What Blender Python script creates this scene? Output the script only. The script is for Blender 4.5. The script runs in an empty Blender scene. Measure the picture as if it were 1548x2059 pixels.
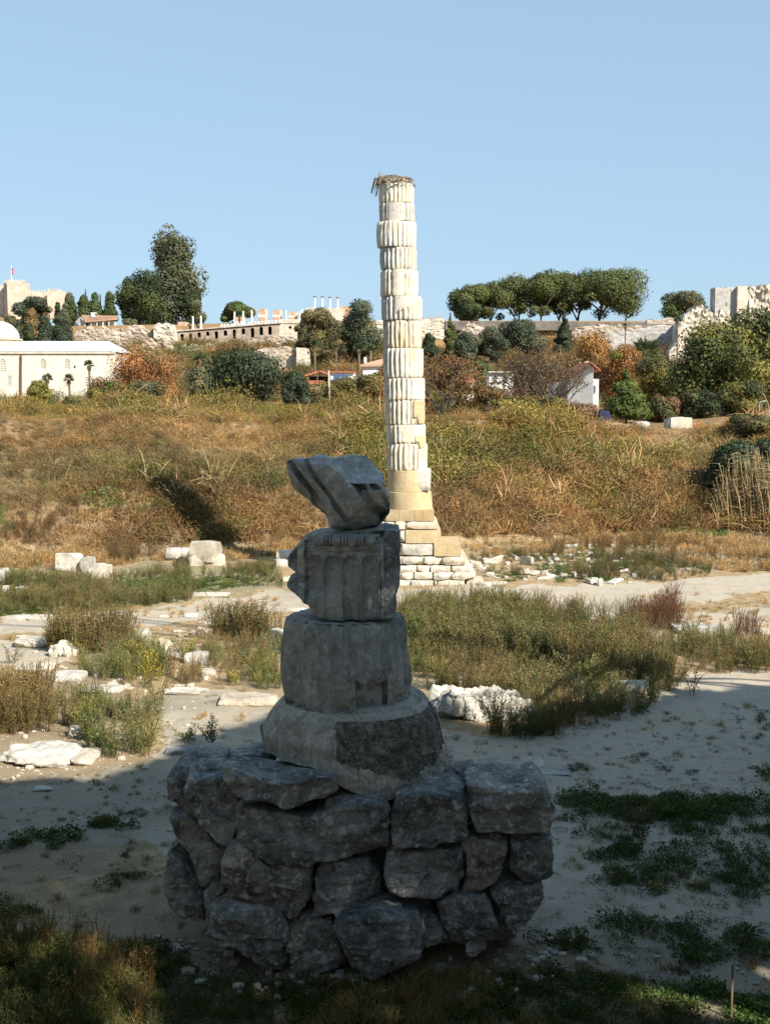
import bpy, math, random
import numpy as np
from mathutils import Vector
from mathutils.geometry import tessellate_polygon

# ------------------------------------------------------------------ camera, sky, sun, exposure
SC = bpy.context.scene
PI = math.pi
F_PX, PITCH, CAM_Z = 2400.0, math.radians(5.5), 7.0      # focal length in photo pixels (1548 x 2059)
cam_d = bpy.data.cameras.new("camera"); cam = bpy.data.objects.new("camera", cam_d)
SC.collection.objects.link(cam); SC.camera = cam
cam_d.sensor_fit = 'VERTICAL'; cam_d.sensor_height = 24.0
cam_d.lens = 24.0 * F_PX / 2059.0
cam_d.clip_start = 0.1; cam_d.clip_end = 9000
cam.location = (0, 0, CAM_Z); cam.rotation_euler = (PI/2 - PITCH, 0, 0)

SUN_EL = math.radians(37.5)
SUN_H = np.array([0.69, -0.725]); SUN_H /= np.linalg.norm(SUN_H)
TOSUN = np.array([SUN_H[0]*math.cos(SUN_EL), SUN_H[1]*math.cos(SUN_EL), math.sin(SUN_EL)])
world = bpy.data.worlds.new("World"); SC.world = world; world.use_nodes = True
wn = world.node_tree; wn.nodes.clear()
wo = wn.nodes.new("ShaderNodeOutputWorld"); wb = wn.nodes.new("ShaderNodeBackground")
sky = wn.nodes.new("ShaderNodeTexSky"); sky.sky_type = 'NISHITA'; sky.sun_disc = False
sky.sun_elevation = SUN_EL; sky.sun_rotation = math.atan2(TOSUN[0], TOSUN[1])
sky.altitude = 100; sky.air_density = 1.0; sky.dust_density = 0.6; sky.ozone_density = 1.6
wb.inputs[1].default_value = 0.077
sg = wn.nodes.new("ShaderNodeGamma"); sg.inputs[1].default_value = 0.28       # hazy autumn sky: little gradient
sm = wn.nodes.new("ShaderNodeMix"); sm.data_type = 'RGBA'; sm.blend_type = 'MULTIPLY'; sm.inputs[0].default_value = 1.0
sm.inputs[7].default_value = (2.14, 2.84, 3.48, 1)
wn.links.new(sky.outputs[0], sg.inputs[0]); wn.links.new(sg.outputs[0], sm.inputs[6]); wn.links.new(sm.outputs[2], wb.inputs[0]); wn.links.new(wb.outputs[0], wo.inputs[0])
sl = bpy.data.lights.new("sun", 'SUN'); sl.energy = 5.0; sl.angle = math.radians(0.5); sl.color = (1.0, 0.915, 0.79)
sun = bpy.data.objects.new("sun", sl); SC.collection.objects.link(sun)
sun.rotation_euler = Vector(TOSUN).to_track_quat('Z', 'Y').to_euler()
sun.location = (60, -60, 60)
SC.view_settings.view_transform = 'Standard'; SC.view_settings.look = 'None'
SC.view_settings.exposure = 1.0; SC.view_settings.gamma = 1.0; SC.view_settings.use_curve_mapping = False
SC.cycles.use_denoising = True
SC.cycles.max_bounces = 6; SC.cycles.diffuse_bounces = 3; SC.cycles.transparent_max_bounces = 4

# ------------------------------------------------------------------ projection helpers
CA, SA = math.cos(PITCH), math.sin(PITCH)
def ray(px, py):
    a = (px - 774.0)/F_PX; b = -(py - 1029.5)/F_PX
    return np.array([a, CA + b*SA, -SA + b*CA])
def at(px, py, Y):
    d = ray(px, py); t = Y/d[1]
    return np.array([d[0]*t, Y, CAM_Z + d[2]*t])
def gnd(px, py, z=0.0):
    d = ray(px, py); t = (z - CAM_Z)/d[2]
    return np.array([d[0]*t, d[1]*t, z])
def zat(py, Y): return at(774, py, Y)[2]
def xat(px, py, Y): return at(px, py, Y)[0]
def proj(P):
    P = np.asarray(P, float); x, y, z = P[..., 0], P[..., 1], P[..., 2]-CAM_Z
    dep = y*CA - z*SA; up = y*SA + z*CA
    dep = np.where(dep < 0.05, 0.05, dep)
    return 774 + F_PX*x/dep, 1029.5 - F_PX*up/dep

# ------------------------------------------------------------------ numpy noise
def _hash(ix, iy, iz, s):
    with np.errstate(over='ignore'):
        h = (ix.astype(np.int64)*374761393 + iy.astype(np.int64)*668265263 + iz.astype(np.int64)*2147483647 + s*1274126177) & 0xffffffff
        h = ((h ^ (h >> 13))*1274126177) & 0xffffffff
        h = h ^ (h >> 16)
    return (h & 0xffff)/65535.0
def vn(P, s=0):
    P = np.asarray(P, float); i = np.floor(P).astype(np.int64); f = P - i; f = f*f*(3-2*f)
    x, y, z = i[..., 0], i[..., 1], i[..., 2]; fx, fy, fz = f[..., 0], f[..., 1], f[..., 2]
    r = 0
    for dx in (0, 1):
        for dy in (0, 1):
            for dz in (0, 1):
                w = (fx if dx else 1-fx)*(fy if dy else 1-fy)*(fz if dz else 1-fz)
                r = r + w*_hash(x+dx, y+dy, z+dz, s)
    return r*2-1
def fbm(P, o=4, s=0, g=0.5):
    P = np.asarray(P, float); r = 0; a = 1; n = 0
    for k in range(o):
        r = r + a*vn(P*(2.03**k) + 17.3*k, s+k); n += a; a *= g
    return r/n
def sstep(a, b, x):
    t = np.clip((x-a)/(b-a), 0, 1); return t*t*(3-2*t)
def inpoly(px, py, poly):
    px = np.asarray(px); py = np.asarray(py); r = np.zeros(px.shape, bool); n = len(poly)
    for i in range(n):
        x0, y0 = poly[i]; x1, y1 = poly[(i+1) % n]
        c = ((y0 > py) != (y1 > py))
        xi = (x1-x0)*(py-y0)/((y1-y0) if y1 != y0 else 1e-9) + x0
        r ^= (c & (px < xi))
    return r

# ------------------------------------------------------------------ object helpers
COL = SC.collection
WLOC = {}
def props(o, label=None, cat=None, group=None, kind=None):
    if label: o["label"] = label
    if cat: o["category"] = cat
    if group: o["group"] = group
    if kind: o["kind"] = kind
    return o
def thing(name, label, cat, loc, group=None):
    o = bpy.data.objects.new(name, None); COL.objects.link(o)
    o.location = tuple(float(v) for v in loc); o.empty_display_size = 0.2
    props(o, label, cat, group)
    return o
def mesh_data(name, V, F, mats, smooth=False, sharp=None, cols=None, fmat=None):
    me = bpy.data.meshes.new(name)
    V = np.asarray(V, np.float32)
    if isinstance(F, np.ndarray):
        k = F.shape[1]; n = len(F)
        me.vertices.add(len(V)); me.vertices.foreach_set("co", V.ravel())
        me.loops.add(n*k); me.loops.foreach_set("vertex_index", F.ravel().astype(np.int32))
        me.polygons.add(n); me.polygons.foreach_set("loop_start", np.arange(0, n*k, k, dtype=np.int32))
        try: me.polygons.foreach_set("loop_total", np.full(n, k, np.int32))
        except Exception: pass
        me.update(calc_edges=True)
    else:
        me.from_pydata([tuple(map(float, v)) for v in V], [], F); me.update()
    for m in (mats if isinstance(mats, (list, tuple)) else [mats]): me.materials.append(m)
    if fmat is not None: me.polygons.foreach_set("material_index", np.asarray(fmat, np.int32))
    me.polygons.foreach_set("use_smooth", np.full(len(me.polygons), bool(smooth)))
    if cols is not None:
        c = np.asarray(cols, np.float32)
        if c.shape[1] == 3: c = np.hstack([c, np.ones((len(c), 1), np.float32)])
        a = me.attributes.new("Col", 'FLOAT_COLOR', 'POINT'); a.data.foreach_set("color", c.ravel())
    if smooth and sharp: me.set_sharp_from_angle(angle=math.radians(sharp))
    me.validate()
    return me
def obj(name, V, F, mats, parent=None, loc=None, **kw):
    """V in world coordinates; with a parent they become relative to it"""
    V = np.asarray(V, float)
    off = np.zeros(3)
    if parent is not None: off = WLOC[parent.name] if parent.name in WLOC else np.array(parent.location)
    elif loc is not None: off = np.array(loc, float)
    me = mesh_data(name, V - off, F, mats, **kw)
    o = bpy.data.objects.new(name, me); COL.objects.link(o)
    if parent is not None: o.parent = parent; WLOC[o.name] = off
    else: o.location = tuple(off)
    return o
def tag(o, label, cat, group=None, kind=None): return props(o, label, cat, group, kind)

class MB:
    """collects simple shapes for ONE mesh"""
    def __init__(s): s.V = []; s.F = []; s.C = []; s.M = []
    def add(s, V, F, c=None, m=0):
        b = len(s.V); s.V += [tuple(map(float, v)) for v in V]; s.F += [tuple(int(i)+b for i in f) for f in F]
        s.M += [m]*len(F)
        if c is not None: s.C += [tuple(c)]*len(V)
        return s
    def box(s, x0, x1, y0, y1, z0, z1, c=None, m=0, bev=0):
        V = [(x, y, z) for z in (z0, z1) for y in (y0, y1) for x in (x0, x1)]
        return s.add(V, [(0, 2, 3, 1), (4, 5, 7, 6), (0, 1, 5, 4), (2, 6, 7, 3), (0, 4, 6, 2), (1, 3, 7, 5)], c, m)
    def tube(s, pts, rad, n=6, c=None, m=0, cap=True):
        pts = [Vector(p) for p in pts]; V = []; F = []
        if not hasattr(rad, '__len__'): rad = [rad]*len(pts)
        for i, p in enumerate(pts):
            d = (pts[min(i+1, len(pts)-1)] - pts[max(i-1, 0)])
            d = d.normalized() if d.length > 1e-9 else Vector((0, 0, 1))
            u = d.cross(Vector((0.31, 0.95, 0.02))); u.normalize(); w = d.cross(u)
            for k in range(n):
                a = 2*PI*k/n; V.append(p + (u*math.cos(a) + w*math.sin(a))*rad[i])
        for i in range(len(pts)-1):
            for k in range(n):
                a, b = i*n+k, i*n+(k+1) % n; F.append((a, b, b+n, a+n))
        if cap:
            F.append(tuple(range(n))[::-1]); F.append(tuple((len(pts)-1)*n + k for k in range(n)))
        return s.add(V, F, c, m)
    def lathe(s, cx, cy, prof, n=16, c=None, m=0):
        V = []; F = []
        for r, z in prof:
            for k in range(n):
                a = 2*PI*k/n; V.append((cx+r*math.cos(a), cy+r*math.sin(a), z))
        for i in range(len(prof)-1):
            for k in range(n):
                a, b = i*n+k, i*n+(k+1) % n; F.append((a, b, b+n, a+n))
        F.append(tuple(range(n))[::-1]); F.append(tuple((len(prof)-1)*n+k for k in range(n)))
        return s.add(V, F, c, m)
    def build(s, name, mats, parent=None, loc=None, **kw):
        return obj(name, s.V, s.F, mats, parent, loc, cols=(s.C if len(s.C) == len(s.V) and s.C else None), fmat=s.M, **kw)

# ------------------------------------------------------------------ materials
class NT:
    def __init__(s, name):
        s.m = bpy.data.materials.new(name); s.m.use_nodes = True; s.t = s.m.node_tree; s.t.nodes.clear()
        s.out = s.n("ShaderNodeOutputMaterial"); s.b = s.n("ShaderNodeBsdfPrincipled")
        s.t.links.new(s.b.outputs[0], s.out.inputs[0]); s.b.inputs["Roughness"].default_value = 0.9
        s.b.inputs["Specular IOR Level"].default_value = 0.25
    def n(s, t, **kw):
        o = s.t.nodes.new(t)
        for k, v in kw.items(): setattr(o, k, v)
        return o
    def l(s, a, b): s.t.links.new(a, b)
    def coord(s, kind='Object', rnd=True, scale=(1, 1, 1)):
        tc = s.n("ShaderNodeTexCoord"); mp = s.n("ShaderNodeMapping"); s.l(tc.outputs[kind], mp.inputs[0])
        mp.inputs["Scale"].default_value = scale
        if rnd:
            oi = s.n("ShaderNodeObjectInfo"); ml = s.n("ShaderNodeMath", operation='MULTIPLY'); ml.inputs[1].default_value = 37.0
            s.l(oi.outputs["Random"], ml.inputs[0]); s.l(ml.outputs[0], mp.inputs["Location"])
        return mp.outputs[0]
    def noise(s, v, sc, det=4, rough=0.55, dist=0.0):
        o = s.n("ShaderNodeTexNoise"); s.l(v, o.inputs["Vector"]); o.inputs["Scale"].default_value = sc
        o.inputs["Detail"].default_value = det; o.inputs["Roughness"].default_value = rough; o.inputs["Distortion"].default_value = dist
        return o.outputs["Fac"]
    def voro(s, v, sc, feature='F1', out="Distance"):
        o = s.n("ShaderNodeTexVoronoi", feature=feature); s.l(v, o.inputs["Vector"]); o.inputs["Scale"].default_value = sc
        return o.outputs[out]
    def ramp(s, f, stops):
        o = s.n("ShaderNodeValToRGB"); e = o.color_ramp.elements
        while len(e) < len(stops): e.new(0.5)
        for i, (p, c) in enumerate(stops):
            e[i].position = p; e[i].color = (c[0], c[1], c[2], 1) if hasattr(c, '__len__') else (c, c, c, 1)
        s.l(f, o.inputs[0]); return o.outputs[0]
    def mix(s, f, a, b, mode='MIX'):
        o = s.n("ShaderNodeMix", data_type='RGBA', blend_type=mode)
        for v, i in ((f, 0), (a, 6), (b, 7)):
            if hasattr(v, 'links'): s.l(v, o.inputs[i])
            elif i == 0: o.inputs[0].default_value = v
            else: o.inputs[i].default_value = (v[0], v[1], v[2], 1)
        return o.outputs[2]
    def math(s, op, a, b=0.0):
        o = s.n("ShaderNodeMath", operation=op)
        for i, v in enumerate((a, b)):
            if hasattr(v, 'links'): s.l(v, o.inputs[i])
            else: o.inputs[i].default_value = v
        return o.outputs[0]
    def bump(s, h, st, dist, prev=None):
        o = s.n("ShaderNodeBump"); o.inputs["Strength"].default_value = st; o.inputs["Distance"].default_value = dist
        s.l(h, o.inputs["Height"])
        if prev is not None: s.l(prev, o.inputs["Normal"])
        return o.outputs[0]
    def fin(s, col, nrm=None):
        if hasattr(col, 'links'): s.l(col, s.b.inputs["Base Color"])
        else: s.b.inputs["Base Color"].default_value = (*col, 1)
        if nrm is not None: s.l(nrm, s.b.inputs["Normal"])
        return s.m

def m_stone(name, lo, mid, hi, sc=1.0, dirt=(0.1, 0.085, 0.06), dirt_amt=0.4, bump=0.6, bd=0.03, streak=0.0, ochre=None, patch=0.0):
    t = NT(name); v = t.coord()
    a = t.noise(v, 1.3*sc, 6, 0.6, 0.4); c = t.ramp(a, [(0.3, lo), (0.5, mid), (0.7, hi)])
    f = t.noise(v, 14*sc, 5, 0.7); c = t.mix(0.55, c, t.ramp(f, [(0.3, [0.45]*3), (0.55, [0.9]*3), (0.75, [1.25]*3)]), 'MULTIPLY')
    if ochre:
        o = t.noise(v, 0.9*sc, 3, 0.5, 0.5); c = t.mix(t.ramp(o, [(0.52, 0.0), (0.64, 0.75)]), c, ochre)
    d = t.noise(v, 3.1*sc, 7, 0.7, 0.6); c = t.mix(t.ramp(d, [(0.52, 0.0), (0.72, dirt_amt)]), c, dirt)
    if streak:
        vs = t.coord(scale=(6, 6, 0.35)); st = t.noise(vs, 2.0*sc, 4, 0.6); c = t.mix(t.ramp(st, [(0.5, 0.0), (0.7, streak)]), c, dirt)
    if patch:
        p = t.noise(v, 5.5*sc, 5, 0.75, 0.3); c = t.mix(t.ramp(p, [(0.53, 0.0), (0.61, patch)]), c, [min(1, h*1.55) for h in hi])
    oi = t.n("ShaderNodeObjectInfo"); c = t.mix(1.0, c, t.ramp(oi.outputs["Random"], [(0.0, (0.78, 0.80, 0.84)), (0.3, (1.12, 1.08, 1.0)), (0.55, (0.92, 0.94, 0.96)), (0.8, (1.15, 1.14, 1.12)), (1.0, (0.95, 0.86, 0.74))]), 'MULTIPLY')
    b1 = t.bump(t.noise(v, 3.0*sc, 8, 0.65, 0.2), bump, bd*2.5)
    b2 = t.bump(t.noise(v, 22*sc, 6, 0.7), bump*0.7, bd*0.35, b1)
    return t.fin(c, b2)
def m_leaf(name, var=0.5, trans=0.25):
    t = NT(name); at_ = t.n("ShaderNodeAttribute", attribute_name="Col"); ti = t.n("ShaderNodeAttribute", attribute_name="tint", attribute_type='INSTANCER')
    c = t.mix(1.0, at_.outputs["Color"], ti.outputs["Color"], 'MULTIPLY')
    t.l(c, t.b.inputs["Base Color"]); t.b.inputs["Roughness"].default_value = 0.75
    tr = t.n("ShaderNodeBsdfTranslucent"); t.l(c, tr.inputs[0]); mx = t.n("ShaderNodeMixShader"); mx.inputs[0].default_value = trans
    t.l(t.b.outputs[0], mx.inputs[1]); t.l(tr.outputs[0], mx.inputs[2]); t.l(mx.outputs[0], t.out.inputs[0])
    return t.m
def m_tree(name, trans=0.2):
    t = NT(name); at_ = t.n("ShaderNodeAttribute", attribute_name="Col")
    t.l(at_.outputs["Color"], t.b.inputs["Base Color"]); t.b.inputs["Roughness"].default_value = 0.7
    tr = t.n("ShaderNodeBsdfTranslucent"); t.l(at_.outputs["Color"], tr.inputs[0]); mx = t.n("ShaderNodeMixShader"); mx.inputs[0].default_value = trans
    t.l(t.b.outputs[0], mx.inputs[1]); t.l(tr.outputs[0], mx.inputs[2]); t.l(mx.outputs[0], t.out.inputs[0])
    return t.m
def m_flat(name, c, rough=0.8, nscale=4, amt=0.3, bump=0.2, metal=0):
    t = NT(name); v = t.coord(); a = t.noise(v, nscale, 5, 0.65)
    col = t.mix(amt, c, t.ramp(a, [(0.3, [x*0.35 for x in c]), (0.7, [min(1, x*1.3) for x in c])]))
    t.b.inputs["Roughness"].default_value = rough; t.b.inputs["Metallic"].default_value = metal
    return t.fin(col, t.bump(a, bump, 0.02))
def m_masonry(name, c1, c2, c3, bw=0.9, bh=0.35, rubble=0.0):
    t = NT(name); tc = t.n("ShaderNodeTexCoord"); sp = t.n("ShaderNodeSeparateXYZ"); t.l(tc.outputs["Object"], sp.inputs[0])
    cb = t.n("ShaderNodeCombineXYZ"); ad = t.math('ADD', sp.outputs[0], sp.outputs[1]); t.l(ad, cb.inputs[0]); t.l(sp.outputs[2], cb.inputs[1])
    br = t.n("ShaderNodeTexBrick"); t.l(cb.outputs[0], br.inputs["Vector"]); br.inputs["Scale"].default_value = 1.0
    br.inputs["Brick Width"].default_value = bw; br.inputs["Row Height"].default_value = bh; br.inputs["Mortar Size"].default_value = 0.02
    br.inputs["Color1"].default_value = (*c1, 1); br.inputs["Color2"].default_value = (*c2, 1); br.inputs["Mortar"].default_value = (*[x*0.55 for x in c1], 1)
    v = tc.outputs["Object"]
    a = t.noise(v, 0.35, 6, 0.65, 0.3); c = t.mix(t.ramp(a, [(0.42, 0.0), (0.62, 0.8)]), br.outputs["Color"], c3)
    n2 = t.noise(v, 1.6, 6, 0.75); c = t.mix(0.6, c, t.ramp(n2, [(0.32, [0.4]*3), (0.5, [0.95]*3), (0.7, [1.2]*3)]), 'MULTIPLY')
    nb = t.bump(n2, 0.6, 0.25 if rubble else 0.08)
    return t.fin(c, nb)
# ------------------------------------------------------------------ materials in use
M = {}
M['marble'] = m_stone('sunlit_marble', (0.33, 0.305, 0.26), (0.51, 0.485, 0.43), (0.64, 0.61, 0.55), 1.0, (0.20, 0.165, 0.11), 0.6, 0.8, 0.03, 0.3)  # the pale stone's own stained cream colour
M['marble_grey'] = m_stone('weathered_grey_marble', (0.30, 0.29, 0.27), (0.46, 0.45, 0.42), (0.62, 0.60, 0.55), 1.0, (0.15, 0.13, 0.10), 0.45, 0.8, 0.04, 0.3)
M['column'] = m_stone('column_marble', (0.43, 0.405, 0.35), (0.57, 0.545, 0.485), (0.64, 0.62, 0.565), 1.2, (0.30, 0.23, 0.14), 0.35, 0.5, 0.02, 0.3, ochre=(0.57, 0.48, 0.34))
M['ochre'] = m_stone('ochre_repair_stone', (0.36, 0.28, 0.165), (0.44, 0.35, 0.215), (0.49, 0.41, 0.275), 1.5, (0.25, 0.2, 0.13), 0.3, 0.3, 0.01, 0.5)
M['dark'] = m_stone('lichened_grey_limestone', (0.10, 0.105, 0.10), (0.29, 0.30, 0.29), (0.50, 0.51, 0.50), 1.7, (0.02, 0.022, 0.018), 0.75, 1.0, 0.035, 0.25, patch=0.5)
M['drum'] = m_stone('grey_drum_marble', (0.30, 0.31, 0.29), (0.44, 0.45, 0.42), (0.56, 0.57, 0.54), 1.5, (0.07, 0.07, 0.055), 0.6, 0.9, 0.014, 0.28, patch=0.35)
M['basedrum'] = m_stone('rough_base_marble', (0.36, 0.35, 0.30), (0.52, 0.50, 0.44), (0.64, 0.62, 0.55), 1.6, (0.06, 0.055, 0.04), 0.6, 0.9, 0.02, 0.3, patch=0.3)
M['pitted'] = m_stone('pitted_dark_marble', (0.08, 0.075, 0.055), (0.20, 0.19, 0.155), (0.50, 0.48, 0.42), 6.0, (0.03, 0.028, 0.02), 0.6, 1.0, 0.03, 0.2, patch=0.5)
M['plant'] = m_leaf('plant_foliage')
M['tree'] = m_tree('tree_foliage')
M['bark'] = m_flat('bark', (0.12, 0.095, 0.07), 0.95, 3, 0.6, 0.8)
M['plaster'] = m_flat('white_plaster', (0.74, 0.73, 0.70), 0.9, 1.5, 0.25, 0.1)
M['tile'] = m_flat('red_roof_tile', (0.36, 0.13, 0.07), 0.9, 6, 0.5, 0.6)
M['tile_old'] = m_flat('faded_roof_tile', (0.42, 0.27, 0.18), 0.9, 6, 0.6, 0.6)
M['lead'] = m_flat('pale_lead_roof', (0.50, 0.51, 0.52), 0.6, 0.8, 0.3, 0.2)
M['void'] = m_flat('dark_interior', (0.03, 0.028, 0.025), 0.9, 1, 0.1)  # shade inside openings put into a near-black colour
M['window'] = m_flat('dull_window_glass', (0.10, 0.11, 0.12), 0.3, 1, 0.1)
M['grille'] = m_flat('pale_stone_grille', (0.55, 0.53, 0.47), 0.9, 3, 0.3)
M['red'] = m_flat('red_cloth', (0.5, 0.03, 0.03), 0.8, 1, 0.2)
M['metal'] = m_flat('grey_metal', (0.35, 0.35, 0.34), 0.5, 2, 0.3, 0.1, 0.3)
M['solar'] = m_flat('blue_solar_glass', (0.05, 0.08, 0.15), 0.15, 2, 0.3, 0)
M['wood'] = m_flat('weathered_wood', (0.16, 0.12, 0.08), 0.9, 6, 0.5, 0.4)
M['blue'] = m_flat('dark_blue_cloth', (0.012, 0.022, 0.06), 0.8, 2, 0.3)
M['rust'] = m_flat('rusty_downpipe', (0.13, 0.08, 0.06), 0.8, 2, 0.4)
M['mosque'] = m_masonry('mosque_ashlar', (0.63, 0.575, 0.47), (0.58, 0.53, 0.44), (0.67, 0.625, 0.53), 1.3, 0.55)
M['arcade'] = m_masonry('arcade_masonry', (0.34, 0.27, 0.21), (0.27, 0.21, 0.165), (0.44, 0.36, 0.29), 0.8, 0.3, 1)
M['castle'] = m_masonry('castle_stone', (0.56, 0.46, 0.36), (0.48, 0.38, 0.30), (0.62, 0.54, 0.45), 1.4, 0.6, 1)
M['ruin'] = m_masonry('ruin_masonry', (0.42, 0.355, 0.28), (0.28, 0.22, 0.165), (0.54, 0.48, 0.41), 0.9, 0.45, 1)
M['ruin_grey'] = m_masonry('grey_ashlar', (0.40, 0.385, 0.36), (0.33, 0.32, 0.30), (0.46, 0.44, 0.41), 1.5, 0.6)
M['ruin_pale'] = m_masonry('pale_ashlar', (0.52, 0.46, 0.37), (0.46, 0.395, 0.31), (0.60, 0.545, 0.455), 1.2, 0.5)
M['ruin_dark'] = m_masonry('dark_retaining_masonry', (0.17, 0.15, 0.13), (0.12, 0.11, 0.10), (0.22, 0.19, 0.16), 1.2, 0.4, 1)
M['brick'] = m_masonry('red_brick', (0.42, 0.22, 0.14), (0.48, 0.28, 0.19), (0.52, 0.40, 0.30), 0.6, 0.15)

# ------------------------------------------------------------------ terrain height
def terr(x, y, fine=True):
    x = np.asarray(x, float); y = np.asarray(y, float)
    foot = np.interp(x, [-48, -30, -18, -9, 0, 8, 14, 18, 30, 45], [22, 40, 51.5, 53.8, 56, 58, 60, 60.5, 50, 22])
    run = np.interp(x, [-45, -18, 0, 9, 12, 45], [13, 13, 12, 12, 12, 13])
    crest = np.interp(x, [-45, -18, 3, 8, 10.5, 17, 45], [5.7, 5.6, 5.6, 5.45, 5.0, 5.0, 5.6])
    t = np.clip((y-foot)/run, 0, 1)
    steep = np.interp(x, [-12, 8], [.40, .25]); bank = crest*np.where(t < .22, steep*t/.22, steep+(1-steep)*(t-.22)/.78)
    back = 5.4*sstep(9.0, -1.5, y)
    side = 5.4*sstep(40, 50, np.abs(x))
    z = np.maximum(np.maximum(bank, back), side)
    plain = sstep(0, 1, (y-foot-run)/30.0)
    z = z + plain*(6.0-crest)*(y > foot+run)
    low = np.interp(y, [245, 262, 300, 345, 375], [0, 1.5, 8.3, 15.0, 16.0])          # slope below the ruins
    top = np.interp(x, [-200, -95, -72, -33, 0, 20, 126, 200], [21, 21.8, 22.2, 23.6, 24.0, 24.2, 24.2, 24])
    ys_ = np.interp(x, [-64, -62, -34, -32, 15, 17, 89, 95], [354, 358.6, 358.6, 361, 361, 366.5, 366.5, 360])
    z = z + np.where(y > 100, low + (top-low)*sstep(ys_, ys_+2.2, y), 0)
    z = z + 30*np.exp(-((x+250)/75.0)**2)*sstep(430, 640, y)
    z = z - 45*sstep(760, 1600, y)
    if fine:
        P = np.stack([x, y, np.zeros_like(x)], -1)
        far = np.clip(y/60.0, 0.2, 6)
        z = z + 0.09*fbm(P*0.35, 3, 5)*np.minimum(far*1.2, 1.5) + 0.03*fbm(P*1.7, 3, 9)
        z = z + 0.5*fbm(P*0.22, 4, 3)*sstep(0.02, 0.4, bank/6)*sstep(1.4, 0.8, t)*(y < 100)
        z = z + 1.2*fbm(P*0.03, 4, 8)*sstep(240, 300, y)*(y < 350)
    return z
def Z(x, y): return float(terr(np.array([x]), np.array([y]))[0])

# ------------------------------------------------------------------ zones on the pit floor, as outlines in the photograph's own view of z = 0
PATHS = [
 [(-300, 1246), (0, 1244), (240, 1228), (370, 1212), (560, 1190), (800, 1183), (960, 1178), (1150, 1176), (1350, 1166), (1548, 1150), (1900, 1130), (1900, 1190), (1548, 1192), (1380, 1212), (1240, 1238), (1000, 1212), (800, 1210), (580, 1232), (440, 1246), (300, 1262), (100, 1268), (-300, 1275)],
 [(-300, 1300), (20, 1285), (120, 1300), (150, 1330), (60, 1335), (-300, 1350)],
 [(560, 1402), (440, 1388), (332, 1394), (322, 1450), (335, 1495), (290, 1540), (150, 1566), (30, 1578), (-300, 1600), (-300, 1700), (0, 1700), (300, 1690), (560, 1900), (1100, 1900), (1250, 1960), (1500, 2000), (1548, 1960), (1900, 1960), (1900, 1370), (1548, 1345), (1390, 1352), (1300, 1400), (1090, 1478), (960, 1482), (880, 1460), (700, 1440)],
 [(1360, 1235), (1548, 1215), (1900, 1215), (1900, 1280), (1548, 1275), (1400, 1270), (1340, 1262)],
]
GREENS = [
 [(0, 1150), (150, 1140), (340, 1130), (560, 1150), (570, 1185), (380, 1208), (230, 1228), (0, 1236), (-300, 1240), (-300, 1150)],
 [(1090, 1040), (1240, 1035), (1420, 1045), (1450, 1075), (1300, 1085), (1150, 1070)],
]
def zone(px, py, polys, soft=9):
    P = np.stack([px/60.0, py/25.0, np.zeros_like(px)], -1)
    wx = px + soft*2.0*fbm(P, 3, 21); wy = py + soft*fbm(P, 3, 33)
    r = np.zeros(px.shape, bool)
    for q in polys: r |= inpoly(wx, wy, q)
    return r.astype(float)
def pitzone(x, y):
    return proj(np.stack([x, y, np.zeros_like(x)], -1))

# one ground sheet: fine where the photograph looks closely, coarse beyond
rows = [-120, -60, -30, -15, -6, -2, 1, 3, 4.5, 6, 7.5, 9, 10, 11, 12, 12.6]
pyv = 2110.0
while pyv > 1105: rows.append(16800.0/(pyv-797)); pyv -= 3.2 if pyv > 1300 else 2.2
while rows[-1] < 76: rows.append(rows[-1]+0.4)
while rows[-1] < 250: rows.append(rows[-1]*1.035)
while rows[-1] < 350: rows.append(rows[-1]*1.02)
while rows[-1] < 372: rows.append(rows[-1]+0.7)
while rows[-1] < 800: rows.append(rows[-1]*1.02)
while rows[-1] < 6000: rows.append(rows[-1]*1.12)
rows = np.array(rows); NI = 260
s_in = np.linspace(-1, 1, NI)
s_out = np.array([1.05, 1.12, 1.22, 1.36, 1.55, 1.8, 2.2, 2.8, 3.8, 5.5, 8, 12, 18])
s_all = np.concatenate([-s_out[::-1], s_in, s_out])
W = np.where(rows < 12, 5.0+0*rows, 0.345*rows+0.9)
X = s_all[None, :]*W[:, None]; Yg = np.repeat(rows[:, None], X.shape[1], 1)
Zg = terr(X, Yg)
n0, n1 = X.shape
V = np.stack([X, Yg, Zg], -1).reshape(-1, 3)
idx = np.arange(n0*n1).reshape(n0, n1)
Fg = np.stack([idx[:-1, :-1], idx[:-1, 1:], idx[1:, 1:], idx[1:, :-1]], -1).reshape(-1, 4)
gx, gy = pitzone(X.ravel(), Yg.ravel())
pit = (Yg.ravel() < 62) & (Yg.ravel() > 12)
dirt = zone(gx, gy, PATHS)*pit; green = zone(gx, gy, GREENS, 12)*pit
bankm = sstep(0.15, 0.8, Zg.ravel())*(Yg.ravel() > 40)
worn = sstep(-.02, .3, fbm(V*np.array([.16, .16, 0])+4.0, 4, 55))*(Yg.ravel() < 60)*.75      # darker, grassier earth in patches all over the pit
near = (Yg.ravel() <= 12).astype(float)
dirt = np.maximum(dirt, near*0.6)
ground = obj('ground', V, Fg, None or [bpy.data.materials.new('tmp')], smooth=True,
             cols=np.stack([dirt, green, bankm, worn], -1))
t = NT('earth_and_dry_ground'); tc = t.n("ShaderNodeTexCoord"); v = tc.outputs["Object"]
a_ = t.n("ShaderNodeAttribute", attribute_name="Col"); sp = t.n("ShaderNodeSeparateColor"); t.l(a_.outputs["Color"], sp.inputs[0])
n_big = t.noise(v, 0.5, 5, 0.6); n_mid = t.noise(v, 3.0, 6, 0.7); n_fine = t.noise(v, 28, 4, 0.75)
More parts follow.
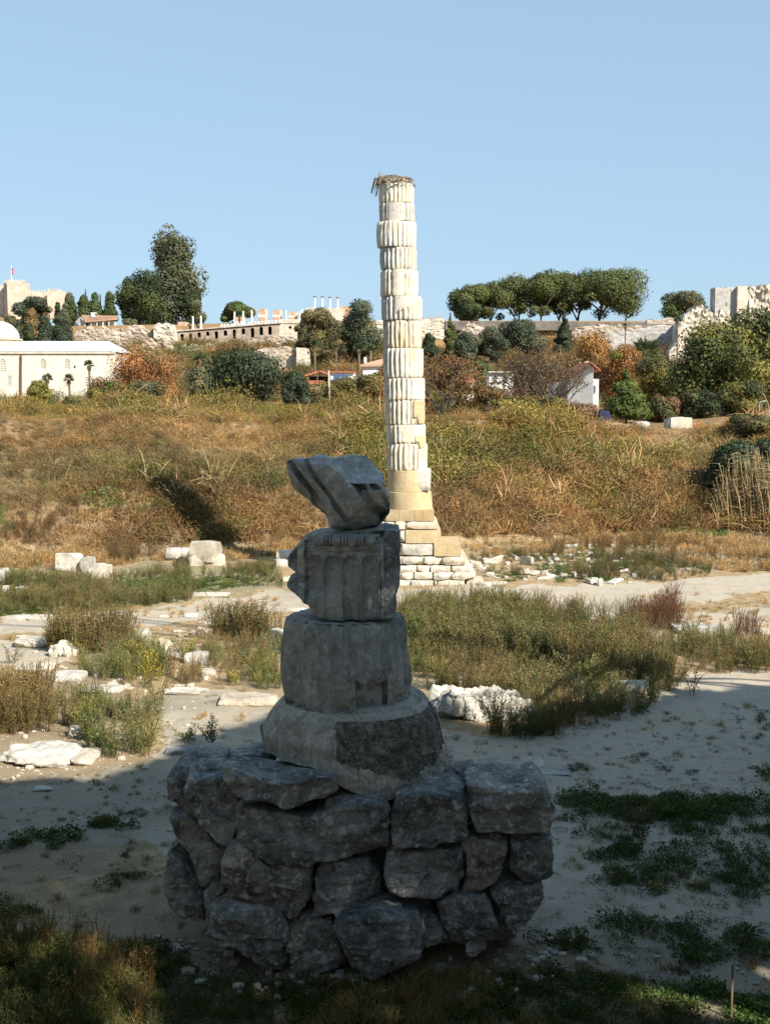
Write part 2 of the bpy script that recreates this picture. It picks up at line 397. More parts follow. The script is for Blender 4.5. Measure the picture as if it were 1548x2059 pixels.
soil = t.ramp(n_mid, [(0.3, (0.17, 0.115, 0.06)), (0.5, (0.29, 0.21, 0.115)), (0.72, (0.42, 0.33, 0.20))])
path = t.ramp(n_big, [(0.35, (0.34, 0.30, 0.235)), (0.5, (0.375, 0.335, 0.27)), (0.65, (0.385, 0.325, 0.235))])
path = t.mix(t.ramp(t.noise(v, 1.6, 7, 0.75, 0.5), [(0.52, 0.0), (0.66, 0.55)]), path, (0.27, 0.205, 0.125))
damp = t.ramp(n_big, [(0.35, (0.19, 0.17, 0.125)), (0.5, (0.25, 0.225, 0.17)), (0.65, (0.21, 0.185, 0.135))])
path = t.mix(a_.outputs["Alpha"], path, damp)      # darker trodden earth
grn = t.ramp(n_mid, [(0.35, (0.17, 0.15, 0.075)), (0.65, (0.30, 0.25, 0.145))])
bnk = t.ramp(n_mid, [(0.3, (0.10, 0.062, 0.028)), (0.5, (0.20, 0.13, 0.065)), (0.7, (0.30, 0.21, 0.11))])
edge = t.math('ADD', sp.outputs[0], t.math('MULTIPLY', t.math('SUBTRACT', n_mid, 0.5), 0.9))
c = t.mix(sp.outputs[1], soil, grn); c = t.mix(sp.outputs[2], c, bnk); c = t.mix(a_.outputs["Alpha"], c, t.mix(0.5, damp, (0.22, 0.165, 0.10))); c = t.mix(t.ramp(edge, [(0.35, 0.0), (0.6, 1.0)]), c, path)
c = t.mix(0.5, c, t.ramp(n_fine, [(0.3, [0.55]*3), (0.5, [1.0]*3), (0.72, [1.35]*3)]), 'MULTIPLY')
peb = t.voro(v, 16.0); c = t.mix(t.ramp(peb, [(0.10, 0.55), (0.17, 0.0)]), c, (0.55, 0.52, 0.45))
b1 = t.bump(n_mid, 0.5, 0.08); b2 = t.bump(n_fine, 0.6, 0.02, b1)
t.fin(c, b2); ground.data.materials[0] = t.m
tag(ground, 'dusty excavated pit floor with dry banks and plain beyond', None, kind='structure')

# ------------------------------------------------------------------ rocks
YS = np.arange(12.5, 92, 0.1)
def hit(px, py, ys=YS):
    d = ray(px, py); t_ = ys/d[1]; k = np.nonzero(CAM_Z+d[2]*t_ <= terr(d[0]*t_, ys))[0]
    return float(ys[k[0]]) if len(k) else float(ys[-1])
_cube = {}
def cube_grid(n):
    if n in _cube: return _cube[n]
    g = np.linspace(-1, 1, n+1); a, b = np.meshgrid(g, g, indexing='ij'); one = np.ones_like(a)
    V = []; F = []
    for f, (p, q, r) in enumerate([(a, b, one), (b, a, -one), (b, one, a), (a, -one, b), (one, a, b), (-one, b, a)]):
        base = f*(n+1)**2; V.append(np.stack([p, q, r], -1).reshape(-1, 3))
        i = np.arange((n+1)**2).reshape(n+1, n+1) + base
        F.append(np.stack([i[:-1, :-1], i[1:, :-1], i[1:, 1:], i[:-1, 1:]], -1).reshape(-1, 4))
    V = np.vstack(V); F = np.vstack(F)
    key = np.round(V*1000).astype(int); u, first, inv = np.unique(key, axis=0, return_index=True, return_inverse=True)
    V = V[first]; F = inv.ravel()[F]
    # fix orientation outward
    c = V[F].mean(1); nrm = np.cross(V[F[:, 1]]-V[F[:, 0]], V[F[:, 2]]-V[F[:, 0]])
    fl = (nrm*c).sum(1) < 0; F[fl] = F[fl][:, ::-1]
    _cube[n] = (V, F); return _cube[n]
def chip(V, k, rng, lo=0.72, hi=0.98, c=None, ext=None, flat=False):
    """cut the shape back with k random planes"""
    c = V.mean(0) if c is None else c
    e = (V.max(0)-V.min(0))/2 if ext is None else ext
    for _ in range(k):
        n = rng.normal(size=3); n /= np.linalg.norm(n)
        U = (V-c)/e; d = U@n; lim = d.max()*rng.uniform(lo, hi)
        ex = np.maximum(d-lim, 0); U = U - ex[:, None]*n*0.97; V = c+U*e
    return V
def rock_V(w, d, h, n=10, seed=0, sq=0.35, chips=9, amp=0.06, lo=0.72):
    rng = np.random.default_rng(seed); U, F = cube_grid(n)
    L = np.linalg.norm(U, axis=1, keepdims=True); S = U/L
    V = U*(1-sq) + S*sq*1.15
    V = chip(V, chips, rng, lo, 0.97)
    V = V*np.array([w, d, h])/2
    m = min(w, d, h); q = V/max(m, 1e-3)*1.3 + seed*7.1
    V = V + S*np.array([w, d, h]).mean()*amp*fbm(q, 4, seed % 97)[:, None]
    V[:, 2] -= V[:, 2].min()
    return V, F
def boulder(name, px0, py0, px1, py1, label, cat='block', mat='marble', hf=0.6, seed=None, sq=0.35, chips=9, amp=0.05, n=9, Y=None, group=None, rz=None, dmin=0.35, sink=0.12, tilt=0.0, hide=True):
    seed = boulder.k*13+5 if seed is None else seed; boulder.k += 1
    pc = (px0+px1)/2
    if Y is None: # front base on the terrain, found by marching
        Y = hit(pc, py1)
    w = (px1-px0)/F_PX*Y; sp_ = (py1-py0)
    h = hf*sp_/F_PX*Y*1.03; d = min(max((1-hf)*sp_*Y*Y/(F_PX*max(CAM_Z-Z(xat(pc, py1, Y), Y), 1.0)), dmin*w), 1.6*w+0.6)
    V, F = rock_V(w, d, h/(1-sink), n, seed, sq, chips, amp)
    V = V/np.array([V[:, 0].max()-V[:, 0].min(), V[:, 1].max()-V[:, 1].min(), V[:, 2].max()])*np.array([w, d, h/(1-sink)])
    a = (random.Random(seed).uniform(-0.12, 0.12) if rz is None else rz); ca, sa = math.cos(a), math.sin(a)
    V = V@np.array([[ca, sa, 0], [-sa, ca, 0], [0, 0, 1]])
    V[:, 2] += V[:, 0]*tilt
    x = xat(pc, py1, Y); y = Y+d/2; z0 = zat(py1, Y) if Y < 0 else Z(x, y)
    z = min(Z(x, Y), z0) - sink*h
    o = obj(name, V+np.array([x, y, z]), F, M[mat], loc=(x, y, z), smooth=True, sharp=32)
    tag(o, label, cat, group); KEEP.append((px0, py0, px1, py1, y))
    return o
boulder.k = 0
KEEP = []      # picture rectangles kept clear of tall weeds
# ------------------------------------------------------------------ foreground: rubble pedestal and stacked column pieces
def star_stone(name, poly, Y, depth, parent, seed, mat='dark', amp=0.045, chips=6, round_=0.1, nth=128, lean=0.0, sub=None, conv=None, backdrop=0.0):
    """a stone whose front outline is given; it gets real depth behind that outline"""
    P = np.array([at(x, y, Y)[[0, 2]] for x, y in poly]); c = P.mean(0)
    lo, hi = P.min(0), P.max(0); c = (c + (lo+hi)/2)/2
    th = np.linspace(0, 2*PI, nth, endpoint=False); R = np.zeros(nth)
    for i, a in enumerate(th):
        dx, dz = math.cos(a), math.sin(a); best = 0
        for k in range(len(P)):
            p, q = P[k]-c, P[(k+1) % len(P)]-c; e = q-p; den = dx*e[1]-dz*e[0]
            if abs(den) < 1e-9: continue
            tt = (p[0]*e[1]-p[1]*e[0])/den; u = (p[0]*dz-p[1]*dx)/den
            if tt > 0 and -1e-6 <= u <= 1+1e-6: best = max(best, tt)
        R[i] = best
    prof = [(0.0, 0.015), (0.12, 0.012), (0.25, 0.01), (0.38, 0.005), (0.5, 0.0), (0.6, 0.0), (0.7, 0.0), (0.78, 0.0), (0.85, 0.004), (0.91, 0.012), (0.955, 0.024), (0.985, 0.05), (1.0, 0.10),
            (1.0, 0.24), (1.0, 0.33), (1.0, 0.43), (0.99, 0.53), (0.98, 0.63), (0.97, 0.73), (0.94, 0.83), (0.88, 0.91), (0.75, 0.96), (0.5, 1.0), (0.2, 1.0), (0.0, 1.0)]
    V = []
    for rho, dp in prof:
        dpp = dp*depth
        for i, a in enumerate(th):
            r = R[i]*rho; V.append((c[0]+r*math.cos(a), Y+dpp, c[1]+r*math.sin(a)))
    V = np.array(V); m = len(prof)
    idx = np.arange(m*nth).reshape(m, nth); nx = np.roll(idx, -1, 1)
    F = np.stack([idx[:-1], idx[1:], nx[1:], nx[:-1]], -1).reshape(-1, 4)[:, ::-1]
    rng = np.random.default_rng(seed)
    cen = V.mean(0); e = (V.max(0)-V.min(0))/2
    for _ in range(max(2, chips-2)):      # planar breaks over the front face and its edges
        n = rng.normal(size=3)*np.array([1, 0.6, 1]); n[1] = -abs(n[1])-0.35; n /= np.linalg.norm(n)
        d = (V-cen)@n; lim = d.max()-rng.uniform(0.02, 0.12); ex = np.maximum(d-lim, 0)
        V = V-ex[:, None]*n*0.97
    dirn = (V-cen); dirn /= (np.linalg.norm(dirn, axis=1, keepdims=True)+1e-6)
    s3 = np.array([1, 1, 1.8])
    rid = 1-np.abs(fbm(V*s3*3.0+seed*3.3, 5, seed % 50, .55))*2
    V = V + dirn*(amp*.45*fbm(V*s3*7.0+seed, 4, seed % 61, 0.6) + amp*1.3*(rid-0.75))[:, None]
    V[:, 1] += 0.045*np.round(2.2*fbm(V*np.array([1.6, 1.6, 2.6])+seed, 2, 5)+rng.uniform(), 0)*(V[:, 1] < Y+depth*.5)
    lay = np.abs(fbm(V*np.array([1.5, 1.5, 10.0])+seed*1.7, 3, 7)); V[:, 1] += 0.05*lay
    if lean: V[:, 1] += (V[:, 2]-V[:, 2].min())*lean
    if backdrop: V[:, 2] += (V[:, 1]-Y)*backdrop
    return obj(name, V, F, M[mat], parent, smooth=True, sharp=16)

def crop(pts): return [(300+0.549*x, 1360+0.549*y) for x, y in pts]
PB = gnd(720, 1945); PEDY = 13.9
ped = thing('rubble_pedestal', 'dark dry-laid pile of rough limestone blocks carrying the broken column in the shade', 'pedestal', (PB[0], 15.2, 0))
STONES = [ # outline in enlarged-crop coordinates, front distance, depth, seed, extra
 ([(62, 455), (58, 380), (85, 345), (130, 335), (270, 330), (285, 400), (260, 480), (210, 560), (150, 530), (110, 500)], 14.55, 1.1, 11, {}),
 ([(120, 430), (140, 385), (270, 378), (330, 460), (320, 560), (300, 640), (240, 610), (180, 560), (135, 500)], 14.2, 0.6, 12, {}),
 ([(285, 345), (292, 295), (420, 290), (450, 310), (460, 350), (400, 365), (300, 362)], 14.75, 0.7, 13, {'chips': 3}),
 ([(258, 345), (300, 352), (390, 372), (480, 385), (560, 378), (680, 378), (686, 440), (640, 478), (560, 490), (440, 480), (300, 448), (268, 400)], 13.75, 0.85, 14, {}),
 ([(300, 570), (312, 500), (345, 482), (440, 500), (560, 520), (650, 505), (700, 468), (855, 462), (884, 490), (882, 660), (800, 680), (600, 707), (430, 702), (330, 630)], 13.8, 1.0, 15, {'chips': 4}),
 ([(640, 455), (760, 448), (858, 446), (860, 480), (830, 520), (700, 540), (645, 510)], 13.95, 0.7, 31, {'chips': 3}),
 ([(897, 450), (1000, 438), (1060, 432), (1165, 440), (1170, 520), (1168, 608), (1010, 637), (890, 640), (888, 540)], 13.75, 1.0, 16, {'chips': 4}),
 ([(1162, 395), (1240, 402), (1310, 415), (1390, 420), (1440, 405), (1478, 450), (1490, 500), (1484, 582), (1320, 586), (1165, 578)], 13.95, 1.0, 17, {'chips': 3, 'amp': 0.03, 'backdrop': 0.07}),
 ([(872, 665), (900, 650), (1155, 640), (1165, 740), (1130, 815), (1010, 828), (880, 805), (862, 740)], 13.8, 0.9, 18, {}),
 ([(1140, 615), (1200, 592), (1320, 588), (1312, 680), (1262, 800), (1142, 808), (1165, 740), (1158, 660)], 13.95, 0.9, 19, {}),
 ([(1325, 595), (1400, 592), (1482, 598), (1492, 700), (1480, 775), (1390, 785), (1325, 735)], 14.0, 0.9, 20, {'amp': 0.03}),
 ([(60, 520), (140, 515), (230, 600), (290, 640), (262, 700), (262, 760), (190, 792), (150, 660), (95, 610)], 14.45, 0.8, 21, {'chips': 4}),
 ([(62, 660), (105, 640), (150, 700), (190, 800), (200, 905), (90, 905), (50, 780)], 14.5, 0.8, 22, {}),
 ([(258, 780), (262, 690), (290, 640), (340, 620), (430, 700), (595, 712), (592, 840), (530, 910), (410, 850), (300, 832)], 13.85, 0.9, 23, {}),
 ([(604, 720), (640, 700), (800, 686), (845, 740), (842, 850), (700, 892), (592, 896)], 13.85, 0.8, 24, {}),
 ([(198, 985), (215, 880), (300, 840), (430, 862), (500, 905), (505, 1020), (520, 1098), (430, 1098), (330, 1030), (260, 1010)], 13.75, 1.0, 25, {}),
 ([(500, 915), (580, 900), (665, 905), (705, 990), (740, 1075), (640, 1100), (520, 1112), (498, 1010)], 13.85, 1.0, 26, {}),
 ([(672, 945), (720, 900), (830, 880), (985, 900), (1022, 965), (1002, 1045), (905, 1092), (820, 1125), (762, 1112), (720, 1040)], 13.45, 1.1, 27, {'chips': 5}),
 ([(835, 850), (900, 832), (1020, 834), (1045, 880), (1100, 975), (1020, 1010), (960, 900), (850, 890)], 13.95, 0.8, 28, {}),
 ([(1052, 850), (1120, 826), (1240, 822), (1292, 960), (1215, 988), (1110, 992), (1070, 920)], 13.8, 1.0, 29, {}),
 ([(1252, 810), (1275, 785), (1450, 782), (1460, 850), (1395, 925), (1335, 965), (1300, 900)], 13.95, 1.0, 30, {}),
 ([(1110, 400), (1125, 365), (1165, 345), (1185, 380), (1180, 440), (1120, 432)], 14.6, 0.6, 32, {'chips': 3}),
 ([(195, 810), (230, 770), (272, 765), (275, 870), (240, 920), (205, 900)], 14.25, 0.6, 33, {'chips': 3}),
 ([(1160, 1000), (1190, 980), (1235, 990), (1240, 1020), (1200, 1035), (1165, 1025)], 13.8, 0.3, 34, {'chips': 3}),
 ([(690, 380), (760, 375), (900, 390), (1120, 385), (1150, 430), (1060, 470), (860, 500), (700, 470)], 14.45, 1.6, 35, {'chips': 2, 'amp': 0.02}),
 ([(470, 350), (640, 345), (760, 380), (760, 470), (600, 480), (480, 440)], 14.6, 1.5, 36, {'chips': 2}),
]
for poly, Yf, dep, sd, kw in STONES:
    star_stone('stone', crop(poly), Yf, dep, ped, sd, **kw)
# inner rubble that fills the pile between the facing stones
for i, (x, y, z, w, d, h) in enumerate([(-0.3, 15.5, 0, 3.4, 1.9, 1.75), (0.75, 15.4, 0.0, 2.0, 1.6, 1.7), (-1.35, 15.5, 0, 1.6, 1.5, 1.5)]):
    V, F = rock_V(w, d, h, 16, 70+i, 0.25, 5, 0.04)
    obj('core_stone', V+np.array([x, y, z]), F, M['dark'], ped, smooth=True, sharp=35)

def solid(name, prof, Yc, parent, mat, seed, flutes=0, fdep=0.03, amp=0.012, depth_ratio=1.0, nth=160, nz=36, phase=0.0, sq=2.0, frange=None, post=None, sharp=40, mats2=None, edge=0.03, famp=0.0):
    """round piece; prof = (py, px_left, px_right) from top to bottom, at centre distance Yc"""
    pr = np.array(prof, float); zz = np.array([zat(p, Yc) for p in pr[:, 0]])
    xl = np.array([xat(a, b, Yc) for b, a in pr[:, :2]]); xr = np.array([xat(c, b, Yc) for b, _, c in pr])
    zt, zb = zz[0], zz[-1]; zs = np.linspace(zt, zb, nz)
    L = np.interp(-zs, -zz, xl); Rr = np.interp(-zs, -zz, xr)
    cx = (L+Rr)/2; hw = (Rr-L)/2
    th = np.linspace(0, 2*PI, nth, endpoint=False)
    rings = []
    caps_t = [0.0, 0.35, 0.7, 0.9]; H = zt-zb
    def ring(k, scale, dz):
        c, s = np.cos(th), np.sin(th)
        rr = 1.0/((np.abs(c)**sq+np.abs(s)**sq)**(1/sq))
        r = hw[k]*scale*rr
        if flutes and scale > 0.9:
            f = np.abs(np.sin((th+phase)*flutes/2.0)); g = fdep*(f**0.7)
            if frange is not None:
                g = g*((th > frange[0]) & (th < frange[1]))
            if famp: g = g*np.clip(1+famp*fbm(np.stack([np.cos(th)*2, np.sin(th)*2, 0*th+zs[k]*1.3+seed], -1), 3, seed), 0, 1.3)
            r = r-g
        return np.stack([cx[k]+r*c, Yc+r*s*depth_ratio, np.full(nth, zs[k]+dz)], -1)
    for q in caps_t: rings.append(ring(0, q, 0))
    rings.append(ring(0, 1-edge/max(hw[0], .1), 0))
    for k in range(nz):
        dz = 0
        if k == 0: dz = -min(edge, H*0.08)
        if k == nz-1: dz = min(edge, H*0.08)
        rings.append(ring(k, 1.0, dz))
    rings.append(ring(nz-1, 1-edge/max(hw[-1], .1), 0))
    for q in caps_t[::-1]: rings.append(ring(nz-1, q, 0))
    V = np.concatenate(rings); m = len(rings)
    idx = np.arange(m*nth).reshape(m, nth); nx = np.roll(idx, -1, 1)
    F = np.stack([idx[:-1], idx[1:], nx[1:], nx[:-1]], -1).reshape(-1, 4)
    cen = np.array([cx.mean(), Yc, (zt+zb)/2])
    d = V-cen; d[:, 2] *= 0.3; d /= (np.linalg.norm(d, axis=1, keepdims=True)+1e-6)
    V = V + d*(amp*fbm(V*2.5+seed*2.1, 5, seed % 40, 0.6)*2.0)[:, None]
    if post is not None: V = post(V, cen)
    fm = None; mats = M[mat]
    if mats2: fc = V[F].mean(1); fm = mats2[1](fc).astype(int); mats = [M[mat], M[mats2[0]]]
    return obj(name, V, F, mats, parent, smooth=True, sharp=sharp, fmat=fm)

YC = 15.3
stack = thing('stacked_column', 'short broken column of four grey marble pieces piled on the rough stone pedestal in shade', 'column', at(705, 1560, YC))
# base drum: broad, rough, cut away obliquely below
def base_post(V, c):
    pts = [(525, 1500), (545, 1530), (640, 1535), (700, 1575), (760, 1604), (840, 1600), (905, 1568), (930, 1560)]
    bx = np.array([xat(a, b, YC) for a, b in pts]); bz = np.array([zat(b, YC-1.0) for a, b in pts])
    lim = np.interp(V[:, 0], bx, bz) + 0.04*fbm(V*3, 3, 4)
    V[:, 2] = np.maximum(V[:, 2], lim)
    d = V-c; d[:, 2] = 0; d /= (np.linalg.norm(d, axis=1, keepdims=True)+1e-6)
    edge_x = xat(676, 1480, YC)
    rough = sstep(edge_x-0.02, edge_x+0.04, V[:, 0] - 0.05*np.sin(V[:, 2]*5))*(V[:, 1] < c[1])
    V = V - d*(0.035*rough)[:, None] + d*(rough*0.05*fbm(V*9, 4, 12, 0.75))[:, None]
    V = V + d*(0.035*fbm(V*1.4, 4, 77)-.03*np.clip(fbm(V*3.5, 4, 31, .6)-.12, 0, 1))[:, None]
    return V
ex_ = xat(676, 1480, YC)
solid('base_drum', [(1396, 580, 848), (1403, 566, 862), (1425, 546, 876), (1455, 530, 888), (1500, 524, 899), (1540, 530, 906), (1580, 545, 910), (1606, 560, 912)], YC, stack, 'basedrum', 3,
      amp=0.02, nth=220, nz=56, sq=2.15, post=base_post, edge=0.07, mats2=('pitted', lambda f: (f[:, 0] > ex_+0.05*np.sin(f[:, 2]*5)) & (f[:, 1] < YC) & (f[:, 2] < zat(1412, YC)) & (f[:, 2] > zat(1568, YC-1)+0.35*np.abs(f[:, 0]-ex_-0.9)+0.08*fbm(f*6, 3, 2))))
# fluted drum with a notch at its foot
def drum_post(V, c):
    x0, x1 = xat(718, 1390, YC), xat(778, 1390, YC); zc = zat(1376, YC-0.8)
    m = (V[:, 0] > x0) & (V[:, 0] < x1) & (V[:, 1] < c[1]-0.3) & (V[:, 2] < zc+0.02*np.sin(V[:, 0]*30))
    V[m, 1] += 0.16
    brk = fbm(V*np.array([4, 4, 3.0]), 4, 31)
    d = V-c; d[:, 2] = 0; L = np.linalg.norm(d, axis=1, keepdims=True); d /= (L+1e-6)
    low = sstep(zat(1370, YC), zat(1398, YC), V[:, 2])*(brk > 0.12)
    V = V - d*(low*0.06)[:, None]
    rx = sstep(xat(795, 1300, YC), xat(828, 1300, YC), V[:, 0]); V = V - d*(rx*0.05*np.clip(fbm(V*5, 4, 66)+0.3, 0, 1))[:, None]
    return V
solid('fluted_drum', [(1236, 577, 812), (1243, 573, 816), (1262, 569, 820), (1300, 563, 824), (1340, 562, 830), (1375, 566, 831), (1404, 572, 829)], YC, stack, 'drum', 5,
      flutes=26, fdep=0.078, amp=0.010, nth=416, nz=44, post=drum_post, phase=0.05, edge=0.035, famp=0.9)
# neck piece: smooth fluted front under a bead moulding, broken bulge on the left, square rough block on the right
NECK = [(640, 1078), (700, 1072), (775, 1068), (803, 1070), (806, 1100), (801, 1125), (807, 1150), (803, 1180), (796, 1200), (799, 1225), (796, 1246), (740, 1250), (660, 1250), (628, 1243), (618, 1222), (600, 1205), (577, 1187), (575, 1177), (590, 1170), (606, 1163), (577, 1143), (576, 1125), (592, 1108), (610, 1088)]
Yn = YC-0.62
def neck():
    P = np.array([at(x, y, Yn)[[0, 2]] for x, y in NECK]); nth, m = 260, 34
    c = np.array([(P[:, 0].min()+P[:, 0].max())/2+0.05, (P[:, 1].min()+P[:, 1].max())/2])
    zs = np.linspace(P[:, 1].max(), P[:, 1].min(), 64)
    # silhouette by height: left and right crossing of the outline
    Ls, Rs = [], []
    for z in zs:
        zc = min(max(z, P[:, 1].min()+0.004), P[:, 1].max()-0.004); xs = []
        for k in range(len(P)):
            p, q = P[k], P[(k+1) % len(P)]
            if (p[1] > zc) != (q[1] > zc): xs.append(p[0]+(zc-p[1])*(q[0]-p[0])/(q[1]-p[1]))
        Ls.append(min(xs)); Rs.append(max(xs))
    Ls, Rs = np.array(Ls), np.array(Rs)
    fl, fr = xat(613, 1160, Yn), xat(763, 1160, Yn)      # limits of the carved front
    zm, zbead = zat(1118, Yn), zat(1108, Yn)
    U = np.linspace(0, 1, 150); rings = []
    back = 1.05
    for i, z in enumerate(zs):
        L, R = Ls[i], Rs[i]; xs = L+(R-L)*U
        cxm = (fl+fr)/2+0.12; rad = 0.95
        y = Yn + (rad-np.sqrt(np.maximum(rad**2-(np.clip(xs-cxm, -0.9, 0.9))**2, 0.02)))*0.8
        # carved flutes with round heads
        fw = (fr-fl)/4.0; ph = (xs-fl)/fw; inside = (xs > fl-0.02) & (xs < fr+0.02)
        loc = ph-np.floor(ph); prof_ = np.sqrt(np.clip(1-((loc-0.5)/0.45)**2, 0, 1))
        head = zm-0.0; dh = np.clip((z-(head-fw*0.5))/(fw*0.5), 0, 1)
        hp = np.clip(np.sqrt(np.clip(1-dh**2-0*loc, 0, 1)), 0, 1)
        wid = 0.45*hp; prof2 = np.where(wid > 0.02, np.sqrt(np.clip(1-((loc-0.5)/np.maximum(wid, 0.02))**2, 0, 1)), 0)
        dep = np.where(z < head, 0.12*np.minimum(prof2, 1), 0)*inside
        wear = sstep(zat(1215, Yn), zat(1180, Yn), z)*0.65+0.35
        y = y + dep*np.where(ph < 2, wear, 1)
        # right block: rough, set a little back
        rb = xs > fr+0.03; y = np.where(rb, y*0+Yn+0.06+0.10*sstep(fr, fr+0.3, xs), y)
        # left break: falls away
        lb = xs < fl; y = np.where(lb, Yn+0.10+0.5*(fl-xs)*0.9, y)
        y = y + np.where(z > zat(1083, Yn), 0.10, 0)*(~rb)
        pts = np.stack([xs, y, np.full_like(xs, z)], -1)
        bk = Yn+back-0.25*np.abs(U-0.5)
        bx = np.stack([xs[::-1], bk[::-1], np.full_like(xs, z)], -1)
        rings.append(np.vstack([pts, bx]))
    V = np.concatenate(rings); n = len(rings[0]); m = len(rings)
    idx = np.arange(m*n).reshape(m, n); nx = np.roll(idx, -1, 1)
    F = np.stack([idx[:-1], idx[1:], nx[1:], nx[:-1]], -1).reshape(-1, 4)
    # caps as strips joining the front and back rows
    h = n//2; capF = []
    for r_, fl_ in ((0, False), (m-1, True)):
        for k in range(h-1):
            q = [idx[r_, k], idx[r_, k+1], idx[r_, n-2-k], idx[r_, n-1-k]]; capF.append(q[::-1] if fl_ else q)
    F = np.vstack([F, np.array(capF)])[:, ::-1]
    cen = V.mean(0); smooth_area = (V[:, 0] > fl+0.02) & (V[:, 0] < fr) & (V[:, 1] < Yn+0.4)
    broken = 1-sstep(-0.05, 0.25, V[:, 0]-fl+0.25*vn(V*4, 3))
    low = sstep(zat(1195, Yn), zat(1235, Yn), V[:, 2])*(V[:, 0] < (fl+fr)/2+0.1)
    A = np.where(smooth_area, 0.008, 0.035) + 0.05*np.maximum(broken, low*0.9)
    rid = 1-np.abs(fbm(V*np.array([2.2, 2.2, 3.5]), 4, 15))*2
    V[:, 1] += A*(fbm(V*3.2, 5, 44, 0.6)*1.6 - (rid-0.7)*0.9)
    V[:, 0] += np.where(smooth_area, 0, 0.02)*fbm(V*6, 4, 9)
    fc = V[F].mean(1)
    return obj('neck_drum', V, F, [M['drum'], M['dark']], stack, smooth=True, sharp=30, fmat=((fc[:, 0] > fr+0.05) | (fc[:, 0] < fl-0.1)).astype(int))
nk = neck()
# bead-and-reel moulding
b = MB(); zb_ = zat(1088, Yn-0.05); bl, br_ = xat(628, 1088, Yn), xat(758, 1088, Yn)
cxm_ = (xat(613, 1160, Yn)+xat(763, 1160, Yn))/2+0.12
def ycurve(x): return Yn + (0.95-math.sqrt(max(0.95**2-(x-cxm_)**2, 0.02)))*0.8
for fr_, kind in ((0.05, 'r'), (0.13, 'b'), (0.22, 'r'), (0.27, 'r'), (0.37, 'b'), (0.47, 'r'), (0.52, 'r'), (0.62, 'b'), (0.72, 'r'), (0.77, 'r'), (0.89, 'b')):
    x = bl+(br_-bl)*fr_; y = ycurve(x)-0.02
    if kind == 'b':
        R_, n_ = 0.074, 14; V_ = []; F_ = []
        for i in range(9):
            a = PI*i/8
            for k in range(n_): V_.append((x+R_*1.05*math.sin(a)*math.cos(2*PI*k/n_), y+R_*math.sin(a)*math.sin(2*PI*k/n_), zb_+R_*math.cos(a)))
        for i in range(8):
            for k in range(n_): a, c_ = i*n_+k, i*n_+(k+1) % n_; F_.append((a, a+n_, c_+n_, c_))
        b.add(V_, F_)
    else: b.tube([(x-0.012, y, zb_), (x+0.012, y, zb_)], [0.066, 0.066], 12)
obj('bead_moulding', b.V, b.F, M['drum'], nk, smooth=True, sharp=50)
b = MB()
for zz_, r0 in ((zat(1078, Yn), 0.022), (zat(1100.5, Yn), 0.03), (zat(1107, Yn), 0.02)):
    xs = np.linspace(bl-0.06, br_+0.03, 24); b.tube([(x, ycurve(x)+0.0, zz_+0.006*math.sin(x*9)) for x in xs], r0, 8)
obj('fillet', b.V, b.F, M['drum'], nk, smooth=True, sharp=60)
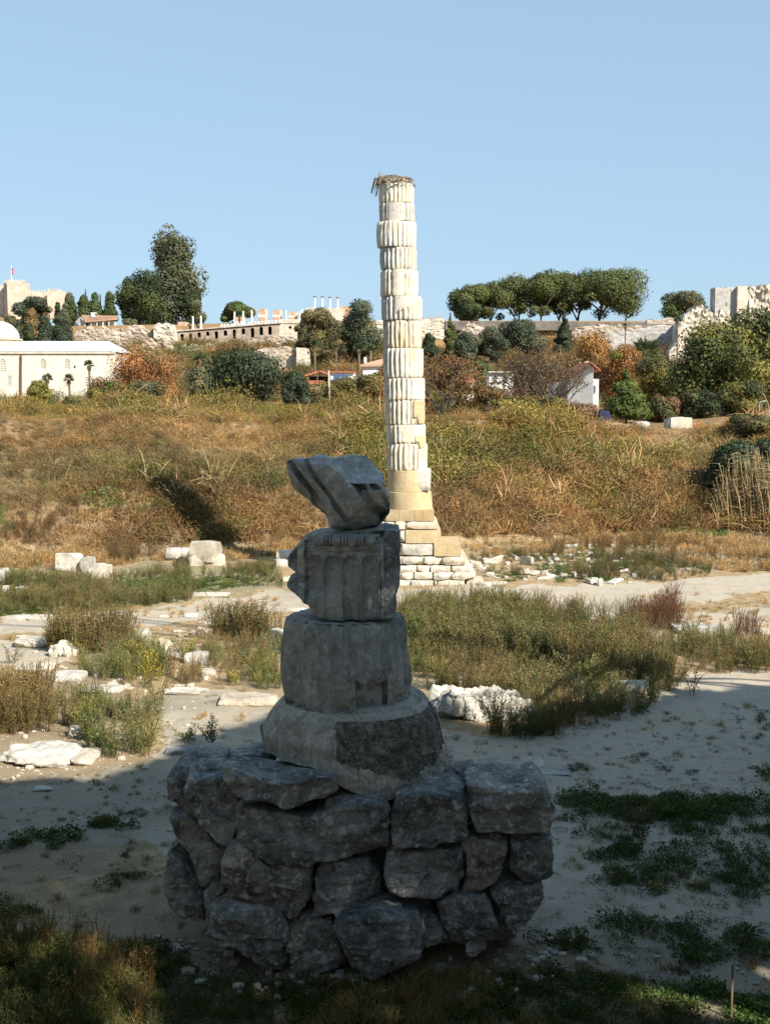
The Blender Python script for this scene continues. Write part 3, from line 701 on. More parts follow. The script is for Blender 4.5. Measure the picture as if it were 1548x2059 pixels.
# capital fragment: overhanging volute block broken to a wedge
CAP = [(571, 934), (578, 927), (592, 925), (640, 921), (676, 922), (708, 919), (728, 924), (750, 940), (770, 958), (773, 978), (776, 988), (781, 1000), (783, 1018), (777, 1038), (765, 1056), (752, 1072), (690, 1075), (664, 1066), (655, 1046), (640, 1030), (612, 1008), (590, 992), (574, 962)]
Yk = YC-0.65
def cap():
    P = np.array([at(x, y, Yk)[[0, 2]] for x, y in CAP]); nth = 420
    c = at(685, 1000, Yk)[[0, 2]]
    th = np.linspace(0, 2*PI, nth, endpoint=False); R = np.zeros(nth)
    for i, a in enumerate(th):
        dx, dz = math.cos(a), math.sin(a)
        for k in range(len(P)):
            p, q = P[k]-c, P[(k+1) % len(P)]-c; e = q-p; den = dx*e[1]-dz*e[0]
            if abs(den) < 1e-9: continue
            tt = (p[0]*e[1]-p[1]*e[0])/den; u = (p[0]*dz-p[1]*dx)/den
            if tt > 0 and -1e-6 <= u <= 1+1e-6: R[i] = max(R[i], tt)
    rings = []; rho = list(np.linspace(0, .96, 40))+[.98, 1.0]; D = 0.95
    for r in rho: rings.append(np.stack([c[0]+R*r*np.cos(th), np.full(nth, Yk)+0.10*max(0, r-0.85)/0.15, c[1]+R*r*np.sin(th)], -1))
    for q in (0.2, 0.32, 0.45, 0.58, 0.72, 0.86, 0.95, 1.0):
        s_ = 1-0.06*q if q < 0.9 else 0.9-(q-0.9)*3; rings.append(np.stack([c[0]+R*s_*np.cos(th), np.full(nth, Yk+D*q), c[1]+R*s_*np.sin(th)], -1))
    rings.append(np.stack([np.full(nth, c[0]), np.full(nth, Yk+D), np.full(nth, c[1])], -1))
    V = np.concatenate(rings); m = len(rings); idx = np.arange(m*nth).reshape(m, nth); nx = np.roll(idx, -1, 1)
    F = np.stack([idx[:-1], idx[1:], nx[1:], nx[:-1]], -1).reshape(-1, 4)[:, ::-1]
    hgt = V[:, 2]-c[1]; dx_ = V[:, 0]-c[0]; front = V[:, 1] < Yk+0.2
    A_ = at(645, 924, Yk)[[0, 2]]-c; B_ = at(706, 975, Yk)[[0, 2]]-c; e_ = B_-A_; e_ /= np.linalg.norm(e_); nn = np.array([-e_[1], e_[0]])
    s1 = (dx_-A_[0])*nn[0]+(hgt-A_[1])*nn[1]; s2 = hgt-(zat(975, Yk)-c[1])+0.01*fbm(V*2, 2, 2)
    up_ = np.maximum(np.minimum(s1, s2), 0); V[:, 1] = np.where(up_ > 0, np.maximum(V[:, 1], Yk+np.minimum(up_*2.0, 0.9)), V[:, 1])     # broken top leaning back
    V[:, 1] -= front*0.10*sstep(0.02, 0.0, np.abs(dx_-0.48)-0.22)*sstep(0.02, 0.0, np.abs(hgt+0.02)-0.10)
    V[:, 1] += np.where(hgt < -0.0, (-hgt)*0.42, 0)*1.0                  # underside recedes toward the neck
    for off, wd, dp in ((-0.30, 0.06, 0.20), (-0.12, 0.03, 0.10), (0.27, 0.06, 0.20), (0.42, 0.035, 0.12)):
        ln = dx_*0.83 + hgt*0.56 - off
        V[:, 1] += front*dp*1.3*np.exp(-(np.abs(ln)/wd)**3)*sstep(-0.5, -0.2, hgt+0.0)*(up_ < .01)
    V[:, 1] += front*0.30*sstep(0.18, 0.5, dx_*0.8-hgt*0.55-0.12)*sstep(0.1, -0.15, hgt)
    V[:, 1] -= front*0.06*np.exp(-((dx_-0.5)/0.2)**2-((hgt-0.05)/0.15)**2)
    rg = np.random.default_rng(8)
    for _ in range(7):
        n = rg.normal(size=3); n[1] = -abs(n[1])-0.3; n /= np.linalg.norm(n); q = (V-np.array([c[0], Yk+.4, c[1]]))@n; V = V-np.maximum(q-(q.max()-rg.uniform(.03, .13)), 0)[:, None]*n*.95
    d = V-np.array([c[0], Yk+0.45, c[1]]); d /= np.linalg.norm(d, axis=1, keepdims=True)+1e-6
    rid = 1-np.abs(fbm(V*2.6, 4, 71))*2
    V = V + d*(0.045*fbm(V*4.5, 5, 23, 0.6)-0.045*(rid-0.7))[:, None]
    return obj('capital_fragment', V, F, M['drum'], stack, smooth=True, sharp=20)
cap()

# ------------------------------------------------------------------ the tall re-erected column
CX, CY = gnd(832, 1176)[0], gnd(832, 1176)[1]+1.35
col = thing('tall_column', 'tall cream marble column of stacked fluted drums standing alone on a stepped base', 'column', (CX, CY, 0.9))
DR = [(371, 411, 761, 833), (411, 448, 761, 835), (448, 499, 757, 838), (499, 544, 764, 839), (544, 597, 764, 841), (597, 645, 766, 848), (645, 701, 769, 849), (701, 760, 770, 851), (760, 804, 772, 854), (804, 853, 774, 855), (853, 890, 776, 857), (890, 944, 777, 859)]
for i, (t0, t1, l, r) in enumerate(DR):
    rng = np.random.default_rng(100+i); gap = 0.9
    def post(V, c, i=i, rng=rng):
        V = chip(V, 4, rng, 0.93, 0.99); dd = V-c; dd[:, 2] = 0; dd /= np.linalg.norm(dd, axis=1, keepdims=True)+1e-6; zt_, zb_ = V[:, 2].max(), V[:, 2].min(); ed = np.exp(-np.minimum(zt_-V[:, 2], V[:, 2]-zb_)/.09)
        V = V-dd*(.15*np.clip(fbm(V*2.3+i*5, 4, i, .6)-.02, 0, 1)*(.35+.6*ed))[:, None]
        # slabs lost from some drums leave them plain over part of their face
        if i in (1, 4, 5):
            a = np.arctan2(V[:, 1]-c[1], V[:, 0]-c[0]); ar = {1: (-2.1, -1.2), 4: (-1.9, -1.3), 5: (-1.9, -0.9)}[i]
            m = (a > ar[0]) & (a < ar[1]); 
            if i == 5: m &= V[:, 2] > c[2]-0.05+0.3*(a+1.4)
            L = np.hypot(V[:, 0]-c[0], V[:, 1]-c[1]); rr = 0.70*0+np.minimum(L, L[m].mean() if m.any() else 1)
            f = np.where(m & (L > 0.5), (np.maximum(L, L[m & (L > 0.5)].max()*0.985) if (m & (L > .5)).any() else L)/np.maximum(L, 1e-3), 1.0)
            V[:, 0] = c[0]+(V[:, 0]-c[0])*f; V[:, 1] = c[1]+(V[:, 1]-c[1])*f
        return V
    solid('drum', [(t0+gap*0.4, l+.6, r-.6), (t0+1.4, l, r), ((t0+t1)/2, l-0.5+rng.uniform(-1, 1), r+rng.uniform(-.5, 1)), (t1-1.4, l+0.5, r), (t1-gap*0.4, l+1.1, r-.9)], CY, col, 'column', 20+i,
          flutes=26, fdep=0.068, amp=0.018, nth=312, nz=14, post=post, phase=rng.uniform(-0.02, 0.02), edge=0.012, famp=1.5)
solid('plain_drum', [(944, 780, 860), (955, 780, 861), (987, 779, 864)], CY, col, 'ochre', 40, amp=0.006, nz=10, nth=96, edge=0.02)
solid('plain_drum', [(987, 777, 867), (1000, 777, 868), (1026, 777, 870)], CY, col, 'ochre', 41, amp=0.006, nz=10, nth=96, edge=0.02)
V, F = rock_V(0.56, 0.62, 0.80, 14, 5, 0.05, 6, 0.09, .85); obj('infill_stone', V+np.array([xat(849.5, 960, CY), CY-0.40, zat(986, CY-0.5)]), F, M['column'], col, smooth=True, sharp=35)
# ochre repair pieces let into three drums
for (l, r, t0, t1) in ((836, 855.5, 806, 851), (838, 858.5, 876, 899)):
    a0, a1 = -1.15, -0.35; b = MB(); R_ = 0.768 if t0 < 850 else 0.785; c0 = xat((774+856)/2 if t0 < 850 else 817, t0, CY); V_ = []; F_ = []
    for k in range(9):
        a = a0+(a1-a0)*k/8
        for zz in (zat(t0, CY), zat(t1, CY)+(0.25 if k < 3 else 0)): 
            V_.append((c0+R_*math.cos(a), CY+R_*math.sin(a), zz)); V_.append((c0+(R_-0.12)*math.cos(a), CY+(R_-0.12)*math.sin(a), zz))
    for k in range(8):
        q = k*4; F_ += [(q, q+2, q+6, q+4), (q+1, q+5, q+7, q+3), (q, q+4, q+5, q+1), (q+2, q+3, q+7, q+6)]
    F_ += [(0, 1, 3, 2), (32, 34, 35, 33)]
    obj('repair_piece', V_, F_, M['ochre'], col)

# stepped base of the tall column
base = thing('stepped_base', 'stepped base of pale stone blocks under the tall lone column', 'base', (CX, CY, 0))
def filler(y0, y1, x0, x1, Yf, deep):
    b = MB(); b.box(xat(x0+2, y1, Yf), xat(x1-2, y1, Yf), Yf+.17, Yf+deep, zat(y1, Yf)+.03, zat(y0, Yf)-.03); obj('course_fill', b.V, b.F, M['column'], base)
def course(y0, y1, blocks, Yf, seed, n=9, mat='column', sq=0.10, amp=0.05, deep=1.2):
    if len(blocks) > 2: filler(y0, y1, blocks[0][0], blocks[-1][1], Yf, deep)
    for i, bl_ in enumerate(blocks):
        x0, x1 = bl_[:2]; mt = bl_[2] if len(bl_) > 2 else mat; yy0 = bl_[3] if len(bl_) > 3 else y0
        rng = random.Random(seed*31+i); a = xat(x0+0.1, y1, Yf); b_ = xat(x1-0.1, y1, Yf); z0 = zat(y1, Yf)+0.004; z1 = zat(yy0, Yf)
        plain = mt == 'ochre'
        V, F = rock_V(b_-a, deep, z1-z0, n, seed*31+i, 0.03 if plain else sq, 0 if plain else 7, 0.004 if plain else amp, 0.85)
        V[:, 0] *= (b_-a)/(V[:, 0].max()-V[:, 0].min()); V[:, 2] *= (z1-z0)/V[:, 2].max()
        obj('stone_block', V+np.array([(a+b_)/2, Yf+deep/2+rng.uniform(-.03, .03), z0]), F, M[mt], base, smooth=True, sharp=35)
course(1026, 1048, [(760, 776, 'marble_grey'), (776, 802, 'ochre'), (802, 833, 'ochre'), (833, 873, 'ochre')], CY-0.98, 1, deep=1.9)
course(1048, 1066, [(758, 794, 'marble_grey'), (794, 816), (816, 882)], CY-1.06, 2, deep=2.1)
course(1066, 1093, [(752, 803, 'ochre'), (803, 815, 'marble_grey'), (815, 887, 'ochre')], CY-1.12, 3, deep=2.2)
course(1093, 1119, [(730, 800), (800, 872, 'marble', 1094), (872, 927, 'ochre')], CY-1.22, 4, deep=2.4)
course(1119, 1137, [(720, 760), (760, 808), (808, 852), (852, 888), (888, 940, 'marble')], CY-1.30, 5, deep=2.5)
course(1137, 1152, [(700, 745), (745, 800), (800, 838), (838, 865), (865, 907), (907, 949)], CY-1.36, 6, deep=2.6)
course(1150, 1167, [(690, 740), (740, 806), (806, 832), (832, 870), (870, 906), (906, 958, 'marble')], CY-1.42, 7, deep=2.6)
course(1166, 1185, [(680, 730), (730, 790), (790, 826), (826, 872), (872, 878, 'marble_grey'), (878, 936)], CY-1.48, 8, deep=2.6)
course(1164, 1178, [(937, 972, 'marble')], CY-1.3, 9, deep=0.9)

V, F = rock_V(3.2, 2.2, 0.95, 10, 3, .1, 3, .02); obj('core_masonry', V*np.array([1, 1, 1])+np.array([xat(800, 1150, CY), CY+.35, 0]), F, M['column'], base)
V, F = rock_V(1.5, 1.6, 1.6, 10, 3, .1, 3, .02); obj('core_masonry', V+np.array([xat(822, 1050, CY), CY+.15, .7]), F, M['column'], base)
# stork nest
nx_, nz_ = xat(794, 368, CY), zat(371, CY)
b = MB(); rn = random.Random(4)
for i in range(520):
    a = rn.uniform(0, 2*PI); r = rn.uniform(0.2, 0.68)*1.0; z = nz_+rn.uniform(0.0, 0.24)*(1.1-abs(r-0.45)); 
    if i % 9 == 0: r = 0.76; z = nz_-rn.uniform(0, 0.1)
    p = Vector((nx_-0.06+r*math.cos(a), CY+r*math.sin(a), z)); l = rn.uniform(0.2, 0.5); h = a+PI/2+rn.uniform(-0.7, 0.7)
    d = Vector((math.cos(h), math.sin(h), rn.uniform(-0.15, 0.18)))*l/2
    if p.x < nx_-0.55 and i % 3 == 0: d = Vector((-0.08, 0, -0.3))*rn.uniform(0.5, 1.2)
    b.tube([p-d, p+d*0.2+Vector((0, 0, .02)), p+d], [0.014, 0.012, 0.008], 3, cap=False)
b.lathe(nx_-0.03, CY, [(0.5, nz_-0.02), (0.66, nz_+0.06), (0.6, nz_+0.14), (0.2, nz_+0.1)], 18)
t = NT('nest_twigs'); v = t.coord(); a = t.noise(v, 9, 4, 0.7); m = t.fin(t.ramp(a, [(0.35, (0.05, 0.04, 0.03)), (0.55, (0.22, 0.18, 0.13)), (0.7, (0.38, 0.33, 0.25))]))
tag(b.build('stork_nest', m, loc=(nx_, CY, nz_)), 'shaggy stork nest of twigs on top of the tall column', 'nest')
# ------------------------------------------------------------------ loose blocks and slabs in the pit
B = boulder
G1 = None
B('stone_block', 109, 1114, 168, 1150, 'biggest rounded white block of the left heap at the bank foot', hf=1.0, seed=3, sq=.2)
B('stone_block', 159, 1121, 193, 1151, 'white block leaning behind the middle of the left heap', hf=1.0, seed=4)
B('stone_block', 191, 1131, 212, 1141, 'small white lump between two blocks of the left heap', hf=.7, seed=8)
B('stone_block', 177, 1137, 226, 1163, 'square front block at right end of the left heap', hf=1.0, seed=6, sq=.15, chips=6)
B('stone_block', 332, 1107, 362, 1136, 'upright pale block half in the column shadow', hf=.85, seed=21, mat='marble_grey', Y=50.8)
B('stone_block', 360, 1104, 380, 1129, 'shaded narrow block behind the big grey topped block', hf=.85, seed=23, mat='marble_grey', Y=51.2)
B('stone_block', 380, 1130, 411, 1153, 'left supporting block beneath the big grey block', hf=.95, seed=24, sq=.2, Y=49.2)
B('stone_block', 409, 1124, 453, 1148, 'right supporting block beneath the big grey block', hf=.95, seed=25, sq=.25, Y=49.3)
V, F = rock_V((445-378)/2400*49.6, 1.0, 40/2400*49.6, 12, 27, .08, 4, .05)
zt_ = zat(1131, 49.2)-0.02
tag(obj('stone_block', V+np.array([xat(411, 1131, 49.6), 49.7, zt_]), F, M['marble_grey'], loc=(xat(411, 1131, 49.6), 49.7, zt_), smooth=True, sharp=32), 'big grey weathered block resting on two smaller white ones', 'block')
B('stone_block', -12, 1141, 13, 1176, 'white block cut by the left edge of the view', hf=.8, seed=31)
B('stone_block', 0, 1176, 16, 1190, 'small white stone near the left edge below a block', hf=.7, seed=32)
B('stone_block', 30, 1178, 50, 1189, 'small white stone in greenery left of the block heap', hf=.7, seed=33)
B('marble_slab', 383, 1190, 460, 1201, 'long thin slab lying on the path edge below the grey block', 'slab', hf=.4, seed=34, sq=.1, chips=5)
B('marble_slab', 2, 1235, 54, 1249, 'flat kerb slab farthest left along the upper path', 'slab', hf=.5, seed=35, sq=.1, chips=4)
B('marble_slab', 53, 1235, 98, 1248, 'flat kerb slab second from left along the upper path', 'slab', hf=.5, seed=36, sq=.1, chips=4)
B('marble_slab', 317, 1236, 342, 1244, 'small flat triangular slab on the dusty path', 'slab', hf=.4, seed=37, chips=7)
B('marble_slab', 366, 1230, 396, 1242, 'small pointed slab on the dusty path behind the weeds', 'slab', hf=.4, seed=38, chips=7)
B('rock', 15, 1270, 105, 1304, 'broad flat white bedrock ledge left of the tall weeds', 'rock', hf=.45, seed=39, n=12)
B('rock', 29, 1330, 104, 1353, 'long white ledge slab behind the brown left weeds', 'rock', hf=.45, seed=41, n=11)
B('rock', 98, 1342, 168, 1376, 'fractured white ledge stone in the middle of the left slope', 'rock', hf=.55, seed=42, n=12)
B('rock', 158, 1374, 250, 1398, 'flat white ledge stone lowest on the left slope', 'rock', hf=.4, seed=43, n=11)
B('boulder', 368, 1308, 421, 1336, 'rounded white boulder among yellowing weeds left of the stack', 'boulder', hf=.75, seed=44)
B('boulder', 333, 1305, 366, 1331, 'broken white boulder left of a rounded one in the weeds', 'boulder', hf=.75, seed=45, chips=12)
B('boulder', 402, 1343, 433, 1364, 'flat topped white boulder low in the green weeds', 'boulder', hf=.6, seed=46)
B('boulder', 392, 1258, 430, 1280, 'white stone in brown weeds behind the rounded boulders', 'boulder', hf=.7, seed=47)
B('boulder', 275, 1262, 300, 1290, 'whitish rubble stone at the right side of the tall left weeds', 'boulder', hf=.7, seed=48)
B('marble_slab', 336, 1380, 416, 1400, 'white slab edging the lower path on the left', 'slab', hf=.4, seed=49, sq=.15)
B('marble_slab', 434, 1388, 556, 1422, 'wide white slab edging the lower path beside the fluted drum', 'slab', hf=.35, seed=50, sq=.15, n=12)
B('rock', -20, 1478, 150, 1548, 'large pale bedrock outcrop at the left edge', 'rock', mat='marble', hf=.35, seed=51, n=22, chips=16, amp=.10)
B('rock', 130, 1500, 190, 1545, 'low pale rock joining the right end of the outcrop', 'rock', hf=.35, seed=58, n=12, chips=10, amp=.08)
B('boulder', 134, 1458, 171, 1486, 'small white boulder on top of the pale outcrop', 'boulder', hf=.75, seed=52)
B('marble_slab', 330, 1499, 400, 1519, 'flat pale slab at the sunlit path edge left of the pedestal', 'slab', mat='marble_grey', hf=.4, seed=53, sq=.1)
B('boulder', 398, 1492, 440, 1520, 'grey stone under the spiky weed at the pedestal top left', 'boulder', mat='marble_grey', hf=.6, seed=54)
B('stone', 64, 1579, 104, 1593, 'little white stone on the shadow line of the path', 'stone', hf=.4, seed=55)
def crag(name, px0, py0, px1, py1, label, seed, n=30, rz=0.0, peaks=1.0):
    Y = hit((px0+px1)/2, py1); w = (px1-px0)/F_PX*Y; h = (py1-py0)/F_PX*Y*1.05; V, F = rock_V(w, w*.55, h, n, seed, .25, 14, .05, .6)
    V = V/np.array([np.ptp(V[:, 0]), np.ptp(V[:, 1]), V[:, 2].max()])*np.array([w, w*.55, h])
    c = V.mean(0); d = V-c; d /= np.linalg.norm(d, axis=1, keepdims=True)+1e-6; rid = 1-2*np.abs(fbm(V*np.array([4.5, 4.5, 2.0])+seed, 4, seed % 31, .6)); V = V+d*(.16*rid-.08)[:, None]*peaks
    V[:, 2] += .5*h*peaks*(fbm(np.stack([V[:, 0]*3.2, V[:, 1]*3.2, 0*V[:, 0]+seed], -1), 3, 5))*sstep(.25, .9, V[:, 2]/h)
    x = xat((px0+px1)/2, py1, Y); y = Y+w*.27; z = Z(x, y)-.06; o = obj(name, V+np.array([x, y, z]), F, M['marble_grey' if seed == 57 else 'marble'], loc=(x, y, z), smooth=True, sharp=28); tag(o, label, 'rock'); KEEP.append((px0, py0, px1, py1, y))
crag('rock', 864, 1394, 1060, 1452, 'wide craggy white rock right of the lower drums before the weeds', 57, 40, peaks=.8)
crag('rock', 1035, 1408, 1072, 1448, 'small craggy end rock right of the tallest craggy one', 59, 16)
crag('rock', 285, 1284, 345, 1312, 'craggy pale rubble rock amid the left weeds', 60, 18)
crag('rock', 100, 1296, 150, 1322, 'craggy pale ledge end behind the tall left weeds', 61, 16)
B('stone_block', 1240, 1366, 1310, 1392, 'low pale block at the far edge of the tree shadow', hf=.6, seed=61, sq=.12)
B('stone', 1257, 1346, 1271, 1360, 'little white stone behind the low pale block', 'stone', hf=.7, seed=62)
B('marble_slab', 1359, 1249, 1458, 1277, 'long dark edged slab lying on the right bare patch', 'slab', mat='marble_grey', hf=.45, seed=63, sq=.1, chips=4)
B('marble_slab', 1530, 1262, 1560, 1280, 'pale slab cut by the right edge of the view', 'slab', hf=.45, seed=64, sq=.1)
B('marble_slab', 959, 1169, 988, 1178, 'small dark fronted slab at the right foot of the column base', 'slab', mat='marble_grey', hf=.6, seed=65, sq=.1)
B('marble_slab', 986, 1168, 1022, 1178, 'thin pale slab farthest right of the column base', 'slab', hf=.4, seed=66, sq=.15)
B('boulder', 555, 1096, 589, 1124, 'pale block with a dark hollow left of the neck piece', 'block', mat='marble', hf=.85, seed=67, Y=50)
B('boulder', 549, 1122, 582, 1141, 'white stone below the hollowed block beside the stack', 'block', hf=.7, seed=68)
B('marble_slab', 566, 1157, 592, 1171, 'white slab end poking out behind the neck piece', 'slab', hf=.5, seed=69)
B('marble_slab', 572, 1219, 616, 1230, 'flat slab half hidden by the left of the fluted drum', 'slab', hf=.4, seed=70)
B('boulder', 540, 1262, 572, 1284, 'white stone touching the left outline of the fluted drum', 'block', hf=.6, seed=79)
B('marble_slab', 1168, 1225, 1244, 1250, 'broken white slab at the top edge of the green weeds', 'slab', hf=.4, seed=74)
B('marble_slab', 1100, 1215, 1140, 1230, 'small white slab at the far edge of the green weeds', 'slab', hf=.4, seed=75)
B('marble_slab', 962, 1519, 1100, 1546, 'large flat pale slab in shade behind the pedestal', 'slab', mat='marble_grey', hf=.15, seed=71, sq=.12, n=12)
B('marble_slab', 1088, 1541, 1152, 1560, 'smaller flat slab in shade right of the large one', 'slab', mat='marble_grey', hf=.15, seed=72, sq=.12)
B('stone', 1504, 1533, 1526, 1547, 'white stone alone on the shaded ground at the right', 'stone', hf=.6, seed=73)
B('stone', 1390, 1563, 1404, 1571, 'tiny white stone on the shaded ground', 'stone', hf=.6, seed=76)
B('stone', 1312, 1918, 1330, 1930, 'whitish stone at the lower right near the sun patches', 'stone', hf=.6, seed=77)
# foot of the right bank
B('boulder', 1249, 1014, 1269, 1034, 'upright white stone leftmost of three at the right bank foot', 'rock', hf=.85, seed=80, chips=14)
B('boulder', 1311, 1012, 1336, 1030, 'peaked white stone between two others at the right bank foot', 'rock', hf=.85, seed=81, chips=14)
B('boulder', 1378, 1016, 1425, 1031, 'long low white stone beside the reeds at the right bank foot', 'rock', hf=.75, seed=82, chips=14)
B('stone', 945, 1027, 971, 1041, 'lone pale stone in the dry brush right of the column', 'stone', hf=.7, seed=83)
# row on top of the right bank
B('stone_block', 1165, 859, 1196, 869, 'low white slab leftmost in the row along the bank top', hf=.8, seed=84, Y=75, sq=.1)
B('stone_block', 1225, 860, 1252, 871, 'squared white block second from left in the row on the bank top', hf=.9, seed=85, Y=74, sq=.1)
B('stone_block', 1253, 861, 1271, 870, 'small white block in the middle of the row on the bank top', hf=.9, seed=86, Y=74, sq=.2)
B('stone_block', 1281, 855, 1309, 870, 'white block with a notch second from right on the bank top', hf=.9, seed=87, Y=74, sq=.1)
B('stone_block', 1348, 845, 1392, 869, 'largest yellowish block at the right end of the bank top row', mat='column', hf=.92, seed=88, Y=74, sq=.1, chips=5)
# heap right of the stepped base
HEAP = [(945, 1125, 972, 1142), (968, 1122, 990, 1135), (981, 1120, 1010, 1133), (1002, 1114, 1014, 1124), (1030, 1116, 1046, 1128), (1046, 1118, 1076, 1137), (960, 1140, 978, 1147), (976, 1150, 994, 1161), (1012, 1130, 1028, 1136),
        (1055, 1145, 1088, 1158), (1086, 1146, 1106, 1156), (1078, 1160, 1104, 1168), (1104, 1152, 1126, 1164), (1126, 1152, 1142, 1162), (1144, 1150, 1164, 1162), (1175, 1134, 1187, 1144), (1175, 1164, 1201, 1176), (1200, 1162, 1214, 1178), (1220, 1164, 1250, 1176), (1240, 1144, 1270, 1152), (1100, 1125, 1112, 1134), (1140, 1092, 1152, 1102), (1152, 1093, 1162, 1102), (1178, 1094, 1190, 1102), (1225, 1092, 1237, 1100)]
HL = ['slanting white stone nearest the stepped base', 'flat pale stone just right of the slanting one by the base', 'long pale stone at the back of the scattered heap', 'little cube of marble at the back of the heap', 'upright white stone in the back row of the heap',
      'double white block at the right of the back row of the heap', 'thin stone flat in the grass close to the stepped base', 'lone white stone in front of the heap by the path', 'small slab in the centre of the heap', 'long white curb piece in the middle of the heap',
      'rounded stone right of the curb piece in the heap', 'low white stone at the front of the heap beside green herbs', 'tilted slab crossing the heap', 'small stone behind the tilted slab', 'chunky stone right of the tilted slab', 'round white stone alone in the grass right of the heap',
      'pointed white stone at the path edge, leftmost of three', 'tiny white stone between the two pointed ones at the path edge', 'broad pointed white stone at the path edge, rightmost of three', 'thin white slab in the far grass right of the heap', 'pale stone halfway along the back of the heap',
      'white stone at the left of four in the dry grass behind the heap', 'second of four white stones in the dry grass behind the heap', 'third of four white stones in the dry grass behind the heap', 'rightmost of four white stones in the dry grass behind the heap']
for i, (r, l) in enumerate(zip(HEAP, HL)): B('stone', *r, l, 'stone', hf=(.55, .8, .95)[i % 3], seed=200+i, n=7, chips=8+i % 7, sq=(.05, .4, .2, .5)[i % 4], amp=.14, rz=i*1.7, tilt=(-.3, 0, .25, .1)[i % 4], group='marble stones scattered beside the column')
# fine rubble
def rubble(name, label, poly, count, smin, smax, mat, seed, par=None):
    rng = np.random.default_rng(seed); Vs = []; Fs = []; b0 = 0; xs = [p[0] for p in poly]; ys = [p[1] for p in poly]; k = 0
    while k < count:
        px, py = rng.uniform(min(xs), max(xs)), rng.uniform(min(ys), max(ys))
        if not inpoly(np.array([px]), np.array([py]), poly)[0]: continue
        k += 1; g = gnd(px, py); s = smin+(smax-smin)*rng.uniform()**3
        V, F = rock_V(s*rng.uniform(.8, 1.6), s, s*rng.uniform(.4, .9), 2, int(rng.integers(1e6)), .5, 3, .1)
        V = V + np.array([g[0], g[1], Z(g[0], g[1])-s*0.12]); Vs.append(V); Fs.append(F+b0); b0 += len(V)
    tag(obj(name, np.vstack(Vs), np.vstack(Fs), M[mat], smooth=False), label, 'rubble', kind='stuff')
rubble('rubble', 'small white chips of marble strewn over grass beside the column', [(930, 1115), (1270, 1100), (1400, 1150), (1260, 1176), (980, 1165)], 140, .04, .26, 'marble', 1)
rubble('rubble', 'pale rubble fragments lying around the foot of the pedestal', [(300, 1880), (420, 1900), (700, 1960), (1000, 1920), (1130, 1860), (1200, 1930), (1050, 2010), (700, 2040), (380, 1980)], 420, .015, .11, 'marble_grey', 2)
rubble('rubble', 'white stone fragments along the left dirt path', [(20, 1275), (300, 1260), (440, 1250), (440, 1370), (330, 1400), (250, 1390), (100, 1340)], 170, .03, .2, 'marble', 3)
rubble('gravel', 'scattered gravel on the dirt paths', [(0, 1180), (1548, 1160), (1548, 2000), (0, 1700)], 2200, .008, .05, 'marble_grey', 4)
rubble('rubble', 'white stone chips around the left outcrop', [(0, 1470), (200, 1470), (420, 1400), (440, 1530), (100, 1580), (0, 1570)], 160, .02, .12, 'marble', 5)
# ------------------------------------------------------------------ plants: a few meshes, instanced on points as uncountable growth
SRC = {}
def src(name, V, F, C):
    me = mesh_data(name, V, F, M['plant'], cols=C); o = bpy.data.objects.new(name, me); SRC[name] = o; return o
def blade(V, F, C, p, d, l, w, c, bend=0.3, rng=random, seg=2):
    d = Vector(d).normalized(); s = d.cross(Vector((0, 0, 1))); s = s.normalized() if s.length > .05 else Vector((1, 0, 0))
    s = (s*math.cos(rng.uniform(0, PI)) + d.cross(s)*math.sin(rng.uniform(0, PI))).normalized()
    g = Vector((rng.uniform(-1, 1), rng.uniform(-1, 1), -0.6))*bend; b = len(V); q = Vector(p)
    for i in range(seg):
        f = i/seg; ww = w*(1-0.45*f); k = q+d*l*f+g*l*f*f
        V += [k-s*ww/2, k+s*ww/2]; C += [c, c]
    V.append(q+d*l+g*l); C.append(c)
    for i in range(seg-1): F.append((b+2*i, b+2*i+1, b+2*i+3, b+2*i+2))
    F.append((b+2*seg-2, b+2*seg-1, b+2*seg))
def leafq(V, F, C, p, d, l, w, c, rng):
    d = Vector(d).normalized(); s = d.cross(Vector((rng.uniform(-1, 1), rng.uniform(-1, 1), rng.uniform(-1, 1)))); s = s.normalized() if s.length > .01 else Vector((1, 0, 0))
    b = len(V); p = Vector(p); V += [p, p+d*l*.5+s*w/2, p+d*l, p+d*l*.5-s*w/2]; C += [c]*4; F.append((b, b+1, b+2, b+3))
def vary(c, rng, a=0.25):
    k = 1+rng.uniform(-a, a); return (c[0]*k*(1+rng.uniform(-a, a)*.4), c[1]*k, c[2]*k)
def stemline(V, F, C, pts, w, c):
    for sx in (0, 1):
        b = len(V); o = Vector((w, 0, 0)) if sx else Vector((0, w, 0))
        for p in pts: V += [p-o/2, p+o/2]; C += [c, c]
        for i in range(len(pts)-1): F.append((b+2*i, b+2*i+1, b+2*i+3, b+2*i+2))
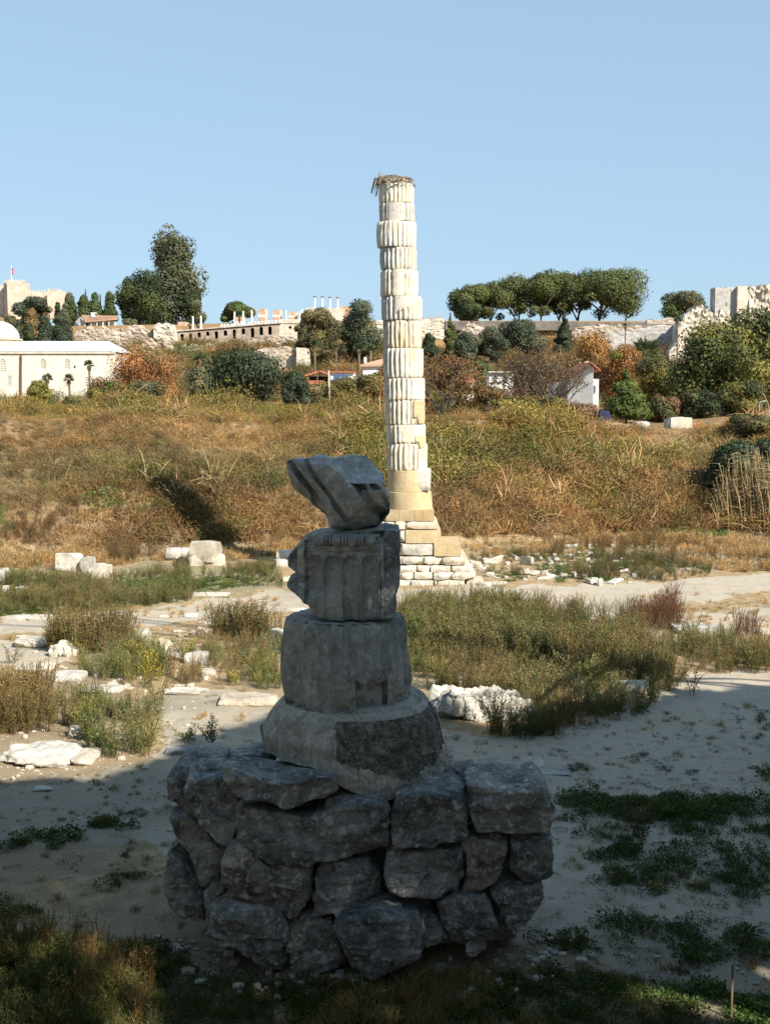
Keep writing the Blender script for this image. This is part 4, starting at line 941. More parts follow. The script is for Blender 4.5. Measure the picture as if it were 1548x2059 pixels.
def weed(name, seed, stems, h, leafc, stemc, tipc, spread=0.35, ll=0.075, lw=0.022, nl=26):
    rng = random.Random(seed); V = []; F = []; C = []
    for s in range(stems):
        a = rng.uniform(0, 2*PI); r = rng.uniform(0, .12); H = h*rng.uniform(.6, 1.05); ln = rng.uniform(.05, spread)
        base = Vector((r*math.cos(a), r*math.sin(a), 0)); pts = [base+Vector((ln*math.cos(a)*f*f, ln*math.sin(a)*f*f, H*f)) for f in (0, .35, .7, 1)]
        stemline(V, F, C, pts, 0.012, vary(stemc, rng))
        for k in range(nl):
            f = 0.1+0.9*(k+.5)/nl; i = min(2, int(f/.34)); p = pts[0].lerp(pts[3], f) if i > 2 else base+Vector((ln*math.cos(a)*f*f, ln*math.sin(a)*f*f, H*f))
            b_ = rng.uniform(0, 2*PI); d = Vector((math.cos(b_), math.sin(b_), rng.uniform(.1, 1.3)))
            c = leafc if f < .72 else tipc
            off = d*rng.uniform(0, .07*(1.25-f)); leafq(V, F, C, p+off, d, ll*rng.uniform(.6, 1.2)*(1.2-.4*f), lw, vary(c, rng, .35), rng)
    return src(name, V, F, C)
W_ = (1, 1, 1)
weed('leafy_weed', 1, 9, 1.0, (.085, .095, .03), (.13, .10, .05), (.17, .15, .06))
weed('leafy_weed_b', 2, 7, 1.15, (.10, .10, .035), (.14, .10, .05), (.20, .155, .07), .45)
weed('leafy_weed_c', 3, 11, .85, (.07, .095, .03), (.11, .10, .04), (.14, .14, .05), .4)
weed('brown_weed', 4, 8, 1.0, (.17, .125, .055), (.15, .10, .055), (.21, .15, .07), .35, .06, .02, 22)
weed('brown_weed_b', 5, 6, 1.1, (.15, .11, .05), (.13, .085, .05), (.18, .115, .055), .3, .05, .018, 18)
weed('yellow_weed', 6, 7, .8, (.22, .19, .04), (.17, .14, .05), (.40, .32, .04), .4, .06, .03, 20)
weed('grey_weed', 7, 9, .8, (.17, .18, .115), (.16, .14, .09), (.21, .21, .14), .4, .06, .018, 22)
def tuft(name, seed, n, h, w, c, lean=.7, seg=3):
    rng = random.Random(seed); V = []; F = []; C = []
    for i in range(n):
        a = rng.uniform(0, 2*PI); k = rng.uniform(0, lean); p = Vector((rng.gauss(0, .09), rng.gauss(0, .09), 0))
        blade(V, F, C, p, (math.cos(a)*k, math.sin(a)*k, 1), h*rng.uniform(.45, 1.1), w, vary(c, rng, .35), .35, rng, seg)
    return src(name, V, F, C)
tuft('dry_tuft', 11, 46, .5, .013, (.30, .22, .11)); tuft('dry_tuft_b', 12, 40, .38, .012, (.36, .28, .15), 1.0); tuft('green_tuft', 13, 50, .28, .012, (.09, .115, .03), .8)
def herb(name, seed, n, r, h, c, l=.07, w=.05):
    rng = random.Random(seed); V = []; F = []; C = []
    for i in range(n):
        a = rng.uniform(0, 2*PI); q = r*math.sqrt(rng.random()); z = h*rng.uniform(.1, 1)*(1.1-q/r*.5)
        d = Vector((math.cos(a), math.sin(a), rng.uniform(-.2, .8))); leafq(V, F, C, (q*math.cos(a+.3), q*math.sin(a+.3), z), d, l*rng.uniform(.6, 1.3), w*rng.uniform(.6, 1.2), vary(c, rng, .4), rng)
    return src(name, V, F, C)
herb('low_herb', 21, 110, .3, .16, (.075, .105, .028)); herb('low_herb_b', 22, 90, .25, .12, (.06, .10, .03), .05, .035); herb('creeping_herb', 23, 140, .34, .07, (.085, .11, .035), .04, .03)
herb('leaf_litter', 24, 60, .35, .03, (.20, .13, .06), .05, .03)
def brush(name, seed, n, h, cs, leaf=30, lc=(.16, .13, .05), w=.035, sp=.5):
    leaf = int(leaf*2.0)
    rng = random.Random(seed); V = []; F = []; C = []
    for i in range(n):
        a = rng.uniform(0, 2*PI); k = rng.uniform(.1, 1.5); p = Vector((rng.gauss(0, sp*.4), rng.gauss(0, sp*.4), rng.uniform(0, h*.35)))
        blade(V, F, C, p, (math.cos(a)*k, math.sin(a)*k, 1), h*rng.uniform(.4, 1.05), w*rng.uniform(.5, 1.1), vary(cs[i % len(cs)], rng, .3), rng.uniform(.1, .8), rng, 3)
    for i in range(leaf):
        a = rng.uniform(0, 2*PI); q = sp*math.sqrt(rng.random()); leafq(V, F, C, (q*math.cos(a), q*math.sin(a), h*rng.uniform(.2, .95)), (rng.uniform(-1, 1), rng.uniform(-1, 1), rng.uniform(-.3, 1)), .085, .042, vary(lc, rng, .3), rng)
    return src(name, V, F, C)
brush('dry_brush', 31, 60, .9, [(.24, .175, .09), (.31, .235, .13), (.17, .12, .06)], 24, (.20, .145, .065))
brush('dry_brush_b', 32, 60, .75, [(.27, .195, .10), (.20, .14, .07), (.35, .27, .155)], 20, (.22, .145, .065))
brush('olive_brush', 33, 36, .85, [(.20, .16, .07), (.13, .12, .045)], 90, (.15, .14, .045))
brush('green_brush', 34, 24, .7, [(.12, .12, .04)], 110, (.085, .11, .035))
brush('straw_brush', 35, 70, .6, [(.42, .31, .17), (.34, .23, .11)], 6, w=.028, sp=.6)
brush('bramble', 37, 14, .7, [(.12, .10, .05)], 150, (.095, .10, .04), sp=.75)
brush('bramble_dry', 38, 20, .75, [(.17, .12, .07)], 120, (.14, .105, .05), sp=.7)
brush('cut_reed', 36, 16, 1.3, [(.42, .33, .20)], 0, w=.03, sp=.4)

def stuff(name, label, cat, pts, srcs, choice, scale, tint, seed=0, tilt=0.12):
    pts = np.asarray(pts); n = len(pts); rng = np.random.default_rng(seed)
    me = bpy.data.meshes.new(name); c0 = pts.mean(0); me.vertices.add(n); me.vertices.foreach_set("co", (pts-c0).astype(np.float32).ravel())
    rot = np.stack([rng.normal(0, tilt, n), rng.normal(0, tilt, n), rng.uniform(0, 2*PI, n)], -1).astype(np.float32)
    a = me.attributes.new("rot", 'FLOAT_VECTOR', 'POINT'); a.data.foreach_set("vector", rot.ravel())
    a = me.attributes.new("scl", 'FLOAT', 'POINT'); a.data.foreach_set("value", np.asarray(scale, np.float32))
    a = me.attributes.new("pick", 'INT', 'POINT'); a.data.foreach_set("value", np.asarray(choice, np.int32))
    tc_ = np.hstack([tint, np.ones((n, 1))]).astype(np.float32)
    a = me.attributes.new("tint", 'FLOAT_COLOR', 'POINT'); a.data.foreach_set("color", tc_.ravel())
    o = bpy.data.objects.new(name, me); COL.objects.link(o); o.location = tuple(c0)
    g = bpy.data.node_groups.new(name+"_nodes", 'GeometryNodeTree')
    g.interface.new_socket(name="Geometry", in_out='INPUT', socket_type='NodeSocketGeometry'); g.interface.new_socket(name="Geometry", in_out='OUTPUT', socket_type='NodeSocketGeometry')
    N = g.nodes.new; gi = N("NodeGroupInput"); go = N("NodeGroupOutput"); iop = N("GeometryNodeInstanceOnPoints"); jn = N("GeometryNodeJoinGeometry")
    for s in reversed(srcs):
        oi = N("GeometryNodeObjectInfo"); oi.inputs["Object"].default_value = SRC[s]; oi.inputs["As Instance"].default_value = True
        g.links.new(oi.outputs["Geometry"], jn.inputs[0])
    def na(nm, ty):
        q = N("GeometryNodeInputNamedAttribute"); q.data_type = ty; q.inputs["Name"].default_value = nm; return q.outputs["Attribute"]
    g.links.new(gi.outputs[0], iop.inputs["Points"]); g.links.new(jn.outputs[0], iop.inputs["Instance"]); iop.inputs["Pick Instance"].default_value = True
    g.links.new(na("pick", 'INT'), iop.inputs["Instance Index"])
    er = N("FunctionNodeEulerToRotation"); g.links.new(na("rot", 'FLOAT_VECTOR'), er.inputs[0]); g.links.new(er.outputs[0], iop.inputs["Rotation"])
    g.links.new(na("scl", 'FLOAT'), iop.inputs["Scale"])
    g.links.new(iop.outputs[0], go.inputs[0])
    m = o.modifiers.new("growth", 'NODES'); m.node_group = g
    tag(o, label, cat, kind='stuff'); return o
def scatter_px(poly, dens, seed, z0=None, wob=1.0, keep=True, ymax=64):
    """points per square metre inside an outline given on the pit floor"""
    rng = np.random.default_rng(seed); c = np.array([gnd(x, min(max(y, 1060), 2300)) for x, y in poly])
    x0, x1, y0, y1 = c[:, 0].min(), c[:, 0].max(), c[:, 1].min(), min(c[:, 1].max(), ymax); n = int((x1-x0)*(y1-y0)*dens)
    x = rng.uniform(x0, x1, n); y = rng.uniform(y0, y1, n); gx, gy = pitzone(x, y)
    m = zone(gx, gy, [poly], 8*wob) > 0
    if keep:
        for (a, b, c_, d, yy) in KEEP:
            w = (c_-a); m &= ~((gx > a+w*.08) & (gx < c_-w*.08) & (gy < d+14) & (gy > b+(d-b)*0.35) & (y < yy+.4))
    x, y = x[m], y[m]; return np.stack([x, y, terr(x, y)], -1)
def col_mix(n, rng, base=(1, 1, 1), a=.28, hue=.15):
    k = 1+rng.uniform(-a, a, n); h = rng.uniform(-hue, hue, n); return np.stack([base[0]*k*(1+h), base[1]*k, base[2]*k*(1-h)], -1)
def field(name, label, cat, polys, dens, srcs, probs, smin, smax, seed, tint=W_, a=.28, keep=True, clump=0.0, wob=1.0):
    P = np.vstack([scatter_px(p, dens, seed+i*11, keep=keep, wob=wob) for i, p in enumerate(polys)]); rng = np.random.default_rng(seed+1)
    if clump:
        f = fbm(P*np.array([.9, .9, 0])+seed, 4, seed % 50, .7); P = P[f > (clump-1)*0.6+rng.normal(0, .12, len(f))]
    n = len(P); big = 0.75+0.5*(fbm(P*np.array([.5, .5, 0])+seed*3, 3, 7)+.5)
    pn = fbm(P*np.array([.45, .45, 0])+seed*5, 3, 17)        # species grow in drifts
    pr = np.array(probs, float); pr /= pr.sum(); cum = np.cumsum(pr); u = np.clip(0.5+pn*1.1+rng.normal(0, .22, n), 0, .9999); ch = np.searchsorted(cum, u)
    return stuff(name, label, cat, P, srcs, np.clip(ch, 0, len(srcs)-1), rng.uniform(smin, smax, n)*big, col_mix(n, rng, tint, a), seed)

A_ = [(806, 1228), (900, 1222), (1000, 1214), (1100, 1222), (1240, 1250), (1340, 1296), (1420, 1300), (1548, 1312), (1700, 1320), (1700, 1356), (1548, 1352), (1392, 1356), (1330, 1400), (1290, 1440), (1200, 1470), (1080, 1492), (960, 1480), (1060, 1440), (880, 1392), (830, 1400), (806, 1330)]
field('tall_weeds', 'dense field of tall green and brown weeds behind the dark stack', 'weeds', [A_], 26, ['brown_weed', 'leafy_weed_b', 'leafy_weed', 'leafy_weed_c', 'brown_weed_b'], [1.0, 2.6, 3.4, 2.2, .8], .42, .85, 1, (1.25, 1.36, 1.2), clump=.75)
field('tall_weeds', 'reddish brown weed clump at the far right end of the green weeds', 'weeds', [[(1250, 1240), (1360, 1225), (1370, 1268), (1270, 1275)], [(1460, 1270), (1520, 1262), (1520, 1290), (1465, 1292)]], 22, ['brown_weed', 'brown_weed_b'], [1, 1], .5, .85, 2, (1.1, .85, .8))
B1 = [(-200, 1420), (0, 1425), (80, 1400), (200, 1395), (240, 1412), (330, 1425), (300, 1450), (290, 1535), (180, 1560), (30, 1592), (-200, 1620)]
B1b = [(-200, 1400), (100, 1408), (110, 1478), (-200, 1490)]
field('tall_weeds', 'tall golden brown weeds at the left edge of the view', 'weeds', [B1b], 32, ['brown_weed', 'leafy_weed_b', 'brown_weed_b'], [2.5, 1.2, 1], .6, 1.0, 3, (1.25, 1.25, 1.0))
field('tall_weeds', 'mixed weeds on the near left slope above the path', 'weeds', [[(110, 1415), (240, 1412), (330, 1440), (300, 1520), (190, 1535), (170, 1480), (110, 1460)]], 19, ['brown_weed', 'leafy_weed_c', 'leafy_weed', 'grey_weed', 'dry_tuft'], [1.3, 2, 1.7, 1, 1.7], .4, .85, 4, (1.25, 1.36, 1.15), clump=.75)
B2 = [(85, 1296), (270, 1290), (300, 1300), (420, 1290), (520, 1288), (566, 1290), (566, 1392), (430, 1386), (338, 1384), (250, 1380), (170, 1362), (130, 1330)]
field('tall_weeds', 'mixed brown, grey and yellow weeds between the left paths', 'weeds', [B2], 17, ['brown_weed', 'grey_weed', 'leafy_weed_c', 'yellow_weed', 'leafy_weed'], [1.8, 1.2, 1.6, 1.0, 1.4], .38, .75, 5, (1.25, 1.34, 1.12), clump=.6)
field('tall_weeds', 'tall bushy weeds standing by the upper left path', 'weeds', [[(100, 1290), (140, 1285), (265, 1282), (270, 1305), (180, 1322), (100, 1312)], [(480, 1268), (566, 1262), (566, 1292), (400, 1288)]], 20, ['leafy_weed_b', 'brown_weed', 'leafy_weed'], [1.5, 1.5, 1], .7, 1.05, 6, (1.15, 1.2, 1.05))
C_ = [(-200, 1155), (0, 1160), (150, 1160), (340, 1148), (566, 1140), (568, 1186), (470, 1184), (380, 1206), (230, 1228), (110, 1236), (-200, 1240)]
field('low_weeds', 'low green and tan herbs on the strip below the left bank', 'weeds', [C_], 24, ['low_herb', 'leafy_weed_c', 'green_tuft', 'brown_weed', 'leafy_weed'], [3, 1.6, 2, 1.4, 1], .32, .6, 7, (1.15, 1.2, 1.05))
D_ = [(940, 1125), (1120, 1110), (1300, 1120), (1430, 1145), (1420, 1164), (1250, 1170), (1120, 1174), (980, 1162)]
field('low_weeds', 'patchy herbs growing through the stones right of the column', 'weeds', [D_], 16, ['low_herb', 'brown_weed', 'leafy_weed_c', 'dry_tuft'], [2, 1, 1.6, 1.4], .35, .62, 8)
field('grass', 'sparse dry grass and herbs on the floor at the right', 'grass', [[(930, 1100), (1300, 1075), (1800, 1070), (1800, 1150), (1548, 1148), (1420, 1150), (1300, 1115), (960, 1120)]], 9, ['dry_tuft', 'straw_brush', 'green_tuft', 'brown_weed'], [2, 1.6, 1.4, .7], .4, .8, 9, (1.1, 1.0, .85))
field('grass', 'green grass strip at the foot of the right bank', 'grass', [[(1090, 1040), (1240, 1035), (1420, 1045), (1450, 1075), (1300, 1085), (1150, 1070)]], 14, ['low_herb', 'green_tuft', 'green_brush'], [2, 2, .6], .6, .95, 10, (1.4, 1.6, 1.2))
field('grass', 'thin tan grass fringing the dirt paths', 'grass', [[(0, 1240), (566, 1200), (566, 1250), (300, 1275), (0, 1330)], [(330, 1500), (560, 1500), (560, 1400), (430, 1388)], [(1250, 1200), (1548, 1190), (1548, 1270), (1340, 1265)], [(20, 1575), (300, 1530), (440, 1490), (440, 1520), (300, 1550), (60, 1592)]], 7, ['dry_tuft_b', 'creeping_herb', 'dry_tuft'], [2, 1, 1], .3, .6, 11, (1.2, 1.1, 1.0), clump=.9)
F_ = [[(-300, 1700), (0, 1692), (60, 1678), (200, 1680), (220, 1712), (150, 1745), (0, 1760), (-300, 1790)], [(1110, 1650), (1300, 1640), (1560, 1600), (1700, 1640), (1548, 1690), (1200, 1700)], [(1100, 1840), (1380, 1850), (1560, 1930), (1300, 1960), (1120, 1900)], [(90, 1760), (230, 1732), (290, 1760), (300, 1780), (160, 1786)], [(-300, 1800), (20, 1785), (125, 1800), (130, 1830), (40, 1850), (-300, 1860)], [(190, 1640), (270, 1638), (275, 1660), (190, 1665)],
      [(1120, 1590), (1240, 1588), (1390, 1610), (1380, 1640), (1200, 1652), (1120, 1630)], [(1190, 1725), (1290, 1690), (1420, 1688), (1700, 1685), (1700, 1780), (1548, 1790), (1500, 1810), (1300, 1800), (1200, 1765)], [(1080, 1878), (1160, 1880), (1200, 1915), (1150, 1935), (1080, 1910)],
      [(1480, 1545), (1700, 1550), (1700, 1580), (1500, 1580)], [(1380, 1840), (1450, 1838), (1440, 1870), (1380, 1868)], [(1450, 1868), (1700, 1880), (1700, 1910), (1480, 1900)], [(960, 1445), (1290, 1410), (1280, 1455), (1080, 1478), (970, 1478)]]
field('ground_cover', 'dark low mats of grass and herbs in the shade', 'ground cover', F_, 55, ['low_herb_b', 'green_tuft', 'low_herb', 'creeping_herb'], [2, 1.5, 1.5, 1], .35, .8, 12, (.8, .84, .7), clump=1.0, wob=5)  # tree shade partly put into the plant tint
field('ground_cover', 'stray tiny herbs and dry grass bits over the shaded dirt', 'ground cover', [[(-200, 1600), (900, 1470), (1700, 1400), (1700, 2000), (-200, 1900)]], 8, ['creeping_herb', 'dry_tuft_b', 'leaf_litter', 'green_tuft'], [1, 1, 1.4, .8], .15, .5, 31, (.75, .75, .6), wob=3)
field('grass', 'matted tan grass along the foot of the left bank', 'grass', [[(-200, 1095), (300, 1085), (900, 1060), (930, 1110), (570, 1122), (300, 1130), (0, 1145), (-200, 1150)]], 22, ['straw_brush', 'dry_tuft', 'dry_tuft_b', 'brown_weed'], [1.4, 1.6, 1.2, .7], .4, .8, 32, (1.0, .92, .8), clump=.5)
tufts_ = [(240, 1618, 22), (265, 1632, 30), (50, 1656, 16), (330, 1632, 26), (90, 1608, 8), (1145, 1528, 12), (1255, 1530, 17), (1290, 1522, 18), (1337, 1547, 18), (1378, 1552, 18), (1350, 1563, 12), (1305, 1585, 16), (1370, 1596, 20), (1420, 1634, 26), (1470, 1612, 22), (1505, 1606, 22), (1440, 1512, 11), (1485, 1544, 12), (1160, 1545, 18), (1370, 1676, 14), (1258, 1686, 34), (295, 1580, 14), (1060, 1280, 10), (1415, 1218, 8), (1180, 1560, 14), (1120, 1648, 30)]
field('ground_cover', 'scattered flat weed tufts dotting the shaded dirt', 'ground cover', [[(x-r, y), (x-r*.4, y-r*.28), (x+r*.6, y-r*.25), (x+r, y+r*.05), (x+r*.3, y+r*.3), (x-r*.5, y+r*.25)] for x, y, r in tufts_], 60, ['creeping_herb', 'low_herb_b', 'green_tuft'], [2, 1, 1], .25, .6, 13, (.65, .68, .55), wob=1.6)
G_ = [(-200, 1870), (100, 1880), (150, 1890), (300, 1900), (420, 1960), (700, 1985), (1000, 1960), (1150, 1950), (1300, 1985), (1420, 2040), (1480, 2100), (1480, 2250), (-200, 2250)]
field('grass', 'dark tangle of grass along the bottom of the view', 'grass', [G_], 115, ['dry_tuft', 'low_herb', 'green_tuft', 'leaf_litter', 'creeping_herb'], [1.0, 1.8, 1.3, .8, 1.4], .28, .65, 14, (.8, .84, .7), keep=False)  # tint lowered so the grass colour carries some of the shade
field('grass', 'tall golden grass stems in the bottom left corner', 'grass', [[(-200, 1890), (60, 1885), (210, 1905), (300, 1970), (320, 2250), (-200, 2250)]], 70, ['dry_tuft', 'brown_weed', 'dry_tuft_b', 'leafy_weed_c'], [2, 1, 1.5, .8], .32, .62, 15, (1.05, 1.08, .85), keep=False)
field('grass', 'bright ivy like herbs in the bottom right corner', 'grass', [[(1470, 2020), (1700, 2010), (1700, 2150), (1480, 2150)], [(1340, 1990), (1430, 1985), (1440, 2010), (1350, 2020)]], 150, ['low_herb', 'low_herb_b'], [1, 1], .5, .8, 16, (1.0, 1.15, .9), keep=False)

# bank and plain edge: brush in drifts
def bank_brush(name, label, n, xr, yr, srcs, seed, cond, smin, smax, tint=W_, a=.3, tilt=.25, probs=None):
    rng = np.random.default_rng(seed); x = rng.uniform(*xr, n); y = rng.uniform(*yr, n)
    k = np.abs(x) < 0.37*y+2; x, y = x[k], y[k]; z = terr(x, y)
    d = fbm(np.stack([x*.11, y*.11, 0*x], -1)+5, 4, 91); m = cond(x, y, z, d); x, y, z, d = x[m], y[m], z[m], d[m]
    pr = np.array(probs or [1]*len(srcs), float); cum = np.cumsum(pr/pr.sum()); u = np.clip(.5+d*1.5+rng.normal(0, .22, len(x)), 0, .9999); ch = np.searchsorted(cum, u)
    T = col_mix(len(x), rng, tint, a, .12); g = fbm(np.stack([x*.3, y*.45, 0*x+seed], -1), 3, 12); T = T*np.where(((z > 4.2) & (y < 200))[:, None], np.array([1.1, .97, .9]), 1.0)*(1+.75*g)[:, None]*np.stack([1+.15*d, np.ones_like(d), 1-.2*d], -1)
    big = np.where(rng.random(len(x)) < .03, 1.6, 1.0)
    return stuff(name, label, 'brush', np.stack([x, y, z-.05], -1), srcs, ch, rng.uniform(smin, smax, len(x))*(1+.9*d)*big*np.where((z > 4.9) & (y < 200), np.clip(.62+1.5*fbm(np.stack([x*.55, y*.12, 0*x+2], -1), 3, 61), .38, 1.1), 1), T, seed, tilt)
def upper(x, y, z, d): return (y > 50) & (z > 2.4+1.2*d)
def lower(x, y, z, d): return (y > 46) & (z > .22) & (z <= 2.6+1.2*d)
right = lambda x: sstep(4, 12, x)
bank_brush('bank_brush', 'thick olive and tan scrub covering the upper bank and its crest', 21000, (-30, 30), (52, 88), ['dry_brush', 'dry_brush_b', 'olive_brush', 'olive_brush', 'green_brush'], 41,
   lambda x, y, z, d: upper(x, y, z, d) & (np.random.default_rng(1).random(len(x)) > .7*right(x)) & ~((x > 11.5) & (y > 73)), .75, 1.2, (1.22, 1.18, .98), probs=[1.6, 1.2, 2.4, 1.8, .5])
bank_brush('bank_brush', 'matted rusty brown dry scrub on the lower bank', 12000, (-30, 30), (46, 72), ['straw_brush', 'dry_brush_b', 'dry_brush', 'dry_brush', 'olive_brush'], 42,
   lambda x, y, z, d: lower(x, y, z, d) & (np.random.default_rng(2).random(len(x)) > .4*right(x)), .6, 1.05, (1.22, 1.1, 1.0), probs=[1.2, 2, 2, 1.5, .4])
bank_brush('dry_stalks', 'tall pale dry stalks standing out of the bank scrub', 420, (-24, 24), (50, 76), ['cut_reed'], 43, lambda x, y, z, d: (z > .8) & (d > -.1), .7, 1.7, (1.1, 1.05, 1.0))
bank_brush('bank_grass', 'thin tan grass on the bare right side of the bank', 3500, (3, 30), (54, 76), ['dry_tuft', 'dry_tuft_b', 'straw_brush'], 44, lambda x, y, z, d: (z > .2) & (z < 5.4), .8, 1.4, (1.0, .9, .8))
bank_brush('green_patches', 'small fresh green patches low on the left bank', 900, (-20, -9), (46, 58), ['green_brush', 'low_herb'], 45, lambda x, y, z, d: (z > .1) & (z < 2.2) & (vn(np.stack([x*.45, y*.45, 0*x], -1), 3) > .45), .7, 1.2, (1.2, 1.6, 1.2))
bank_brush('crest_bushes', 'taller olive bushes breaking the line of the bank crest', 260, (-30, 30), (62, 86), ['olive_brush', 'green_brush', 'dry_brush'], 51, lambda x, y, z, d: (z > 4.6) & (d > -.15) & (x < 12), .95, 1.45, (.95, .93, .78))
bank_brush('brambles', 'darker bramble clumps standing out of the bank scrub', 1300, (-30, 30), (53, 86), ['bramble', 'bramble_dry'], 52, lambda x, y, z, d: (z > 1.6) & (fbm(np.stack([x*.35, y*.5, 0*x+3], -1), 3, 44) > .03) & (x < 11), .8, 1.5, (.85, .85, .75))
bank_brush('crest_reeds', 'dry reed tips along the bank crest', 900, (-30, 14), (63, 80), ['cut_reed', 'straw_brush'], 53, lambda x, y, z, d: (z > 4.7) & (fbm(np.stack([x*.5, y*.3, 0*x+8], -1), 3, 45) > -.02), .9, 1.6, (.8, .75, .65))
bank_brush('plain_scrub', 'scrub spreading over the plain behind the bank', 7000, (-60, 60), (74, 150), ['olive_brush', 'dry_brush', 'green_brush', 'olive_brush'], 46, lambda x, y, z, d: ((d > -.25) & (x < 11)) | (y > 86), .4, .75, (1.2, .98, .78))
bank_brush('hill_scrub', 'low scrub dotted over the far hillside', 9000, (-170, 170), (235, 420), ['olive_brush', 'green_brush', 'dry_brush'], 47, lambda x, y, z, d: (d > -.3) & (y < 352), 2.0, 4.0, (.95, .85, .72))

# ------------------------------------------------------------------ tall shade trees beside and behind the viewer: their crowns cast the foreground shade
SHADE = [(-500, 1600), (0, 1570), (60, 1568), (130, 1560), (200, 1566), (250, 1545), (330, 1528), (380, 1490), (440, 1478), (520, 1458), (640, 1440), (880, 1448), (960, 1466), (1060, 1452), (1100, 1432), (1210, 1424), (1300, 1402), (1390, 1386), (1548, 1378), (1800, 1372), (2300, 1366), (2300, 2700), (-500, 2700)]
LIT = [[(-500, 1885), (60, 1880), (150, 1898), (230, 1930), (320, 2000), (330, 2100), (-500, 2100)], [(1395, 1922), (1548, 1944), (1800, 1972), (1800, 2006), (1548, 1994), (1420, 1966)], [(1190, 1950), (1240, 1948), (1240, 1960), (1195, 1962)], [(1210, 1990), (1290, 1980), (1340, 1995), (1430, 2012), (1415, 2042), (1235, 2036)], [(1425, 2002), (1548, 2000), (1800, 2000), (1800, 2140), (1440, 2140)]]
def shade_trees():
    rng = np.random.default_rng(77); n = 60000
    gx = rng.uniform(-9.5, 15, n); gy = rng.uniform(8, 30, n); z = rng.uniform(13, 21, n); z = np.where(gx < -2, rng.uniform(15, 22, n), z)
    px, py = pitzone(gx, gy); P = np.stack([px/130.0, py/45.0, 0*px], -1)
    wy = 14*fbm(P, 4, 3); wx = 24*fbm(P+9, 3, 8)
    m = inpoly(px+wx, py+wy, SHADE)
    for q in LIT: m &= ~(inpoly(px+wx*.5, py+wy*.5, q) & (rng.random(n) > .03 if q is not LIT[0] else rng.random(n) > .22))
    L = np.stack([gx, gy, 0*gx], -1) + TOSUN[None]*(z/TOSUN[2])[:, None]
    qx, qy = proj(L); vis = (L[:, 1] > .5) & (qx > -250) & (qx < 1800) & (qy > -350); m &= ~vis
    L = L[m]
    n2 = 130000; O = np.stack([rng.uniform(-15, 24, n2), rng.uniform(0.5, 27, n2), rng.uniform(3, 20, n2)], -1); O = O[((O[:, 2] > 12.5) & (rng.random(n2) < .3)) | (O[:, 0] > 7)]      # added unseen leaves overhead and at right, blocking sky light
    G2 = O - TOSUN[None]*(O[:, 2]/TOSUN[2])[:, None]; px2, py2 = pitzone(G2[:, 0], G2[:, 1]); ok = (px2 < -90) | (inpoly(px2, py2, SHADE) & inpoly(px2, py2-18, SHADE))
    for q in LIT: ok &= ~inpoly(px2, py2, q)
    qx, qy = proj(O); ok &= ~((qx > -250) & (qx < 1800) & (qy > -60)); ok &= fbm(O*.35, 3, 6) > -.3; L = np.vstack([L, O[ok]]); print('canopy leaves', len(L))
    trunks = [(-8.0, -1.5), (9.5, -3.0), (15.5, -6.0), (14.5, 3.0), (21.5, 0.0), (20.5, 9.5), (27, 7.0), (15.5, 19)]  # first and last are added to carry the sky-blocking leaves
    lab = ['shade tree immediately left of and behind the viewpoint', 'nearest tall shade tree to the right of the viewpoint', 'shade tree farthest behind the viewpoint', 'second shade tree along the right side path', 'shade tree in the outer row behind the second', 'farthest tall shade tree on the right', 'shade tree at the outer end of the right row', 'leafy shade tree standing on the pit floor beyond the right edge']
    tc = np.array(trunks); k = np.argmin(((L[:, None, :2]-tc[None])**2).sum(-1)+rng.normal(0, 3, (len(L), len(tc))), 1)
    for i, (tx, ty) in enumerate(trunks):
        z0 = Z(tx, ty); tr = thing('shade_tree', lab[i], 'tree', (tx, ty, z0-.1), 'tall trees shading the viewpoint')
        b = MB(); b.tube([(tx, ty, z0-.2), (tx+.15, ty, z0+3), (tx-.1, ty+.1, z0+8), (tx+.1, ty, 16)], [.42, .34, .26, .12], 10); Q = L[k == i]
        for q in Q[:: max(1, len(Q)//26)]:
            s = rng.uniform(7, 13); br = [(tx, ty, s), ((tx*1.2+q[0])/2.2, (ty*1.2+q[1])/2.2, (s+q[2])/2+.6), tuple(q)]
            W_s = np.array([np.array(br[k_])*(1-f_)+np.array(br[k_+1])*f_ for k_ in (0, 1) for f_ in np.linspace(0, 1, 12)]); bx, by = proj(W_s)
            if not ((W_s[:, 1] > .3) & (bx > -300) & (bx < 1850) & (by > -150)).any(): b.tube(br, [.12, .07, .02], 5)
        b.build('trunk', M['bark'], tr, smooth=True)
        C = col_mix(len(Q), rng, (.05, .07, .025), .3); V, F, CC = leaf_cards(Q, rng, .42, C); obj('crown', V, F, M['tree'], tr, cols=CC)
def leaf_cards(P, rng, size, C, flat=0.0):
    n = len(P); u = rng.normal(size=(n, 3)); u[:, 2] *= (1-flat); u /= np.linalg.norm(u, axis=1, keepdims=True); w = rng.normal(size=(n, 3)); w -= (w*u).sum(1, keepdims=True)*u; w /= np.linalg.norm(w, axis=1, keepdims=True)
    s = size*rng.uniform(.6, 1.2, n)[:, None]; u = u*s*.5; w = w*s*.36
    V = np.stack([P-u, P+w*.9-u*.1, P+u, P-w+u*.15], 1).reshape(-1, 3); F = np.arange(4*n).reshape(n, 4); return V, F, np.repeat(C, 4, 0)
shade_trees()
